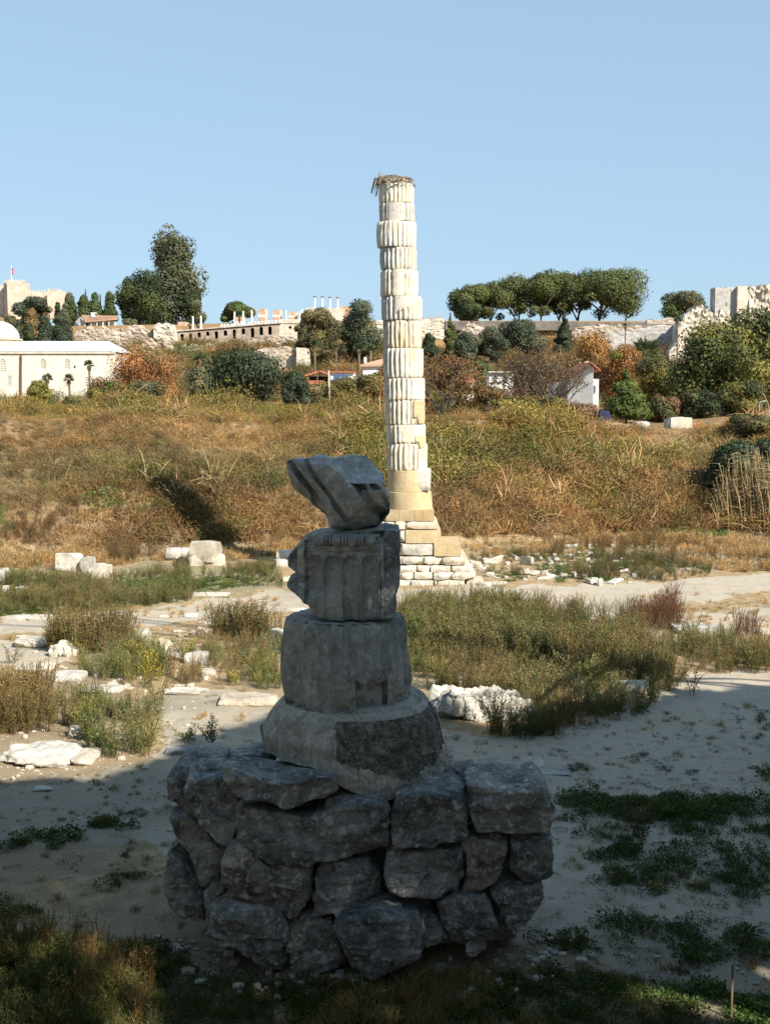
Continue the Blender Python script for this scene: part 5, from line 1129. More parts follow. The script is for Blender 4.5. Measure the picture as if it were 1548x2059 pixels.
# added unseen trees, placed to close off the sky behind and beside the viewer
SKY_BLOCKERS = [(-16, 6, 'shade tree nearest the viewpoint on its left'), (-19, -3, 'second shade tree on the left of the viewpoint'), (-11, -8, 'broad tree behind the viewpoint to the left'), (-2, -11, 'broad tree straight behind the viewpoint'), (6, -15, 'broad tree behind the viewpoint to the right'), (15, -14, 'broad tree at the back of the right grove'), (25, -9, 'broad tree at the outer back of the right grove'), (-18, 15, 'leafy tree on the left rim of the pit'), (34, 2, 'leafy tree outermost on the right rim')]
for i, (tx, ty, lb) in enumerate(SKY_BLOCKERS):
    rng = np.random.default_rng(300+i); z0 = Z(tx, ty); tr = thing('grove_tree', lb, 'tree', (tx, ty, z0-.1), 'tall trees shading the viewpoint')
    n = 4200; u = rng.normal(size=(n, 3)); u /= np.linalg.norm(u, axis=1, keepdims=True); r = rng.uniform(.55, 1.02, n)[:, None]*(1+.25*fbm(u*1.7+i, 3, i))[:, None]
    P = np.array([tx, ty, 10.5])+u*r*np.array([6.2, 5.4, 9.0]); P = P[(P[:, 2] > z0+1)]; qx, qy = proj(P); P = P[~((P[:, 1] > .5) & (qx > -200) & (qx < 1750))]
    b = MB(); b.tube([(tx, ty, z0-.2), (tx+.2, ty, 9), (tx, ty+.2, 16)], [.4, .28, .1], 8); b.build('trunk', M['bark'], tr, smooth=True)
    V, F, CC = leaf_cards(P, rng, .8, col_mix(len(P), rng, (.045, .06, .022), .3)); obj('crown', V, F, M['tree'], tr, cols=CC)
# ------------------------------------------------------------------ trees beyond the pit
YF = np.concatenate([np.arange(70, 250, 1.0), np.arange(250, 420, .5)])
GREEN = (.045, .065, .022); DARK = (.028, .043, .020); PINE = (.062, .082, .028); OLIVE = (.075, .08, .035); GREY = (.075, .09, .055); CEDAR = (.038, .055, .035)
ORANGE = (.20, .10, .038); RUST = (.17, .075, .032); BROWN = (.13, .085, .045); YEL = (.17, .14, .035); OLGOLD = (.125, .125, .032)
BR = np.array([1.35, 1.25, 1.15])
def crown_cards(blobs, rng, size, cols, dens=1.0, cap=15000, flat=.3, tight=False):
    Ps = []; Cs = []; Ns = []; area = sum(4*PI*((b[1][0]*b[1][1]+b[1][0]*b[1][2]+b[1][1]*b[1][2])/3) for b in blobs); tot = min(cap, int(area/(size*size*.35)*1.9*dens)); 
    for c, r in blobs:
        r = np.array(r, float); k = max(6, int(tot*(r[0]*r[2])/sum(q[1][0]*q[1][2] for q in blobs)))
        u = rng.normal(size=(k, 3)); u /= np.linalg.norm(u, axis=1, keepdims=True); q = (rng.uniform(.66, 1.0, k) if tight else rng.uniform(.52, 1.08, k))[:, None]; q = q*(1+(.26 if tight else .5)*fbm(u*2.8+c[0], 3, 5))[:, None]
        Ps.append(np.array(c)+u*q*r); Ns.append(u); cc = np.array(cols[int(rng.integers(len(cols)))])*rng.uniform(.78, 1.25); Cs.append(col_mix(k, rng, cc, .17, .08))
    P = np.vstack(Ps); N = np.vstack(Ns)+rng.normal(0, .36, P.shape); N /= np.linalg.norm(N, axis=1, keepdims=True)
    u = np.cross(N, rng.normal(size=P.shape)); u /= np.linalg.norm(u, axis=1, keepdims=True); w = np.cross(N, u); s = size*rng.uniform(.55, 1.25, len(P))[:, None]; u = u*s*.5; w = w*s*.42
    V = np.stack([P-u, P+w*.9-u*.1, P+u, P-w+u*.15], 1).reshape(-1, 3); return V, np.arange(4*len(P)).reshape(-1, 4), np.repeat(np.vstack(Cs)*BR, 4, 0)
def tree(name, label, px, ptop, pbase, wpx, kind, cols, Y=None, cat='tree', seed=None, trunk=True, group=None, dens=1.0, lift=None, size=None, low=None):
    seed = tree.k*7+3 if seed is None else seed; tree.k += 1; rng = np.random.default_rng(seed)
    if 'umbrella pines' in (group or ''): wpx = wpx*1.5; dens = dens*1.3; ptop -= 4
    if Y is None: Y = hit(px, pbase, YF)
    x = xat(px, pbase, Y); z0 = Z(x, Y); H = zat(ptop, Y)-z0; W = wpx/F_PX*Y*1.12; r0 = W/2; size = size or max(.16, Y*.0016)
    t_ = thing(name, label, cat, (x, Y, z0), group); bl = []; b = MB(); cen = lambda f: np.array([x, Y, z0+H*f])
    hang = {'round': .22, 'bush': .0, 'cone': .08, 'umbrella': .45, 'tall': .18, 'oval': .12}[kind] if low is None else low
    if kind in ('round', 'bush', 'oval'):
        nb = 16 if W/Y*F_PX > 60 else 9
        for i in range(nb):
            f = rng.uniform(hang+.12, .86); a = rng.uniform(0, 2*PI); e = math.sqrt(max(.05, 1-((f-.5-hang*.3)/.62)**2)); q = rng.uniform(.15, .66)*r0*e
            s = r0*rng.uniform(.30, .46); bl.append(((x+q*math.cos(a), Y+q*math.sin(a), z0+H*f), (s, s, min(s*.85, H*.3))))
        bl.append((tuple(cen(.5+hang/2)), (r0*.62, r0*.62, H*(.38-hang/4)))); bl.append((tuple(cen(.86)), (r0*.42, r0*.42, H*.14)))
    elif kind == 'cone':
        for i in range(13):
            f = i/12; rr = r0*(1-f)**.85*rng.uniform(.8, 1.1)+.05*r0
            for j in range(3 if f < .7 else 1):
                a = rng.uniform(0, 2*PI); bl.append(((x+rr*.45*math.cos(a), Y+rr*.45*math.sin(a), z0+H*(hang+(1-hang)*f*.96)), (rr*.62, rr*.62, H*.075)))
    elif kind == 'umbrella':
        for i in range(15):
            a = rng.uniform(0, 2*PI); q = r0*math.sqrt(rng.uniform(0, 1))*.72; f = .40+.38*(1-(q/r0)**2)+rng.uniform(-.1, .05)
            s = r0*rng.uniform(.30, .42); bl.append(((x+q*math.cos(a), Y+q*math.sin(a), z0+H*f), (s, s, s*.85)))
        for i in range(6):
            a = rng.uniform(0, 2*PI); s = r0*rng.uniform(.16, .28); bl.append(((x+r0*.75*math.cos(a), Y+r0*.75*math.sin(a), z0+H*rng.uniform(.22, .45)), (s, s, s*.7)))
        bl.append((tuple(cen(.66)), (r0*.6, r0*.6, H*.22)))
    elif kind == 'tall':
        for i in range(32):
            f = rng.uniform(hang, .93); a = rng.uniform(0, 2*PI); e = (1.0-.45*f) if f > .25 else .85; q = r0*rng.uniform(.1, .75)*e; s = r0*rng.uniform(.28, .42)
            bl.append(((x+q*math.cos(a), Y+q*math.sin(a), z0+H*f), (s, s, s*1.3)))
        bl.append((tuple(cen(.55)), (r0*.55, r0*.55, H*.40)))
    if trunk:
        tr = max(.10, H*.018)
        b.tube([(x, Y, z0-.5), (x+r0*.06, Y, z0+H*.3), (x-r0*.04, Y, z0+H*.6), (x, Y, z0+H*.86)], [tr, tr*.8, tr*.5, tr*.15], 7)
        if kind == 'umbrella':
            for i in range(5):
                a = rng.uniform(0, 2*PI); b.tube([(x, Y, z0+H*rng.uniform(.08, .3)), (x+r0*.3*math.cos(a), Y+r0*.3*math.sin(a), z0+H*.42), (x+r0*.62*math.cos(a), Y+r0*.62*math.sin(a), z0+H*.62)], [tr*.75, tr*.6, tr*.3], 6)
        for i in range(7):
            c, r = bl[int(rng.integers(len(bl)))]; f = rng.uniform(.25, .5) if kind != 'umbrella' else rng.uniform(.38, .5)
            b.tube([(x, Y, z0+H*f), ((x+c[0])/2, (Y+c[1])/2, (z0+H*f+c[2])/2-.02*H), c], [tr*.5, tr*.35, tr*.12], 5)
        b.build('trunk', M['bark'], t_, smooth=True)
    V, F, C = crown_cards(bl, rng, size, cols, dens, tight=(Y > 250)); obj('crown', V, F, M['tree'], t_, cols=C)
    return t_
tree.k = 0
def bare_tree(name, label, px, ptop, pbase, wpx, Y, leafcol=None, nleaf=0, seed=1, cat='tree', stemc=None, levels=4, n1=9):
    rng = random.Random(seed); x = xat(px, pbase, Y); z0 = Z(x, Y); H = zat(ptop, Y)-z0; W = wpx/F_PX*Y; b = MB(); tips = []
    t_ = thing(name, label, cat, (x, Y, z0))
    def grow(p, d, l, r, lev):
        q = p+d*l; m_ = p+d*l*.5+Vector((rng.uniform(-1, 1), rng.uniform(-1, 1), 0))*l*.07
        b.tube([p, m_, q], [r, r*.8, r*.55], 5 if lev > 2 else 3, cap=False)
        if lev == 0 or l < .12: tips.append(q); return
        for k in range(3 if lev > 1 else 4):
            v = Vector((rng.uniform(-1, 1), rng.uniform(-1, 1), rng.uniform(-.25, .9))).normalized(); grow(p.lerp(q, rng.uniform(.55, 1)), (d*.85+v*.75).normalized(), l*rng.uniform(.5, .8), r*.55, lev-1)
    for k in range(n1):
        a = rng.uniform(0, 2*PI); s = rng.uniform(.05, 1.0); d = Vector((math.cos(a)*s*W/H*1.1, math.sin(a)*s*W/H*.8, 1)).normalized(); grow(Vector((x+rng.uniform(-.2, .2), Y, z0-.1)), d, H*rng.uniform(.30, .48), H*.012, levels)
    c = stemc or (.15, .115, .085); o = obj('trunk', b.V, b.F, M['tree'], t_, cols=[c]*len(b.V))
    if nleaf:
        R2 = np.random.default_rng(seed); T = np.array([tuple(t) for t in tips]); P = T[R2.integers(len(T), size=nleaf)]+R2.normal(0, H*.03, (nleaf, 3)); P = P[P[:, 2] > z0+.3]
        idx = R2.integers(len(leafcol), size=len(P)); C = np.array(leafcol)[idx]*R2.uniform(.7, 1.3, (len(P), 1)); V, F, CC = leaf_cards(P, R2, max(.17, Y*.0022), C); obj('leaves', V, F, M['tree'], t_, cols=CC)
    return t_
def palm(label, px, ptop, pbase, wpx, Y=None, seed=1, skirt=True, name='palm_tree', trunk=True, col=(.075, .10, .04)):
    if Y is None: Y = hit(px, pbase, YF)
    rng = random.Random(seed); x = xat(px, pbase, Y); z0 = Z(x, Y); zt = zat(ptop, Y); R_ = wpx/F_PX*Y/2; zc = zt-R_*.9; t_ = thing(name, label, 'palm', (x, Y, z0))
    if trunk:
        b = MB(); b.tube([(x, Y, z0-.3), (x+.05, Y, (z0+zc)/2), (x, Y, zc)], [R_*.2, R_*.17, R_*.2], 8)
        b.build('trunk', M['bark'], t_, smooth=True)
    V, F, C = [], [], []
    for k in range(34):
        a = rng.uniform(0, 2*PI); e = rng.uniform(-.3, 1.3); d = Vector((math.cos(a)*math.cos(e), math.sin(a)*math.cos(e), math.sin(e)))
        for j in range(7):
            d2 = (d+Vector((rng.uniform(-.35, .35), rng.uniform(-.35, .35), rng.uniform(-.25, .25)))).normalized(); leafq(V, F, C, Vector((x, Y, zc))+d*R_*.25, d2, R_*rng.uniform(.7, .95), R_*.10, vary(col, rng, .35), rng)
    obj('fronds', V, F, M['tree'], t_, cols=C)
    if skirt:
        V, F, C = [], [], []
        for k in range(70):
            a = rng.uniform(0, 2*PI); leafq(V, F, C, (x+R_*.18*math.cos(a), Y+R_*.18*math.sin(a), zc-rng.uniform(-.1, .5)*R_), (math.cos(a)*.35, math.sin(a)*.35, -1), R_*.55, R_*.12, vary((.17, .11, .06), rng, .3), rng)
        obj('dead_fronds', V, F, M['tree'], t_, cols=C)
    return t_

# hilltop left
tree('eucalyptus_tree', 'tallest dark tree on the left skyline with ragged clumps', 352, 466, 655, 136, 'tall', [GREY, OLIVE, GREY, (.05, .06, .035)], Y=392, seed=5, size=.85, dens=3.0, low=.15)
tree('eucalyptus_tree', 'shaggy lower tree hugging the right side of the tallest tree', 385, 560, 655, 62, 'oval', [OLIVE, GREY, DARK], Y=390, seed=6)
tree('pine_tree', 'broad dark green pine left of the tallest skyline tree', 294, 540, 658, 126, 'round', [GREEN, DARK, PINE, GREEN], Y=385, seed=17, low=.05, dens=1.5)
tree('pine_tree', 'small dark pine at the left foot of the broad pine', 258, 556, 650, 46, 'oval', [DARK, CEDAR], Y=388)
tree('shrub', 'low bare greenish shrub under the broad pine', 262, 642, 662, 34, 'bush', [OLIVE, GREY], Y=378, cat='shrub', trunk=False)
for i, (p, t0, w, c, lb) in enumerate([(142, 588, 42, GREY, 'pale green round tree right of the castle wall'), (170, 592, 36, GREY, 'light green tree second right of the castle wall'), (193, 586, 34, (.06, .09, .04), 'bright green willowy tree left of the house chimney'), (222, 585, 36, GREEN, 'green tree above the right end of the tiled house')]):
    tree('hill_tree', lb, p, t0, 655, w, 'oval', [c, GREEN], Y=440, seed=40+i)
tree('cypress_tree', 'thin cypress spike behind the light green trees', 174, 580, 655, 9, 'cone', [DARK], Y=445); tree('cypress_tree', 'second thin cypress spike nearer the broad pine', 204, 588, 655, 9, 'cone', [DARK], Y=445)
for i, (p, t0, b0, w, k, c, lb) in enumerate([(66, 595, 690, 66, 'round', [CEDAR, DARK], 'dark conifer in front of the castle tower'), (92, 603, 690, 34, 'oval', [(.12, .10, .05), OLIVE], 'yellowish thin tree right of the dark conifer below the castle'), (66, 618, 690, 46, 'round', [(.16, .115, .05), (.12, .10, .05)], 'golden brown round tree below the castle'),
        (24, 632, 690, 54, 'round', [CEDAR, OLIVE], 'dull green tree just above the mosque dome'), (92, 636, 692, 50, 'oval', [DARK, CEDAR], 'dark tree in the middle above the mosque roof'), (132, 618, 694, 44, 'oval', [CEDAR, GREY], 'grey green conifer left of the tiled house'), (60, 648, 694, 40, 'oval', [DARK, GREEN], 'low dark green tree right of the mosque dome'),
        (120, 652, 696, 56, 'round', [CEDAR, DARK], 'wide dark conifer standing over the mosque roof'), (118, 606, 660, 22, 'round', [DARK], 'small dark tree under the right castle wall')]):
    tree('hill_tree', lb, p, t0, b0, w, k, c, Y=[330, 332, 322, 300, 292, 300, 286, 284, 420][i], seed=60+i, low=.03)
tree('stone_pine', 'lone round crowned pine behind the ruined terrace columns', 478, 604, 655, 64, 'umbrella', [PINE, (.05, .08, .025)], Y=415, seed=81, dens=1.4, low=.3)
# umbrella pines on the hilltop right
for i, (p, t0, w, lb) in enumerate([(948, 574, 62, 'leftmost small umbrella pine on the right skyline'), (985, 570, 66, 'second umbrella pine from the left on the skyline'), (1040, 556, 96, 'umbrella pine with a forked trunk, third from the left'), (1086, 553, 66, 'umbrella pine fourth from the left above the dark wall'),
        (1122, 545, 84, 'umbrella pine in the middle of the skyline row'), (1160, 541, 80, 'umbrella pine with a leaning trunk in the skyline row'), (1203, 536, 100, 'highest umbrella pine of the skyline row')]):
    tree('stone_pine', lb, p, t0, 642, w, 'umbrella', [PINE, (.075, .09, .03), GREEN], Y=390+(i % 3)*5, seed=90+i, dens=1.5, group='umbrella pines along the hilltop')
tree('stone_pine', 'umbrella pine with foliage hanging to the ground at the right end of the row', 1256, 541, 644, 92, 'bush', [PINE, (.075, .09, .03)], Y=388, seed=99, dens=1.6, low=.08, group='umbrella pines along the hilltop')
tree('stone_pine', 'low left flank pine of the row near the pale ruined wall', 938, 598, 645, 42, 'round', [DARK, PINE], Y=385, seed=98, dens=1.4, low=.1, group='umbrella pines along the hilltop')
tree('hill_tree', 'round pale green tree alone left of the ruined keep', 1370, 592, 634, 96, 'round', [GREY, OLIVE, GREEN], Y=400, seed=101, dens=1.3)
# hillside trees centre and right
tree('eucalyptus_tree', 'olive green gum tree right of the arcaded terrace', 645, 616, 725, 84, 'round', [OLIVE, GREY, (.10, .09, .04)], Y=300, seed=110, dens=1.3, low=.12)
tree('eucalyptus_tree', 'lower olive tree at the right end of the terrace arcade', 612, 640, 712, 40, 'oval', [OLIVE, CEDAR], Y=310, seed=111)
tree('cedar_tree', 'big dark cedar immediately left of the tall column', 722, 600, 718, 98, 'round', [CEDAR, DARK, GREY], Y=302, seed=112, dens=1.5, low=.1)
tree('cypress_tree', 'yellow green conical tree right of the tall column', 905, 632, 742, 44, 'cone', [(.08, .085, .025), GREEN], Y=300, seed=113, dens=1.4)
tree('hill_tree', 'bluish dark tree low beside the conical tree', 935, 665, 745, 70, 'round', [CEDAR, GREY], Y=290, seed=114, dens=1.3)
tree('hill_tree', 'bluish green tree below the pines', 985, 655, 740, 70, 'round', [CEDAR, GREY], Y=295, seed=115, dens=1.3)
tree('hill_tree', 'wide grey green tree in front of the dark retaining wall', 1050, 641, 735, 96, 'round', [CEDAR, GREY], Y=305, seed=116, dens=1.3)
tree('cypress_tree', 'small dark conical tree below the umbrella pines', 1132, 622, 690, 42, 'cone', [DARK, CEDAR], Y=320, seed=117, dens=1.5)
tree('hill_tree', 'dark green bush right below the pale crenellated wall', 862, 668, 742, 40, 'round', [DARK, CEDAR], Y=285, seed=118)
tree('hill_tree', 'green bush between rusty shrubs right of the column', 965, 725, 800, 60, 'round', [GREEN, (.05, .09, .03)], Y=180, seed=119)
# edge-of-plain vegetation
tree('bay_tree', 'large dark green rounded tree at the bank top left of the column', 492, 705, 830, 205, 'bush', [DARK, (.04, .05, .025), CEDAR, GREEN], Y=112, seed=130, size=.27, dens=2.2)
tree('bay_tree', 'smaller dark bush joined to the right of the large rounded tree', 592, 745, 830, 66, 'bush', [DARK, CEDAR], Y=108, seed=131, dens=1.4)
tree('autumn_tree', 'orange leaved autumn tree right of the mosque', 296, 705, 840, 165, 'round', [(.24, .12, .04), RUST, (.16, .11, .05), ORANGE], Y=122, seed=132, dens=.75, low=.0)
tree('shrub', 'grey green shrub in front of the orange tree', 290, 772, 842, 92, 'bush', [GREY, OLIVE], Y=112, cat='shrub', seed=133, trunk=False)
tree('shrub', 'green and rust shrub at the lower left of the orange tree', 222, 765, 835, 96, 'bush', [GREEN, OLGOLD, (.14, .09, .04)], Y=110, cat='shrub', seed=134, trunk=False)
tree('shrub', 'dark olive shrub in front of the mosque wall', 84, 768, 835, 58, 'bush', [OLGOLD, OLIVE], Y=112, cat='shrub', seed=135, trunk=False)
tree('shrub', 'low green shrub at the far left bank top', 8, 802, 845, 66, 'bush', [GREEN, OLGOLD], Y=98, cat='shrub', seed=136, trunk=False)
tree('shrub', 'low rusty shrub between mosque wall and palms', 52, 800, 838, 56, 'bush', [(.16, .11, .04), OLIVE], Y=105, cat='shrub', seed=137, trunk=False)
tree('shrub', 'greenish low shrub at the foot of the left palms', 158, 796, 838, 60, 'bush', [OLIVE, (.14, .12, .05)], Y=108, cat='shrub', seed=138, trunk=False)
tree('shrub', 'pale green shrub mass between orange tree and dark tree', 405, 735, 830, 80, 'bush', [GREY, (.11, .11, .06)], Y=135, cat='shrub', seed=139, trunk=False)
tree('shrub', 'yellow green thicket below the low tiled house', 690, 765, 830, 120, 'bush', [(.11, .11, .035), (.14, .105, .045), OLIVE], Y=120, cat='shrub', seed=140, trunk=False, dens=.9)
tree('shrub', 'tan thicket directly left of the column', 752, 750, 830, 70, 'bush', [(.13, .11, .04), ORANGE, OLIVE], Y=118, cat='shrub', seed=141, trunk=False, dens=.9)
tree('shrub', 'mixed green thicket under the red roofed shed', 625, 778, 832, 70, 'bush', [OLIVE, (.12, .11, .05)], Y=116, cat='shrub', seed=142, trunk=False)
tree('shrub', 'rust leaved bush seen through behind the column', 800, 700, 830, 90, 'bush', [(.2, .1, .04), GREEN], Y=140, cat='shrub', seed=143, trunk=False)
bare_tree('sumac_shrub', 'rust red sumac with pale bent stems right of the column', 890, 690, 880, 150, 76, [RUST, ORANGE, (.14, .09, .04)], 3400, seed=4, cat='shrub', stemc=(.30, .25, .19), n1=10)
bare_tree('sumac_shrub', 'rusty sumac spreading down the bank right of the column', 965, 745, 915, 150, 74, [RUST, (.14, .10, .045), OLGOLD, ORANGE], 3000, seed=6, cat='shrub', stemc=(.30, .25, .19), n1=9)
bare_tree('sumac_shrub', 'low rust shrub behind the lower fluted drums', 845, 800, 930, 90, 72, [RUST, (.14, .10, .045)], 1200, seed=8, cat='shrub', stemc=(.34, .29, .22), n1=6)
bare_tree('bare_tree', 'large leafless brown tree in front of the white gabled house', 1095, 668, 870, 215, 84, [(.16, .10, .05), (.13, .10, .05)], 1500, seed=11, n1=20, levels=4)
bare_tree('bare_tree', 'second twiggy leafless tree left of the large leafless one', 1035, 735, 860, 120, 90, [(.15, .10, .05), RUST], 900, seed=12, n1=12, levels=4)
tree('autumn_tree', 'orange tree crown behind the leafless tree', 1195, 668, 790, 130, 'round', [ORANGE, (.22, .13, .04), BROWN], Y=150, seed=150, dens=.8, low=.1)
tree('autumn_tree', 'orange crown right of the white gabled house', 1255, 690, 800, 90, 'round', [(.2, .13, .04), ORANGE, OLGOLD], Y=145, seed=151, dens=.8, low=.1)
tree('conifer', 'bright green layered conifer above the row of white blocks', 1256, 738, 868, 100, 'cone', [(.075, .105, .025), (.05, .075, .02)], Y=82, seed=152, dens=1.6, low=.12)
tree('autumn_tree', 'golden green tree right of the layered conifer', 1320, 712, 865, 110, 'round', [YEL, OLGOLD, OLIVE], Y=100, seed=153, dens=1.2, low=.08)
tree('broadleaf_tree', 'large dense green tree filling the right side of the bank top', 1435, 655, 866, 215, 'round', [OLGOLD, GREEN, (.06, .07, .02), (.12, .11, .03)], Y=92, seed=154, size=.27, dens=2.6, low=.02)
tree('broadleaf_tree', 'higher green tree cut by the right edge', 1530, 618, 866, 170, 'round', [OLGOLD, GREEN, OLIVE], Y=97, seed=155, size=.27, dens=2.6, low=.02)
tree('shrub', 'brown grey bush beneath the golden green tree', 1330, 800, 870, 80, 'bush', [BROWN, OLIVE], Y=84, cat='shrub', seed=156, trunk=False)
tree('shrub', 'dark bush under the large green tree behind the yellowish block', 1400, 790, 872, 90, 'bush', [DARK, OLIVE], Y=84, cat='shrub', seed=157, trunk=False)
tree('shrub', 'olive bush at the right edge on the bank top', 1490, 775, 872, 110, 'bush', [OLIVE, DARK, OLGOLD], Y=84, cat='shrub', seed=158, trunk=False)
tree('shrub', 'brown dry bush overhanging the reeds at the right edge', 1520, 838, 925, 110, 'bush', [(.12, .085, .045), OLIVE], Y=69, cat='shrub', seed=159, trunk=False)
tree('shrub', 'shadowy evergreen bush behind the reeds', 1470, 890, 1010, 125, 'bush', [DARK, CEDAR], Y=63.8, cat='shrub', seed=160, trunk=False, dens=1.3)
tree('shrub', 'dark evergreen bush at the right edge behind the reeds', 1545, 880, 1030, 110, 'bush', [DARK, OLIVE], Y=63.5, cat='shrub', seed=161, trunk=False, dens=1.3)
tree('shrub', 'green bush at the foot of the leafless tree', 1105, 800, 860, 90, 'bush', [(.08, .09, .04), OLIVE], Y=82, cat='shrub', seed=162, trunk=False)
tree('shrub', 'tan bush left of the row of white blocks', 1165, 815, 865, 70, 'bush', [BROWN, (.14, .11, .06)], Y=80, cat='shrub', seed=163, trunk=False)
tree('shrub', 'pale olive thicket on the bank crest between column and leafless tree', 1010, 805, 880, 120, 'bush', [(.13, .115, .05), OLGOLD], Y=78, cat='shrub', seed=164, trunk=False, dens=.9)
# palms
palm('small palm in front of the mosque, leftmost of three', 97, 750, 830, 24, 140, 1); palm('small palm with a shaggy trunk in the middle of three by the mosque', 141, 752, 830, 24, 140, 2); palm('tallest of three small palms by the mosque, beside its end', 182, 724, 830, 24, 150, 3)
palm('palm with a pale crown above the large dark tree, left one', 402, 708, 790, 34, 210, 4); palm('palm with a pale crown above the large dark tree, right one', 440, 712, 790, 24, 212, 5)
palm('palm left of the red roofed shed below the gum tree', 633, 682, 765, 26, 200, 6); palm('palm with dark bare trunk in front of the cedar', 722, 690, 775, 26, 198, 7); palm('stubby shaggy palm between the gum tree and the cedar', 676, 692, 760, 16, 205, 8)
palm('palm on the ruined slope left of the ruined keep', 1360, 636, 712, 18, 250, 9); palm('low spreading palm below the ruins at the right', 1296, 680, 760, 66, 160, 10, skirt=False); palm('palm just left of the large green tree among ruins', 1256, 650, 700, 14, 262, 11)
palm('palm clump right of the low tiled house', 745, 692, 752, 28, 215, 12, skirt=False)
# reeds at the right bank foot
def reeds():
    rng = random.Random(9); k = 0
    for i in range(190):
        px = 1440+118*rng.random()**.8; py = rng.uniform(1046, 1070)-(1500-px)*.06; Y = hit(px, py); x = xat(px, py, Y); z0 = Z(x, Y); b = MB(); H = rng.uniform(1.8, 4.0)*(0.6+.4*min(1, (px-1430)/60)); ln = rng.uniform(-.55, .12)
        r = rng.uniform(.016, .028); pts = [(x+ln*f*f, Y+.1*f, z0+H*f) for f in (0, .3, .65, 1)]; c = vary((.42, .32, .17), rng, .3)
        V = []; F = []; C = []
        b.tube(pts, [r, r, r*.8, r*.3], 4, c=c, cap=False); V, F, C = list(map(Vector, b.V)), list(b.F), list(b.C)
        for j in range(rng.randint(4, 9)):
            f = rng.uniform(.35, 1); blade(V, F, C, (x+ln*f*f, Y+.1*f, z0+H*f), (rng.uniform(-1, 1), rng.uniform(-1, 1), .5), rng.uniform(.3, .7), .03, vary((.36, .29, .16) if rng.random() < .7 else (.12, .14, .06), rng, .3), .8, rng, 3)
        o = obj('reed', V, F, M['tree'], loc=(x, Y, z0), cols=C); tag(o, 'tall dry cane reed in the clump at the right foot of the bank', 'reed', 'cane reeds at the right bank foot')
reeds()
bare_tree('dead_sapling', 'pale leafless sapling trunk on the bank beside the column', 868, 838, 985, 24, 64, seed=21, n1=2, levels=2, stemc=(.42, .36, .28)); 
for i, (p, t0, b0, Yb, lb) in enumerate([(1252, 842, 872, 75, 'thin pale sapling in front of the white blocks, left one'), (1274, 838, 872, 75.2, 'thin pale sapling with crossed branches by the white blocks')]): bare_tree('sapling', lb, p, t0, b0, 18, Yb, seed=30+i, n1=3, levels=1, stemc=(.4, .34, .26))
# spiky weed above the pedestal and other single plants
def single(px, py, label, h, lc, seed, name='weed_plant', stems=7):
    Y = hit(px, py); x = xat(px, py, Y); z0 = Z(x, Y); s = weed('tmpw%d' % seed, seed, stems, h, lc, (.14, .10, .05), (lc[0]*1.4, lc[1]*1.3, lc[2]), .5, .085, .022, 34); me = s.data
    ti = NTW; me.materials.clear(); me.materials.append(M['tree']); o = bpy.data.objects.new(name, me); COL.objects.link(o); o.location = (x, Y, z0); tag(o, label, 'plant')
NTW = None
single(428, 1500, 'spiky green weed standing alone above the pedestal top left', .58, (.10, .11, .045), 51, stems=9); single(378, 1494, 'small drooping weed left of the spiky one', .32, (.09, .11, .04), 52, stems=6); single(1392, 1400, 'tall thin weed rising from the shadow edge at the right', .75, (.12, .09, .04), 53, stems=5); single(1360, 1380, 'thin weed left of the tall one at the shadow edge', .5, (.12, .10, .04), 54, stems=4)
single(22, 1335, 'grey green weed poking above the left ledge', .5, (.14, .15, .09), 55, stems=5); single(1003, 1225, 'single grey green weed above the field by the path', .6, (.13, .14, .08), 56, stems=4); single(318, 1420, 'yellow flowering weed at the end of the left ledge', .9, (.12, .12, .04), 57, stems=8); single(1290, 1700, 'tall leafy weed in the shade at the right', .85, (.05, .06, .025), 58, stems=8)
# ------------------------------------------------------------------ buildings and ruins beyond
def wall_holes(name, outline, holes, Y, thick, mat, parent, front=True):
    """upright wall in the x-z plane at distance Y (world coordinates) with real openings"""
    loops = [[Vector((x, z, 0)) for x, z in outline]]+[[Vector((x, z, 0)) for x, z in h] for h in holes]
    tris = tessellate_polygon(loops); flat = [p for l in loops for p in l]; V = [(p.x, Y, p.y) for p in flat]+[(p.x, Y+thick, p.y) for p in flat]; n = len(flat)
    F = [tuple(t_) for t_ in tris]+[tuple(i+n for i in t_)[::-1] for t_ in tris]; k = 0
    for l in loops:
        m = len(l)
        for i in range(m): a, b = k+i, k+(i+1) % m; F.append((a, b, b+n, a+n))
        k += m
    return obj(name, V, F, M[mat], parent)
def arch(px, pt, pb, w, Y, n=7):
    x0, x1 = xat(px-w/2, pb, Y), xat(px+w/2, pb, Y); zt, zb = zat(pt, Y), zat(pb, Y); r = (x1-x0)/2; c = (x0+x1)/2
    return [(x0, zb), (x1, zb)]+[(c+r*math.cos(a), zt-r+r*math.sin(a)) for a in np.linspace(0, PI, n)]
def rect(a, t_, b, c, Y): return [(xat(a, c, Y), zat(c, Y)), (xat(b, c, Y), zat(c, Y)), (xat(b, t_, Y), zat(t_, Y)), (xat(a, t_, Y), zat(t_, Y))]
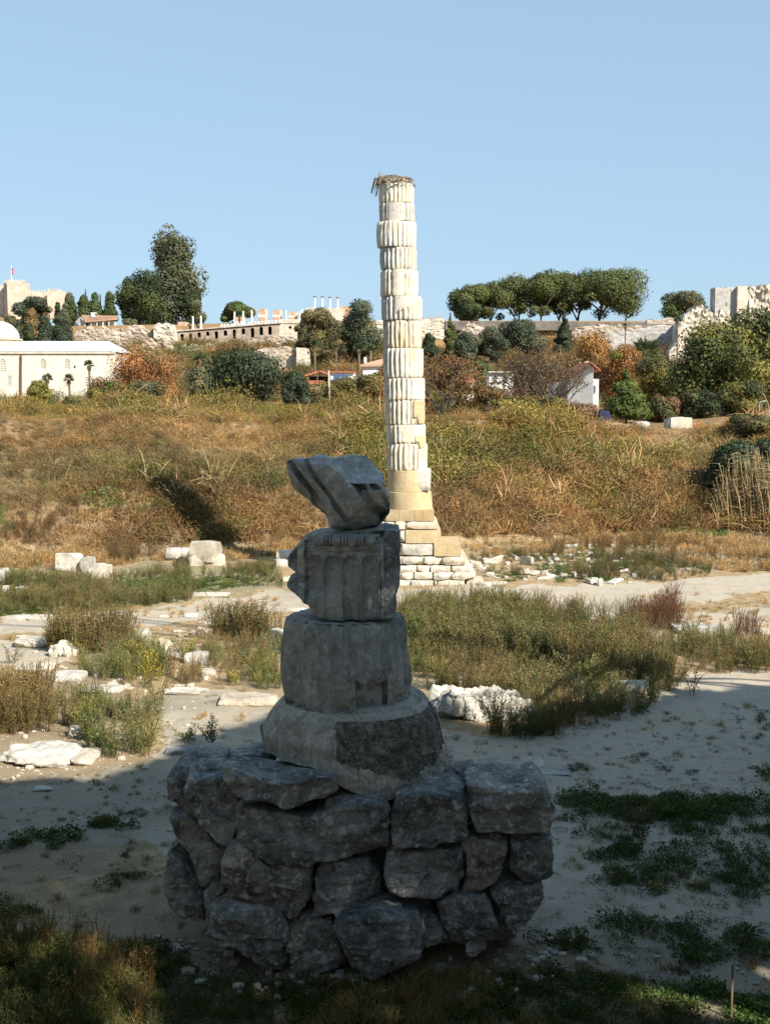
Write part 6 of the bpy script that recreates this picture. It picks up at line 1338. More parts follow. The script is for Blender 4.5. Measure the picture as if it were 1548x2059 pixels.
def rough_wall(name, label, prof, pbase, Y, thick, mat, parent=None, seed=1, nx=None, amp=.35, cat='ruined wall', jag=.5, part='wall', lean=0.0):
    """broken masonry with a jagged top; prof = (px, py_top)"""
    p = np.array(prof, float); xs = np.array([xat(a, b, Y) for a, b in p]); zs = np.array([zat(b, Y) for a, b in p]); nx = nx or max(12, int((xs[-1]-xs[0])/.42)); X = np.linspace(xs[0], xs[-1], nx)
    T = np.interp(X, xs, zs); T = T+jag*np.round(1.5*vn(np.stack([X*.45, 0*X, 0*X+seed], -1), seed))*.8+jag*.5*vn(np.stack([X*1.3, 0*X, 0*X+seed], -1), seed+1)
    pb = np.interp(X, xs, [zat(v, Y) for v in (pbase if hasattr(pbase, '__len__') else [pbase]*len(p))]); m = 22; rows_ = []
    for j in range(m+1):
        f = j/m; z = pb+(T-pb)*f; P = np.stack([X, np.full(nx, Y)+0*X, z], -1); bl = _hash(np.floor(X/.85+.5*(np.floor(z/.5) % 2)).astype(int), np.floor(z/.5).astype(int), np.full(nx, seed), 3)-.5
        P[:, 1] += amp*(.55*fbm(P*.35, 3, seed)+.9*np.maximum(fbm(P*.22+9, 2, seed+5), 0)+bl*.5)+(z-pb)*lean; rows_.append(P)
    back = [np.stack([X, np.full(nx, Y+thick)+lean*(T-pb), T-.1], -1), np.stack([X, np.full(nx, Y+thick), pb], -1)]; A = np.concatenate(rows_+back); R_ = m+3; idx = np.arange(R_*nx).reshape(R_, nx)
    F = np.stack([idx[:-1, :-1], idx[:-1, 1:], idx[1:, 1:], idx[1:, :-1]], -1).reshape(-1, 4).tolist(); F.append([int(idx[j, 0]) for j in range(R_)][::-1]); F.append([int(idx[j, -1]) for j in range(R_)])
    o = obj(part if parent is not None else name, A, [tuple(f) for f in F], M[mat], parent, loc=(X.mean(), Y, pb.min()))
    if parent is None: tag(o, label, cat)
    return o
def pbox(b, px0, px1, pt, pb, Y, d): b.box(xat(px0, pb, Y), xat(px1, pb, Y), Y, Y+d, zat(pb, Y), zat(pt, Y)); return b

# mosque
Ym = 240.0
mq = thing('mosque', 'long cream stone mosque with pale lead roof and dome at the left edge', 'mosque', (xat(100, 806, Ym), Ym, 6))
holes = [arch(7, 722, 748, 11, Ym), arch(20, 755, 777, 8, Ym), arch(88, 722, 742, 11, Ym), arch(136, 722, 742, 11, Ym), arch(88, 758, 778, 8, Ym), arch(134, 758, 778, 8, Ym), arch(176, 758, 778, 8, Ym)]
wall_holes('wall', [(xat(-260, 812, Ym), zat(814, Ym)), (xat(228, 812, Ym), zat(814, Ym)), (xat(228, 711, Ym), zat(711, Ym)), (xat(-260, 711, Ym), zat(711, Ym))], holes, Ym, 1.0, 'mosque', mq)
wall_holes('end_wall', [(xat(214, 812, Ym+24), zat(814, Ym+24)), (xat(228, 812, Ym)+.9, zat(814, Ym+24)), (xat(228, 812, Ym)+.9, zat(711, Ym)), (xat(214, 812, Ym+24), zat(711, Ym))], [], Ym+23, .8, 'mosque', mq)
b = MB(); xe = xat(228, 711, Ym); b.box(xe-1.0, xe-.02, Ym+1.02, Ym+23, zat(814, Ym), zat(711, Ym)-.02); b.build('end_wall', M['mosque'], mq)
for i, h in enumerate(holes):
    h = np.array(h); b = MB(); x0, z0 = h.min(0); x1, z1 = h.max(0); b.box(x0-.05, x1+.05, Ym+.16, Ym+.3, z0-.05, z1+.05); w_ = b.build('window', M['grille'], mq)
    b = MB(); 
    for k in range(1, 4): xx = x0+(x1-x0)*k/4; b.box(xx-.03, xx+.03, Ym+.10, Ym+.155, z0, z1)
    for k in range(1, 6): zz = z0+(z1-z0)*k/6; b.box(x0, x1, Ym+.04, Ym+.095, zz-.03, zz+.03)
    obj('grille', b.V, b.F, M['grille'], w_)
b = MB(); pbox(b, -262, 229.5, 707, 711, Ym-.35, 1.5); b.build('cornice', M['ruin_pale'], mq)
# gabled lead roof with seams
xl_, xr_ = xat(-260, 700, Ym), xat(228, 711, Ym); zr, ze = zat(686, Ym+8), zat(707, Ym)+.05; yr = Ym+8
V = [(xl_, Ym-.3, ze), (xr_, Ym-.3, ze), (xr_-2.6, yr, zr), (xl_, yr, zr), (xl_, Ym+22, ze), (xr_, Ym+22, ze)]; rf = obj('roof', V, [(0, 1, 2, 3), (3, 2, 5, 4), (1, 5, 2), (0, 3, 4)], M['lead'], mq)
b = MB(); N_ = 34
for k in range(N_):
    xx = xl_+(xr_-2.8-xl_)*k/N_; b.tube([(xx, Ym-.3, ze+.05), (xx, yr, zr+.05)], .06, 4)
obj('roof_seam', b.V, b.F, M['lead'], rf)
xd, yd, Rd = xat(0, 680, Ym+7)-.4, Ym+8, 36/F_PX*(Ym+8)*1.08; zd = zat(681, Ym+7)
b = MB(); b.lathe(xd, yd, [(Rd*1.12, zat(706, Ym+7)-.5), (Rd*1.12, zd-.35), (Rd*1.2, zd-.3), (Rd*1.2, zd-.02), (Rd*1.0, zd)], 8); b.build('dome_drum', M['castle'], mq)
b = MB(); b.lathe(xd, yd, [(Rd*1.02*math.cos(a), zd+(zat(645, Ym+7)-zd)*math.sin(a)) for a in np.linspace(0, PI/2*.995, 12)], 32); b.build('dome', M['lead'], mq, smooth=True)
b = MB(); 
for a in (-1.9, -1.2, -.65): b.box(xd+Rd*1.10*math.cos(a)-.35, xd+Rd*1.10*math.cos(a)+.35, yd+Rd*1.12*math.sin(a)-.1, yd+Rd*1.12*math.sin(a)+.3, zd-2.0, zd-.7)
b.build('dome_window', M['grille'], mq)
b = MB(); b.tube([(xat(44, 716, Ym), Ym-.25, zat(714, Ym)), (xat(43.5, 810, Ym), Ym-.25, zat(810, Ym))], .22, 6); b.build('downpipe', M['rust'], mq)
b = MB(); b.box(xat(150, 740, Ym), xat(153, 740, Ym), Ym-.12, Ym-.01, zat(739, Ym), zat(735, Ym)); b.build('vent', M['void'], mq)

# castle
Yc_ = 700.0
ct = thing('castle', 'crenellated tan stone castle with a square tower on the left skyline', 'castle', (xat(60, 630, Yc_), Yc_, zat(640, Yc_)))
def cren(px0, px1, pt, pb, Y, d, mat='castle', part='curtain_wall', mw=3.4, mh=4.5, slope=0):
    b = MB(); pbox(b, px0, px1, pt, pb, Y, d); w_ = b.build(part, M[mat], ct); b = MB(); p = px0+.2
    while p+mw*.6 < px1:
        b.box(xat(p, pt, Y), xat(p+mw*.6, pt, Y), Y+.02, Y+1.4, zat(pt, Y)-.05, zat(pt-mh, Y)); p += mw+2.2
    obj('battlement', b.V, b.F, M[mat], w_)
cren(-40, 9, 577, 640, Yc_+4, 6); cren(50, 97, 588, 640, Yc_+9, 5); cren(97, 127, 585, 640, Yc_+4, 14, part='side_tower')
b = MB(); pbox(b, 17, 50, 567, 642, Yc_-5, 12); tw = b.build('tower', M['castle'], ct)
b = MB(); pbox(b, 10.3, 17, 567.5, 642, Yc_-2, 11); obj('tower_side', b.V, b.F, M['castle'], tw)
b = MB()
for k in range(6): b.box(xat(11+k*6.9, 567, Yc_-5), xat(14.8+k*6.9, 567, Yc_-5), Yc_-4.98, Yc_-3.4, zat(568, Yc_-5), zat(562.5, Yc_-5))
obj('battlement', b.V, b.F, M['castle'], tw)
fl = thing('flagpole', 'white flagpole with a hanging red flag on the castle tower', 'flag', (xat(24, 567, Yc_), Yc_, zat(567, Yc_)))
b = MB(); b.tube([(xat(24, 567, Yc_), Yc_, zat(569, Yc_)), (xat(24, 534, Yc_), Yc_, zat(533, Yc_))], [.28, .14], 6); b.build('pole', M['plaster'], fl)
V = []; F = []; nf = 8
for k in range(nf+1):
    f = k/nf; xx = xat(24.3, 550, Yc_)+.9*math.sin(f*3)*.5; V += [(xx, Yc_-.3+.3*math.sin(k*1.9), zat(538+14*f, Yc_)), (xx+.7+.3*math.sin(k), Yc_-.3-.3*math.sin(k*2.3), zat(539+14*f, Yc_))]
F = [(2*k, 2*k+1, 2*k+3, 2*k+2) for k in range(nf)]; V2 = V+[(x, y+.08, z) for x, y, z in V]; F += [tuple(i+len(V) for i in f)[::-1] for f in F]; obj('flag', V2, F, M['red'], fl)

# tiled house on the hill
Yh = 372.0
hs = thing('hill_house', 'low house with a faded tiled roof and white porch posts on the hill', 'house', (xat(190, 660, Yh), Yh, zat(662, Yh)))
wall_holes('wall', rect(168, 646, 233, 663, Yh+3), [rect(172, 650, 178, 661.5, Yh+3), rect(181, 650, 185, 661.5, Yh+3), rect(196, 650, 201, 661.5, Yh+3), rect(213, 649, 217, 661, Yh+3), rect(219, 649, 223, 661, Yh+3)], Yh+3, .4, 'plaster', hs)
b = MB(); pbox(b, 169, 232, 648, 662.5, Yh+3.6, .2); b.build('window', M['window'], hs)
V = [(xat(145, 662, Yh), Yh+4, zat(666, Yh)), (xat(170, 662, Yh), Yh, zat(666, Yh)), (xat(170, 647, Yh), Yh, zat(647, Yh)), (xat(155, 635, Yh), Yh+3.8, zat(636, Yh)), (xat(145, 645, Yh), Yh+4, zat(645, Yh))]; V = V+[(x+.3, y+.4, z) for x, y, z in V]
obj('gable_wall', V, [(0, 1, 2, 3, 4), (9, 8, 7, 6, 5), (1, 6, 7, 2), (0, 4, 9, 5), (2, 7, 8, 3), (3, 8, 9, 4)], M['ruin_grey'], hs)
V = [(xat(172, 648, Yh), Yh-.6, zat(646.5, Yh)), (xat(237, 641, Yh), Yh+.4, zat(641, Yh)), (xat(229, 635, Yh), Yh+6, zat(635, Yh+6)), (xat(154, 633.5, Yh), Yh+6, zat(633.5, Yh+6))]; V += [(x, y, z-.25) for x, y, z in V]
rf = obj('roof', V, [(0, 1, 2, 3), (7, 6, 5, 4), (0, 4, 5, 1), (1, 5, 6, 2), (2, 6, 7, 3), (3, 7, 4, 0)], M['tile_old'], hs)
b = MB()
for k in range(22):
    f = (k+.5)/22; p0 = Vector(V[0]).lerp(Vector(V[1]), f); p1 = Vector(V[3]).lerp(Vector(V[2]), f); b.tube([p0+Vector((0, 0, .06)), p1+Vector((0, 0, .06))], .1, 4)
obj('tile_row', b.V, b.F, M['tile_old'], rf)
b = MB(); pbox(b, 184, 191, 630, 637, Yh+3.5, 1); pbox(b, 183, 194, 628.5, 630, Yh+3.4, 1.2); b.build('chimney', M['plaster'], hs)
for p in (171.8, 184, 196, 208, 220, 232): b = MB(); pbox(b, p-.6, p+.6, 647, 663, Yh+.2, .3); b.build('porch_post', M['plaster'], hs)

# retaining walls and ruins of the hill, left half
rough_wall('ruined_wall', 'long jagged pale wall below the tiled house', [(150, 668), (180, 662), (225, 657), (262, 658), (300, 660), (318, 654), (346, 649)], [700, 700, 706, 708, 708, 706, 700], 352, 3, 'ruin', seed=3, jag=.8, amp=.8)
rough_wall('ruined_wall', 'broken pale masonry slope left of the arcade', [(225, 690), (250, 682), (285, 690), (312, 684), (330, 676), (350, 690), (372, 700)], 716, 338, 4, 'ruin', seed=4, jag=1.0, amp=1.4)
rough_wall('ruined_wall', 'tall bastion of white rubble at the left end of the arcade', [(309, 656), (330, 648), (347, 650), (351, 672), (356, 700)], 704, 350, 5, 'ruin_pale', seed=5, jag=.5, amp=.8)
rough_wall('ruined_wall', 'white rubble heap wall below the arcade', [(340, 700), (362, 690), (395, 697), (420, 690), (450, 698), (475, 705), (520, 700)], [716, 718, 720, 718, 716, 716, 716], 335, 4, 'ruin_pale', seed=6, jag=1.0, amp=1.2)
rough_wall('ruined_wall', 'brown rubble terrace between arcade and lower white wall', [(395, 688), (440, 684), (480, 683), (530, 678), (575, 676), (600, 680)], 712, 346, 3, 'ruin', seed=7, jag=.6, amp=.8)
rough_wall('ruined_wall', 'low white wall with climbing plants left of the shed', [(488, 712), (520, 704), (556, 698), (590, 698), (600, 700)], 742, 300, 2, 'ruin', seed=8, jag=.3, amp=.4)
rough_wall('ruined_wall', 'smooth cream wall end left of the gum tree', [(596, 699), (618, 700), (625, 704), (624, 722)], [738, 738, 734, 726], 297, 2, 'ruin_pale', seed=9, jag=.1, amp=.15)
# arcaded terrace
Ya = 356.0
ar = thing('arcaded_terrace', 'long terrace wall with a row of dark arched openings and parapet', 'terrace', (xat(470, 690, Ya), Ya, zat(700, Ya)))
hl = [arch(349.5, 672, 681, 7, Ya), arch(366.5, 671, 685, 7.5, Ya), arch(384, 670, 696, 7, Ya), arch(401, 668, 678, 7, Ya), arch(418, 666.5, 675, 7, Ya), arch(435.5, 665.5, 681, 7, Ya), arch(453.5, 664, 675, 7.5, Ya), arch(471.5, 662, 681, 7, Ya), arch(489.5, 660, 672, 7, Ya), arch(508, 659, 680, 7.5, Ya), arch(525.5, 657, 674, 7.5, Ya), arch(543, 656, 673, 7.5, Ya)]
wall_holes('wall', [(xat(343, 700, Ya), zat(702, Ya)), (xat(562, 700, Ya), zat(702, Ya)), (xat(562, 651, Ya), zat(651.5, Ya)), (xat(343, 668, Ya), zat(668.5, Ya))], hl, Ya, 1.2, 'arcade', ar)
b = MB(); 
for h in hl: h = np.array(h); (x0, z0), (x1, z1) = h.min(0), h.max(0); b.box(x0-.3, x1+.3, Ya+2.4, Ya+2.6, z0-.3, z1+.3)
b.build('inner_wall', M['void'], ar)  # near-black backing carries the shade within the arches
V = [(xat(341, 668, Ya), Ya-.5, zat(668, Ya)), (xat(566, 650, Ya), Ya-.5, zat(650, Ya)), (xat(566, 650, Ya), Ya-.5, zat(647.5, Ya)), (xat(341, 665, Ya), Ya-.5, zat(665, Ya))]; V += [(x, Ya+6, z) for x, y, z in V]
obj('parapet', V, [(0, 1, 2, 3), (7, 6, 5, 4), (3, 2, 6, 7), (0, 4, 5, 1), (1, 5, 6, 2), (0, 3, 7, 4)], M['ruin'], ar)
for k in range(18):
    p = 444+k*6.8; zz = 650.5+(668-650.5)*(562-p)/219-3.2; b = MB()
    b.box(xat(p, zz, Ya), xat(p+4, zz, Ya), Ya-.2, Ya+.5, zat(zz+.3, Ya), zat(zz-4.2, Ya)); b.build('parapet_block', M['plaster'], ar)
V, F = [], []
wall_holes('corner_wall', [(xat(562, 682, Ya)+.01, zat(684, Ya)), (xat(597, 682, Ya), zat(684, Ya)), (xat(597, 652, Ya), zat(652, Ya)), (xat(562, 650, Ya)+.01, zat(651, Ya))], [arch(583.5, 655, 661, 6, Ya)], Ya+.2, 3, 'ruin_pale', ar)
b = MB(); pbox(b, 562, 613, 642, 650, Ya+.6, 5); b.build('corner_parapet', M['ruin_pale'], ar)
for i, (p, t0, b0, lb) in enumerate([(388.5, 636, 662, 'leftmost white column shaft standing on the terrace'), (404.5, 635, 658, 'second white column shaft from the left on the terrace'), (472, 627, 654, 'white column shaft left in front of the round pine'), (489.5, 626, 651, 'white column shaft in the middle of the round pine'), (506.5, 624, 648, 'white column shaft right in front of the round pine'), (575.5, 624, 642, 'white column shaft between two brick piers'), (603, 625, 644, 'left of the twin white shafts at the terrace corner'), (608, 622, 644, 'right of the twin white shafts at the terrace corner')]):
    b = MB(); Yk_ = Ya+3.2; r = 1.9/F_PX*Yk_; b.lathe(xat(p, b0, Yk_), Yk_, [(r*1.25, zat(b0+2, Yk_)), (r*1.25, zat(b0, Yk_)), (r, zat(b0-1.5, Yk_)), (r*.9, zat(t0, Yk_))], 12); tag(b.build('column_shaft', M['plaster'], loc=(xat(p, b0, Yk_), Yk_, zat(b0, Yk_)), smooth=True, sharp=40), lb, 'column', 'white column shafts on the terrace')
for i, (a, c, t0, b0, lb) in enumerate([(520, 538, 621, 646, 'tall brick pier, leftmost on the terrace'), (549, 567, 623, 644, 'broken brick pier with white bands on the terrace'), (581, 599, 627, 643, 'lower brick pier at the right end of the terrace'), (475, 493, 637, 656, 'brown brick pier behind the shafts by the round pine'), (359, 379, 647, 665, 'small brick and stone pier at the left end of the terrace')]):
    t_ = thing('brick_pier', lb, 'pier', (xat((a+c)/2, b0, Ya+4.6), Ya+4.6, zat(b0+3, Ya+4.6)), 'ruined brick piers on the terrace'); Yb_ = Ya+4.6; h_ = (b0-t0)
    for nm, u0, u1, mt in (('brick_masonry', 0, .42, 'brick'), ('stone_band', .42, .55, 'plaster'), ('brick_masonry', .55, 1.0, 'brick')):
        b = MB(); pbox(b, a, c-4, b0+2-(h_+2)*u1, b0+2-(h_+2)*u0, Yb_, 2.2)
        b.build(nm, M[mt], t_)
    b = MB(); pbox(b, c-3.95, c, t0+rn.uniform(0, 2), b0+2, Yb_+.15, 2); b.build('stone_quoin', M['ruin_pale'], t_)
# four columns with capitals on a podium
Yq = 372.0
b = MB(); pbox(b, 614, 634, 619, 650, Yq-1, 8); pbox(b, 634.05, 690, 620, 650, Yq-1.5, 8); tag(b.build('podium', M['ruin_pale'], loc=(xat(650, 640, Yq), Yq, zat(650, Yq))), 'pale block podium under the four standing columns', 'podium')
b = MB(); pbox(b, 683, 706, 616, 640, Yq+6, 3); tag(b.build('brick_pier', M['brick'], loc=(xat(695, 640, Yq), Yq+6, zat(640, Yq))), 'pinkish brick wall stub right of the four columns', 'wall stub')
for i, (p, t0, lb) in enumerate([(633, 597, 'first of the four capped columns from the left'), (648.5, 597.5, 'second of the four capped columns from the left'), (663.5, 598.5, 'third of the four capped columns from the left'), (679, 599, 'rightmost of the four capped columns')]):
    t_ = thing('capped_column', lb, 'column', (xat(p, 620, Yq), Yq, zat(620, Yq)), 'four standing columns with capitals'); r = 1.7/F_PX*Yq; x = xat(p, 620, Yq)
    b = MB(); b.lathe(x, Yq, [(r*1.3, zat(620, Yq)), (r*1.3, zat(618.5, Yq)), (r, zat(617.5, Yq)), (r*.88, zat(t0+1.5, Yq))], 12); b.build('shaft', M['plaster'], t_, smooth=True, sharp=40)
    b = MB(); b.lathe(x, Yq, [(r*.9, zat(t0+1.5, Yq)), (r*1.9, zat(t0, Yq)), (r*1.9, zat(t0-1.4, Yq))], 8); b.box(x-r*2.3, x+r*2.3, Yq-r*2.2, Yq+r*2.2, zat(t0-1.4, Yq), zat(t0-2.3, Yq)); b.build('capital', M['ruin_grey'], t_)
# right of the column
pw = thing('crenellated_wall', 'pale rubble wall with brown crenels right of the tall column', 'wall', (xat(872, 675, 352), 352, zat(680, 352)))
rough_wall('w', '', [(755, 645), (800, 643), (850, 642), (893, 641)], 682, 352, 3, 'ruin_pale', pw, seed=14, jag=.1, amp=.6)
for p in (852, 867, 876, 884): b = MB(); pbox(b, p-3, p+2.5, 637, 642.5, 352.2, 1.5); b.build('merlon', M['brick'], pw)
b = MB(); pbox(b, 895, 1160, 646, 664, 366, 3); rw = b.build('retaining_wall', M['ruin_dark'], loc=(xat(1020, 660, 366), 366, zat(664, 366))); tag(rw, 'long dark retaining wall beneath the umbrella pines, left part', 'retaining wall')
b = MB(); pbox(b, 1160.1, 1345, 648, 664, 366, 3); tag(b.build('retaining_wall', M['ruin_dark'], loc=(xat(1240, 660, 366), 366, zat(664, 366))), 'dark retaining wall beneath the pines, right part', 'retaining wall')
rough_wall('ruined_wall', 'peaked heap of pale masonry under the leftmost pines', [(920, 668), (940, 652), (955, 646), (972, 655), (985, 668)], 685, 350, 4, 'ruin', seed=15, jag=.7, amp=1)
rough_wall('ruined_wall', 'low brown and white rubble wall below the highest pine', [(1150, 664), (1190, 656), (1225, 652), (1262, 650), (1290, 656)], 690, 345, 3, 'ruin', seed=16, jag=.5, amp=.8)
rough_wall('ruined_wall', 'grey ashlar wall in courses left of the ruined keep', [(1185, 676), (1230, 670), (1290, 660), (1325, 652), (1362, 656)], 712, 330, 3, 'ruin_grey', seed=17, jag=.3, amp=.3)
rough_wall('ruined_wall', 'thin pale wall strip on the brown slope by the lone green tree', [(1300, 645), (1330, 640), (1358, 638)], 652, 352, 2, 'ruin', seed=18, jag=.3, amp=.3)
rough_wall('ruined_wall', 'bright broken wall stepping down from the ruined keep', [(1362, 668), (1372, 640), (1382, 620), (1402, 614), (1418, 613), (1432, 617), (1440, 622), (1452, 625), (1470, 632)], 740, 318, 6, 'ruin_pale', seed=19, jag=1.3, amp=1.8)
rough_wall('ruined_wall', 'lower bright rubble wall seen between branches at the right', [(1345, 700), (1362, 676), (1380, 668), (1400, 672), (1425, 690)], 745, 306, 4, 'ruin_pale', seed=20, jag=1.0, amp=1.2)
kp = thing('ruined_keep', 'high square ruined keep of grey blocks with a bright right face', 'ruin', (xat(1480, 640, 325), 325, zat(690, 325)))
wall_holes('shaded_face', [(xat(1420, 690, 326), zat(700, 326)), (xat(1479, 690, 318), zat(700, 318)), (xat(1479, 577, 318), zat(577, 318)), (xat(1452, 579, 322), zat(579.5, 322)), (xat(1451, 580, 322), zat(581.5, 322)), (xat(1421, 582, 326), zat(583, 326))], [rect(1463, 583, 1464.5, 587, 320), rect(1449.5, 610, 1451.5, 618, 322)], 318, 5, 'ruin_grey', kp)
b = MB(); pbox(b, 1479.1, 1512, 575.5, 700, 316.5, 8); b.build('sunlit_face', M['ruin_pale'], kp)  # paler stone colour stands in for sunlight on this face
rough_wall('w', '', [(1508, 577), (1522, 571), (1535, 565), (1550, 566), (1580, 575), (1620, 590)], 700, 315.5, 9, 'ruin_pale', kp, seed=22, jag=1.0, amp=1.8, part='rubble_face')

# low houses on the plain
Yl = 185.0
sh = thing('tiled_shed', 'low open shed with a red tiled roof left of the solar panels', 'shed', (xat(640, 775, Yl), Yl, 6.2))
V = [(xat(610, 756, Yl), Yl-2, zat(756, Yl)), (xat(640, 747, Yl), Yl, zat(746, Yl)), (xat(664, 752, Yl), Yl-2, zat(755, Yl)), (xat(610, 756, Yl), Yl+5, zat(753, Yl)), (xat(640, 747, Yl), Yl+5, zat(744, Yl)), (xat(664, 752, Yl), Yl+5, zat(751, Yl))]; V += [(x, y, z-.2) for x, y, z in V]
obj('roof', V, [(0, 1, 4, 3), (1, 2, 5, 4), (6, 9, 10, 7), (7, 10, 11, 8), (0, 6, 7, 1), (1, 7, 8, 2), (3, 4, 10, 9), (4, 5, 11, 10), (0, 3, 9, 6), (2, 8, 11, 5)], M['tile'], sh)
for p in (621, 638.5, 660): b = MB(); pbox(b, p-.8, p+.8, 752, 782, Yl-.5, .25); b.build('post', M['wood'], sh)
b = MB(); pbox(b, 621, 662, 757, 785, Yl+4, .3); b.build('back_wall', M['void'], sh)  # wall coloured near black for the shade under the roof
b = MB(); pbox(b, 622, 650, 765, 774, Yl-1.2, .3); b.build('low_roof', M['tile'], sh)
wh = thing('white_annex', 'white flat building with roof panels right of the red shed', 'building', (xat(690, 775, Yl), Yl, 6.2))
b = MB(); pbox(b, 664.5, 713, 749, 785, Yl+.5, 6); b.build('wall', M['plaster'], wh); b = MB(); pbox(b, 662, 714, 746.5, 749, Yl, 7); b.build('roof_edge', M['tile'], wh)
for k in range(2):
    p = 670.5+k*15.6; V = [(xat(p, 765, Yl), Yl-1.4, zat(765, Yl)), (xat(p+15, 765, Yl), Yl-1.4, zat(765, Yl)), (xat(p+15, 755, Yl), Yl-.2, zat(753, Yl)), (xat(p, 755, Yl), Yl-.2, zat(753, Yl))]; V += [(x, y+.1, z-.1) for x, y, z in V]
    tag(obj('solar_panel', V, [(0, 1, 2, 3), (7, 6, 5, 4), (0, 4, 5, 1), (1, 5, 6, 2), (2, 6, 7, 3), (3, 7, 4, 0)], M['solar'], loc=V[0]), ('left blue solar panel leaning on the white annex', 'right blue solar panel leaning on the white annex')[k], 'solar panel')
h2 = thing('white_cottage', 'white cottage with a chimney and brown roof against the column', 'house', (xat(750, 760, 200), 200, 6.3))
b = MB(); pbox(b, 730, 775, 736, 775, 200, 5); b.build('wall', M['plaster'], h2); V = [(xat(724, 734, 200), 199.4, zat(734, 200)), (xat(778, 734, 200), 199.4, zat(733, 200)), (xat(770, 722, 200), 203, zat(721, 203)), (xat(742, 726, 200), 203, zat(728, 203))]; V += [(x, y, z-.3) for x, y, z in V]
obj('roof', V, [(0, 1, 2, 3), (7, 6, 5, 4), (0, 4, 5, 1), (1, 5, 6, 2), (2, 6, 7, 3), (3, 7, 4, 0)], M['tile_old'], h2); b = MB(); pbox(b, 732, 737, 718, 730, 201, .6); b.build('chimney', M['plaster'], h2)
h3 = thing('white_house', 'white house with a red roof half hidden behind rusty shrubs', 'house', (xat(930, 795, 150), 150, 6.2))
wall_holes('wall', rect(911, 764, 952, 815, 150), [rect(918, 776, 924, 786, 150), rect(933, 775, 940, 786, 150)], 150, .4, 'plaster', h3); b = MB(); pbox(b, 911.5, 951.5, 766, 815, 150.5, 5); b.build('inner_wall', M['window'], h3)
V = [(xat(908, 765, 150), 149.4, zat(765, 150)), (xat(955, 765, 150), 149.4, zat(765, 150)), (xat(950, 754, 150), 153, zat(752, 153)), (xat(914, 754, 150), 153, zat(752, 153))]; V += [(x, y, z-.25) for x, y, z in V]; obj('roof', V, [(0, 1, 2, 3), (7, 6, 5, 4), (0, 4, 5, 1), (1, 5, 6, 2), (2, 6, 7, 3), (3, 7, 4, 0)], M['tile'], h3)
h4 = thing('flat_house', 'pale flat roofed house behind the twiggy tree', 'house', (xat(1002, 770, 158), 158, 6.2)); b = MB(); pbox(b, 983, 1032, 749, 800, 158, 5); b.build('wall', M['plaster'], h4); b = MB(); pbox(b, 981, 1034, 746.5, 749, 157.5, 6); b.build('roof_edge', M['ruin_pale'], h4); b = MB(); pbox(b, 992, 999, 757, 770, 157.9, .08); pbox(b, 1012, 1020, 757, 770, 157.9, .08); b.build('window', M['window'], h4)
h5 = thing('gabled_house', 'bright white gabled house behind the large leafless tree', 'house', (xat(1165, 830, 108), 108, 6.1)); Y5 = 108.0
V = [(xat(1141, 830, Y5), Y5, zat(842, Y5)), (xat(1187, 830, Y5), Y5-1.5, zat(842, Y5)), (xat(1187, 735, Y5), Y5-1.5, zat(741, Y5)), (xat(1180, 735, Y5), Y5-1.3, zat(733, Y5)), (xat(1141, 760, Y5), Y5, zat(763, Y5))]; n = 5; V += [(x+.1, y+6, z) for x, y, z in V]
obj('wall', V, [(0, 1, 2, 3, 4), (9, 8, 7, 6, 5), (0, 5, 6, 1), (1, 6, 7, 2), (0, 4, 9, 5)], M['plaster'], h5)
V = [(xat(1138, 762, Y5), Y5-.4, zat(763.5, Y5)), (xat(1181, 735, Y5), Y5-1.8, zat(731.5, Y5)), (xat(1181, 735, Y5), Y5+6, zat(731.5, Y5)), (xat(1138, 762, Y5), Y5+6, zat(763.5, Y5)), (xat(1200, 750, Y5), Y5-1.8, zat(748, Y5)), (xat(1200, 750, Y5), Y5+6, zat(748, Y5))]; V += [(x, y, z+.16) for x, y, z in V]
obj('roof', V, [(0, 1, 2, 3), (1, 4, 5, 2), (6, 9, 8, 7), (7, 8, 11, 10), (0, 6, 7, 1), (1, 7, 10, 4), (3, 2, 8, 9), (2, 5, 11, 8), (0, 3, 9, 6), (4, 10, 11, 5)], M['tile'], h5)
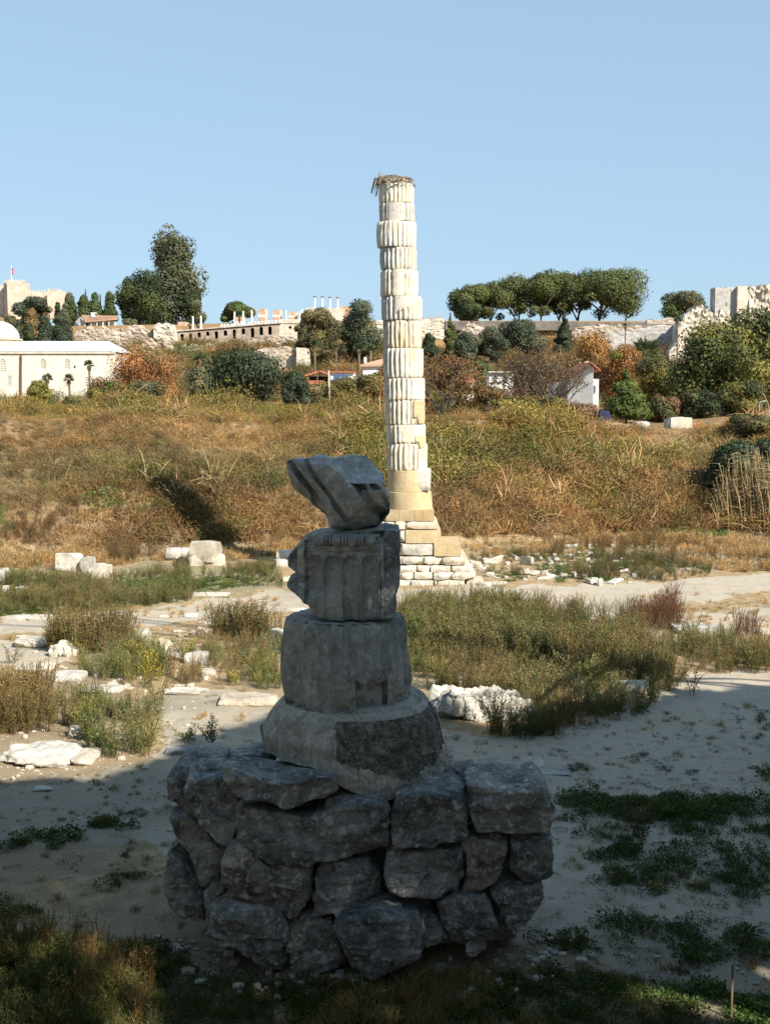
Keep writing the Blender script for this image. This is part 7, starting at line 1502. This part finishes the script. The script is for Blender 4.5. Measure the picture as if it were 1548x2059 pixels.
b = MB(); pbox(b, 1112, 1140.8, 768, 842, Y5+1, 5); b.build('side_wing', M['ruin_grey'], h5); b = MB(); pbox(b, 1187.3, 1202, 762, 842, Y5+.5, 5); b.build('side_wing', M['plaster'], h5); b = MB(); pbox(b, 1191, 1197, 775, 790, Y5+.35, .14); pbox(b, 1118, 1125, 780, 794, Y5+.85, .14); b.build('window', M['window'], h5)
b = MB(); pbox(b, 1176, 1184, 727, 738, Y5+1.5, .6); b.build('chimney', M['plaster'], h5)
# utility pole, lamp, blue awning
b = MB(); b.tube([(xat(663, 800, 118), 118, 5.6), (xat(661, 745, 118), 118, zat(745, 118))], [.09, .07], 8); tag(b.build('utility_pole', M['ruin_pale'], loc=(xat(663, 800, 118), 118, 5.6), smooth=True), 'thin pale pole in front of the red roofed shed', 'pole')
lm = thing('street_lamp', 'grey curved street lamp under the large green tree at the right', 'street lamp', (xat(1524, 868, 78), 78, 5.1)); zt_, xl2 = zat(806, 78), xat(1524, 868, 78)
b = MB(); b.tube([(xl2, 78, 5.0), (xl2, 78, zt_-.25), (xl2+.05, 78, zt_-.08), (xl2+.2, 78, zt_)], [.045, .04, .035, .03], 8); b.build('pole', M['metal'], lm, smooth=True); b = MB(); b.box(xl2+.18, xl2+.42, 77.93, 78.07, zt_-.05, zt_+.03); b.build('lamp_head', M['metal'], lm)
aw = thing('blue_tarp', 'dark blue tarpaulin bundled on a post behind the row of blocks', 'tarpaulin', (xat(1213, 860, 79), 79, 5.1)); V, F = rock_V(.8, .6, 1.1, 10, 9, .5, 6, .12); obj('cloth', V+np.array([xat(1213, 850, 79), 79, zat(858, 79)]), F, M['blue'], aw, smooth=True); b = MB(); b.tube([(xat(1205, 866, 79), 79.4, 5.0), (xat(1206, 832, 79), 79.3, zat(828, 79))], .05, 6); b.build('post', M['wood'], aw)
b = MB(); b.tube([tuple(gnd(1469, 2059)+np.array([0, 0, -.3])), tuple(gnd(1469, 2045)*np.array([1, 1, 0])+np.array([0, 0, .62]))], [.018, .012], 6); tag(b.build('dry_stalk', M['wood'], loc=tuple(gnd(1469, 2050))), 'upright dead brown stalk at the bottom right', 'stalk')
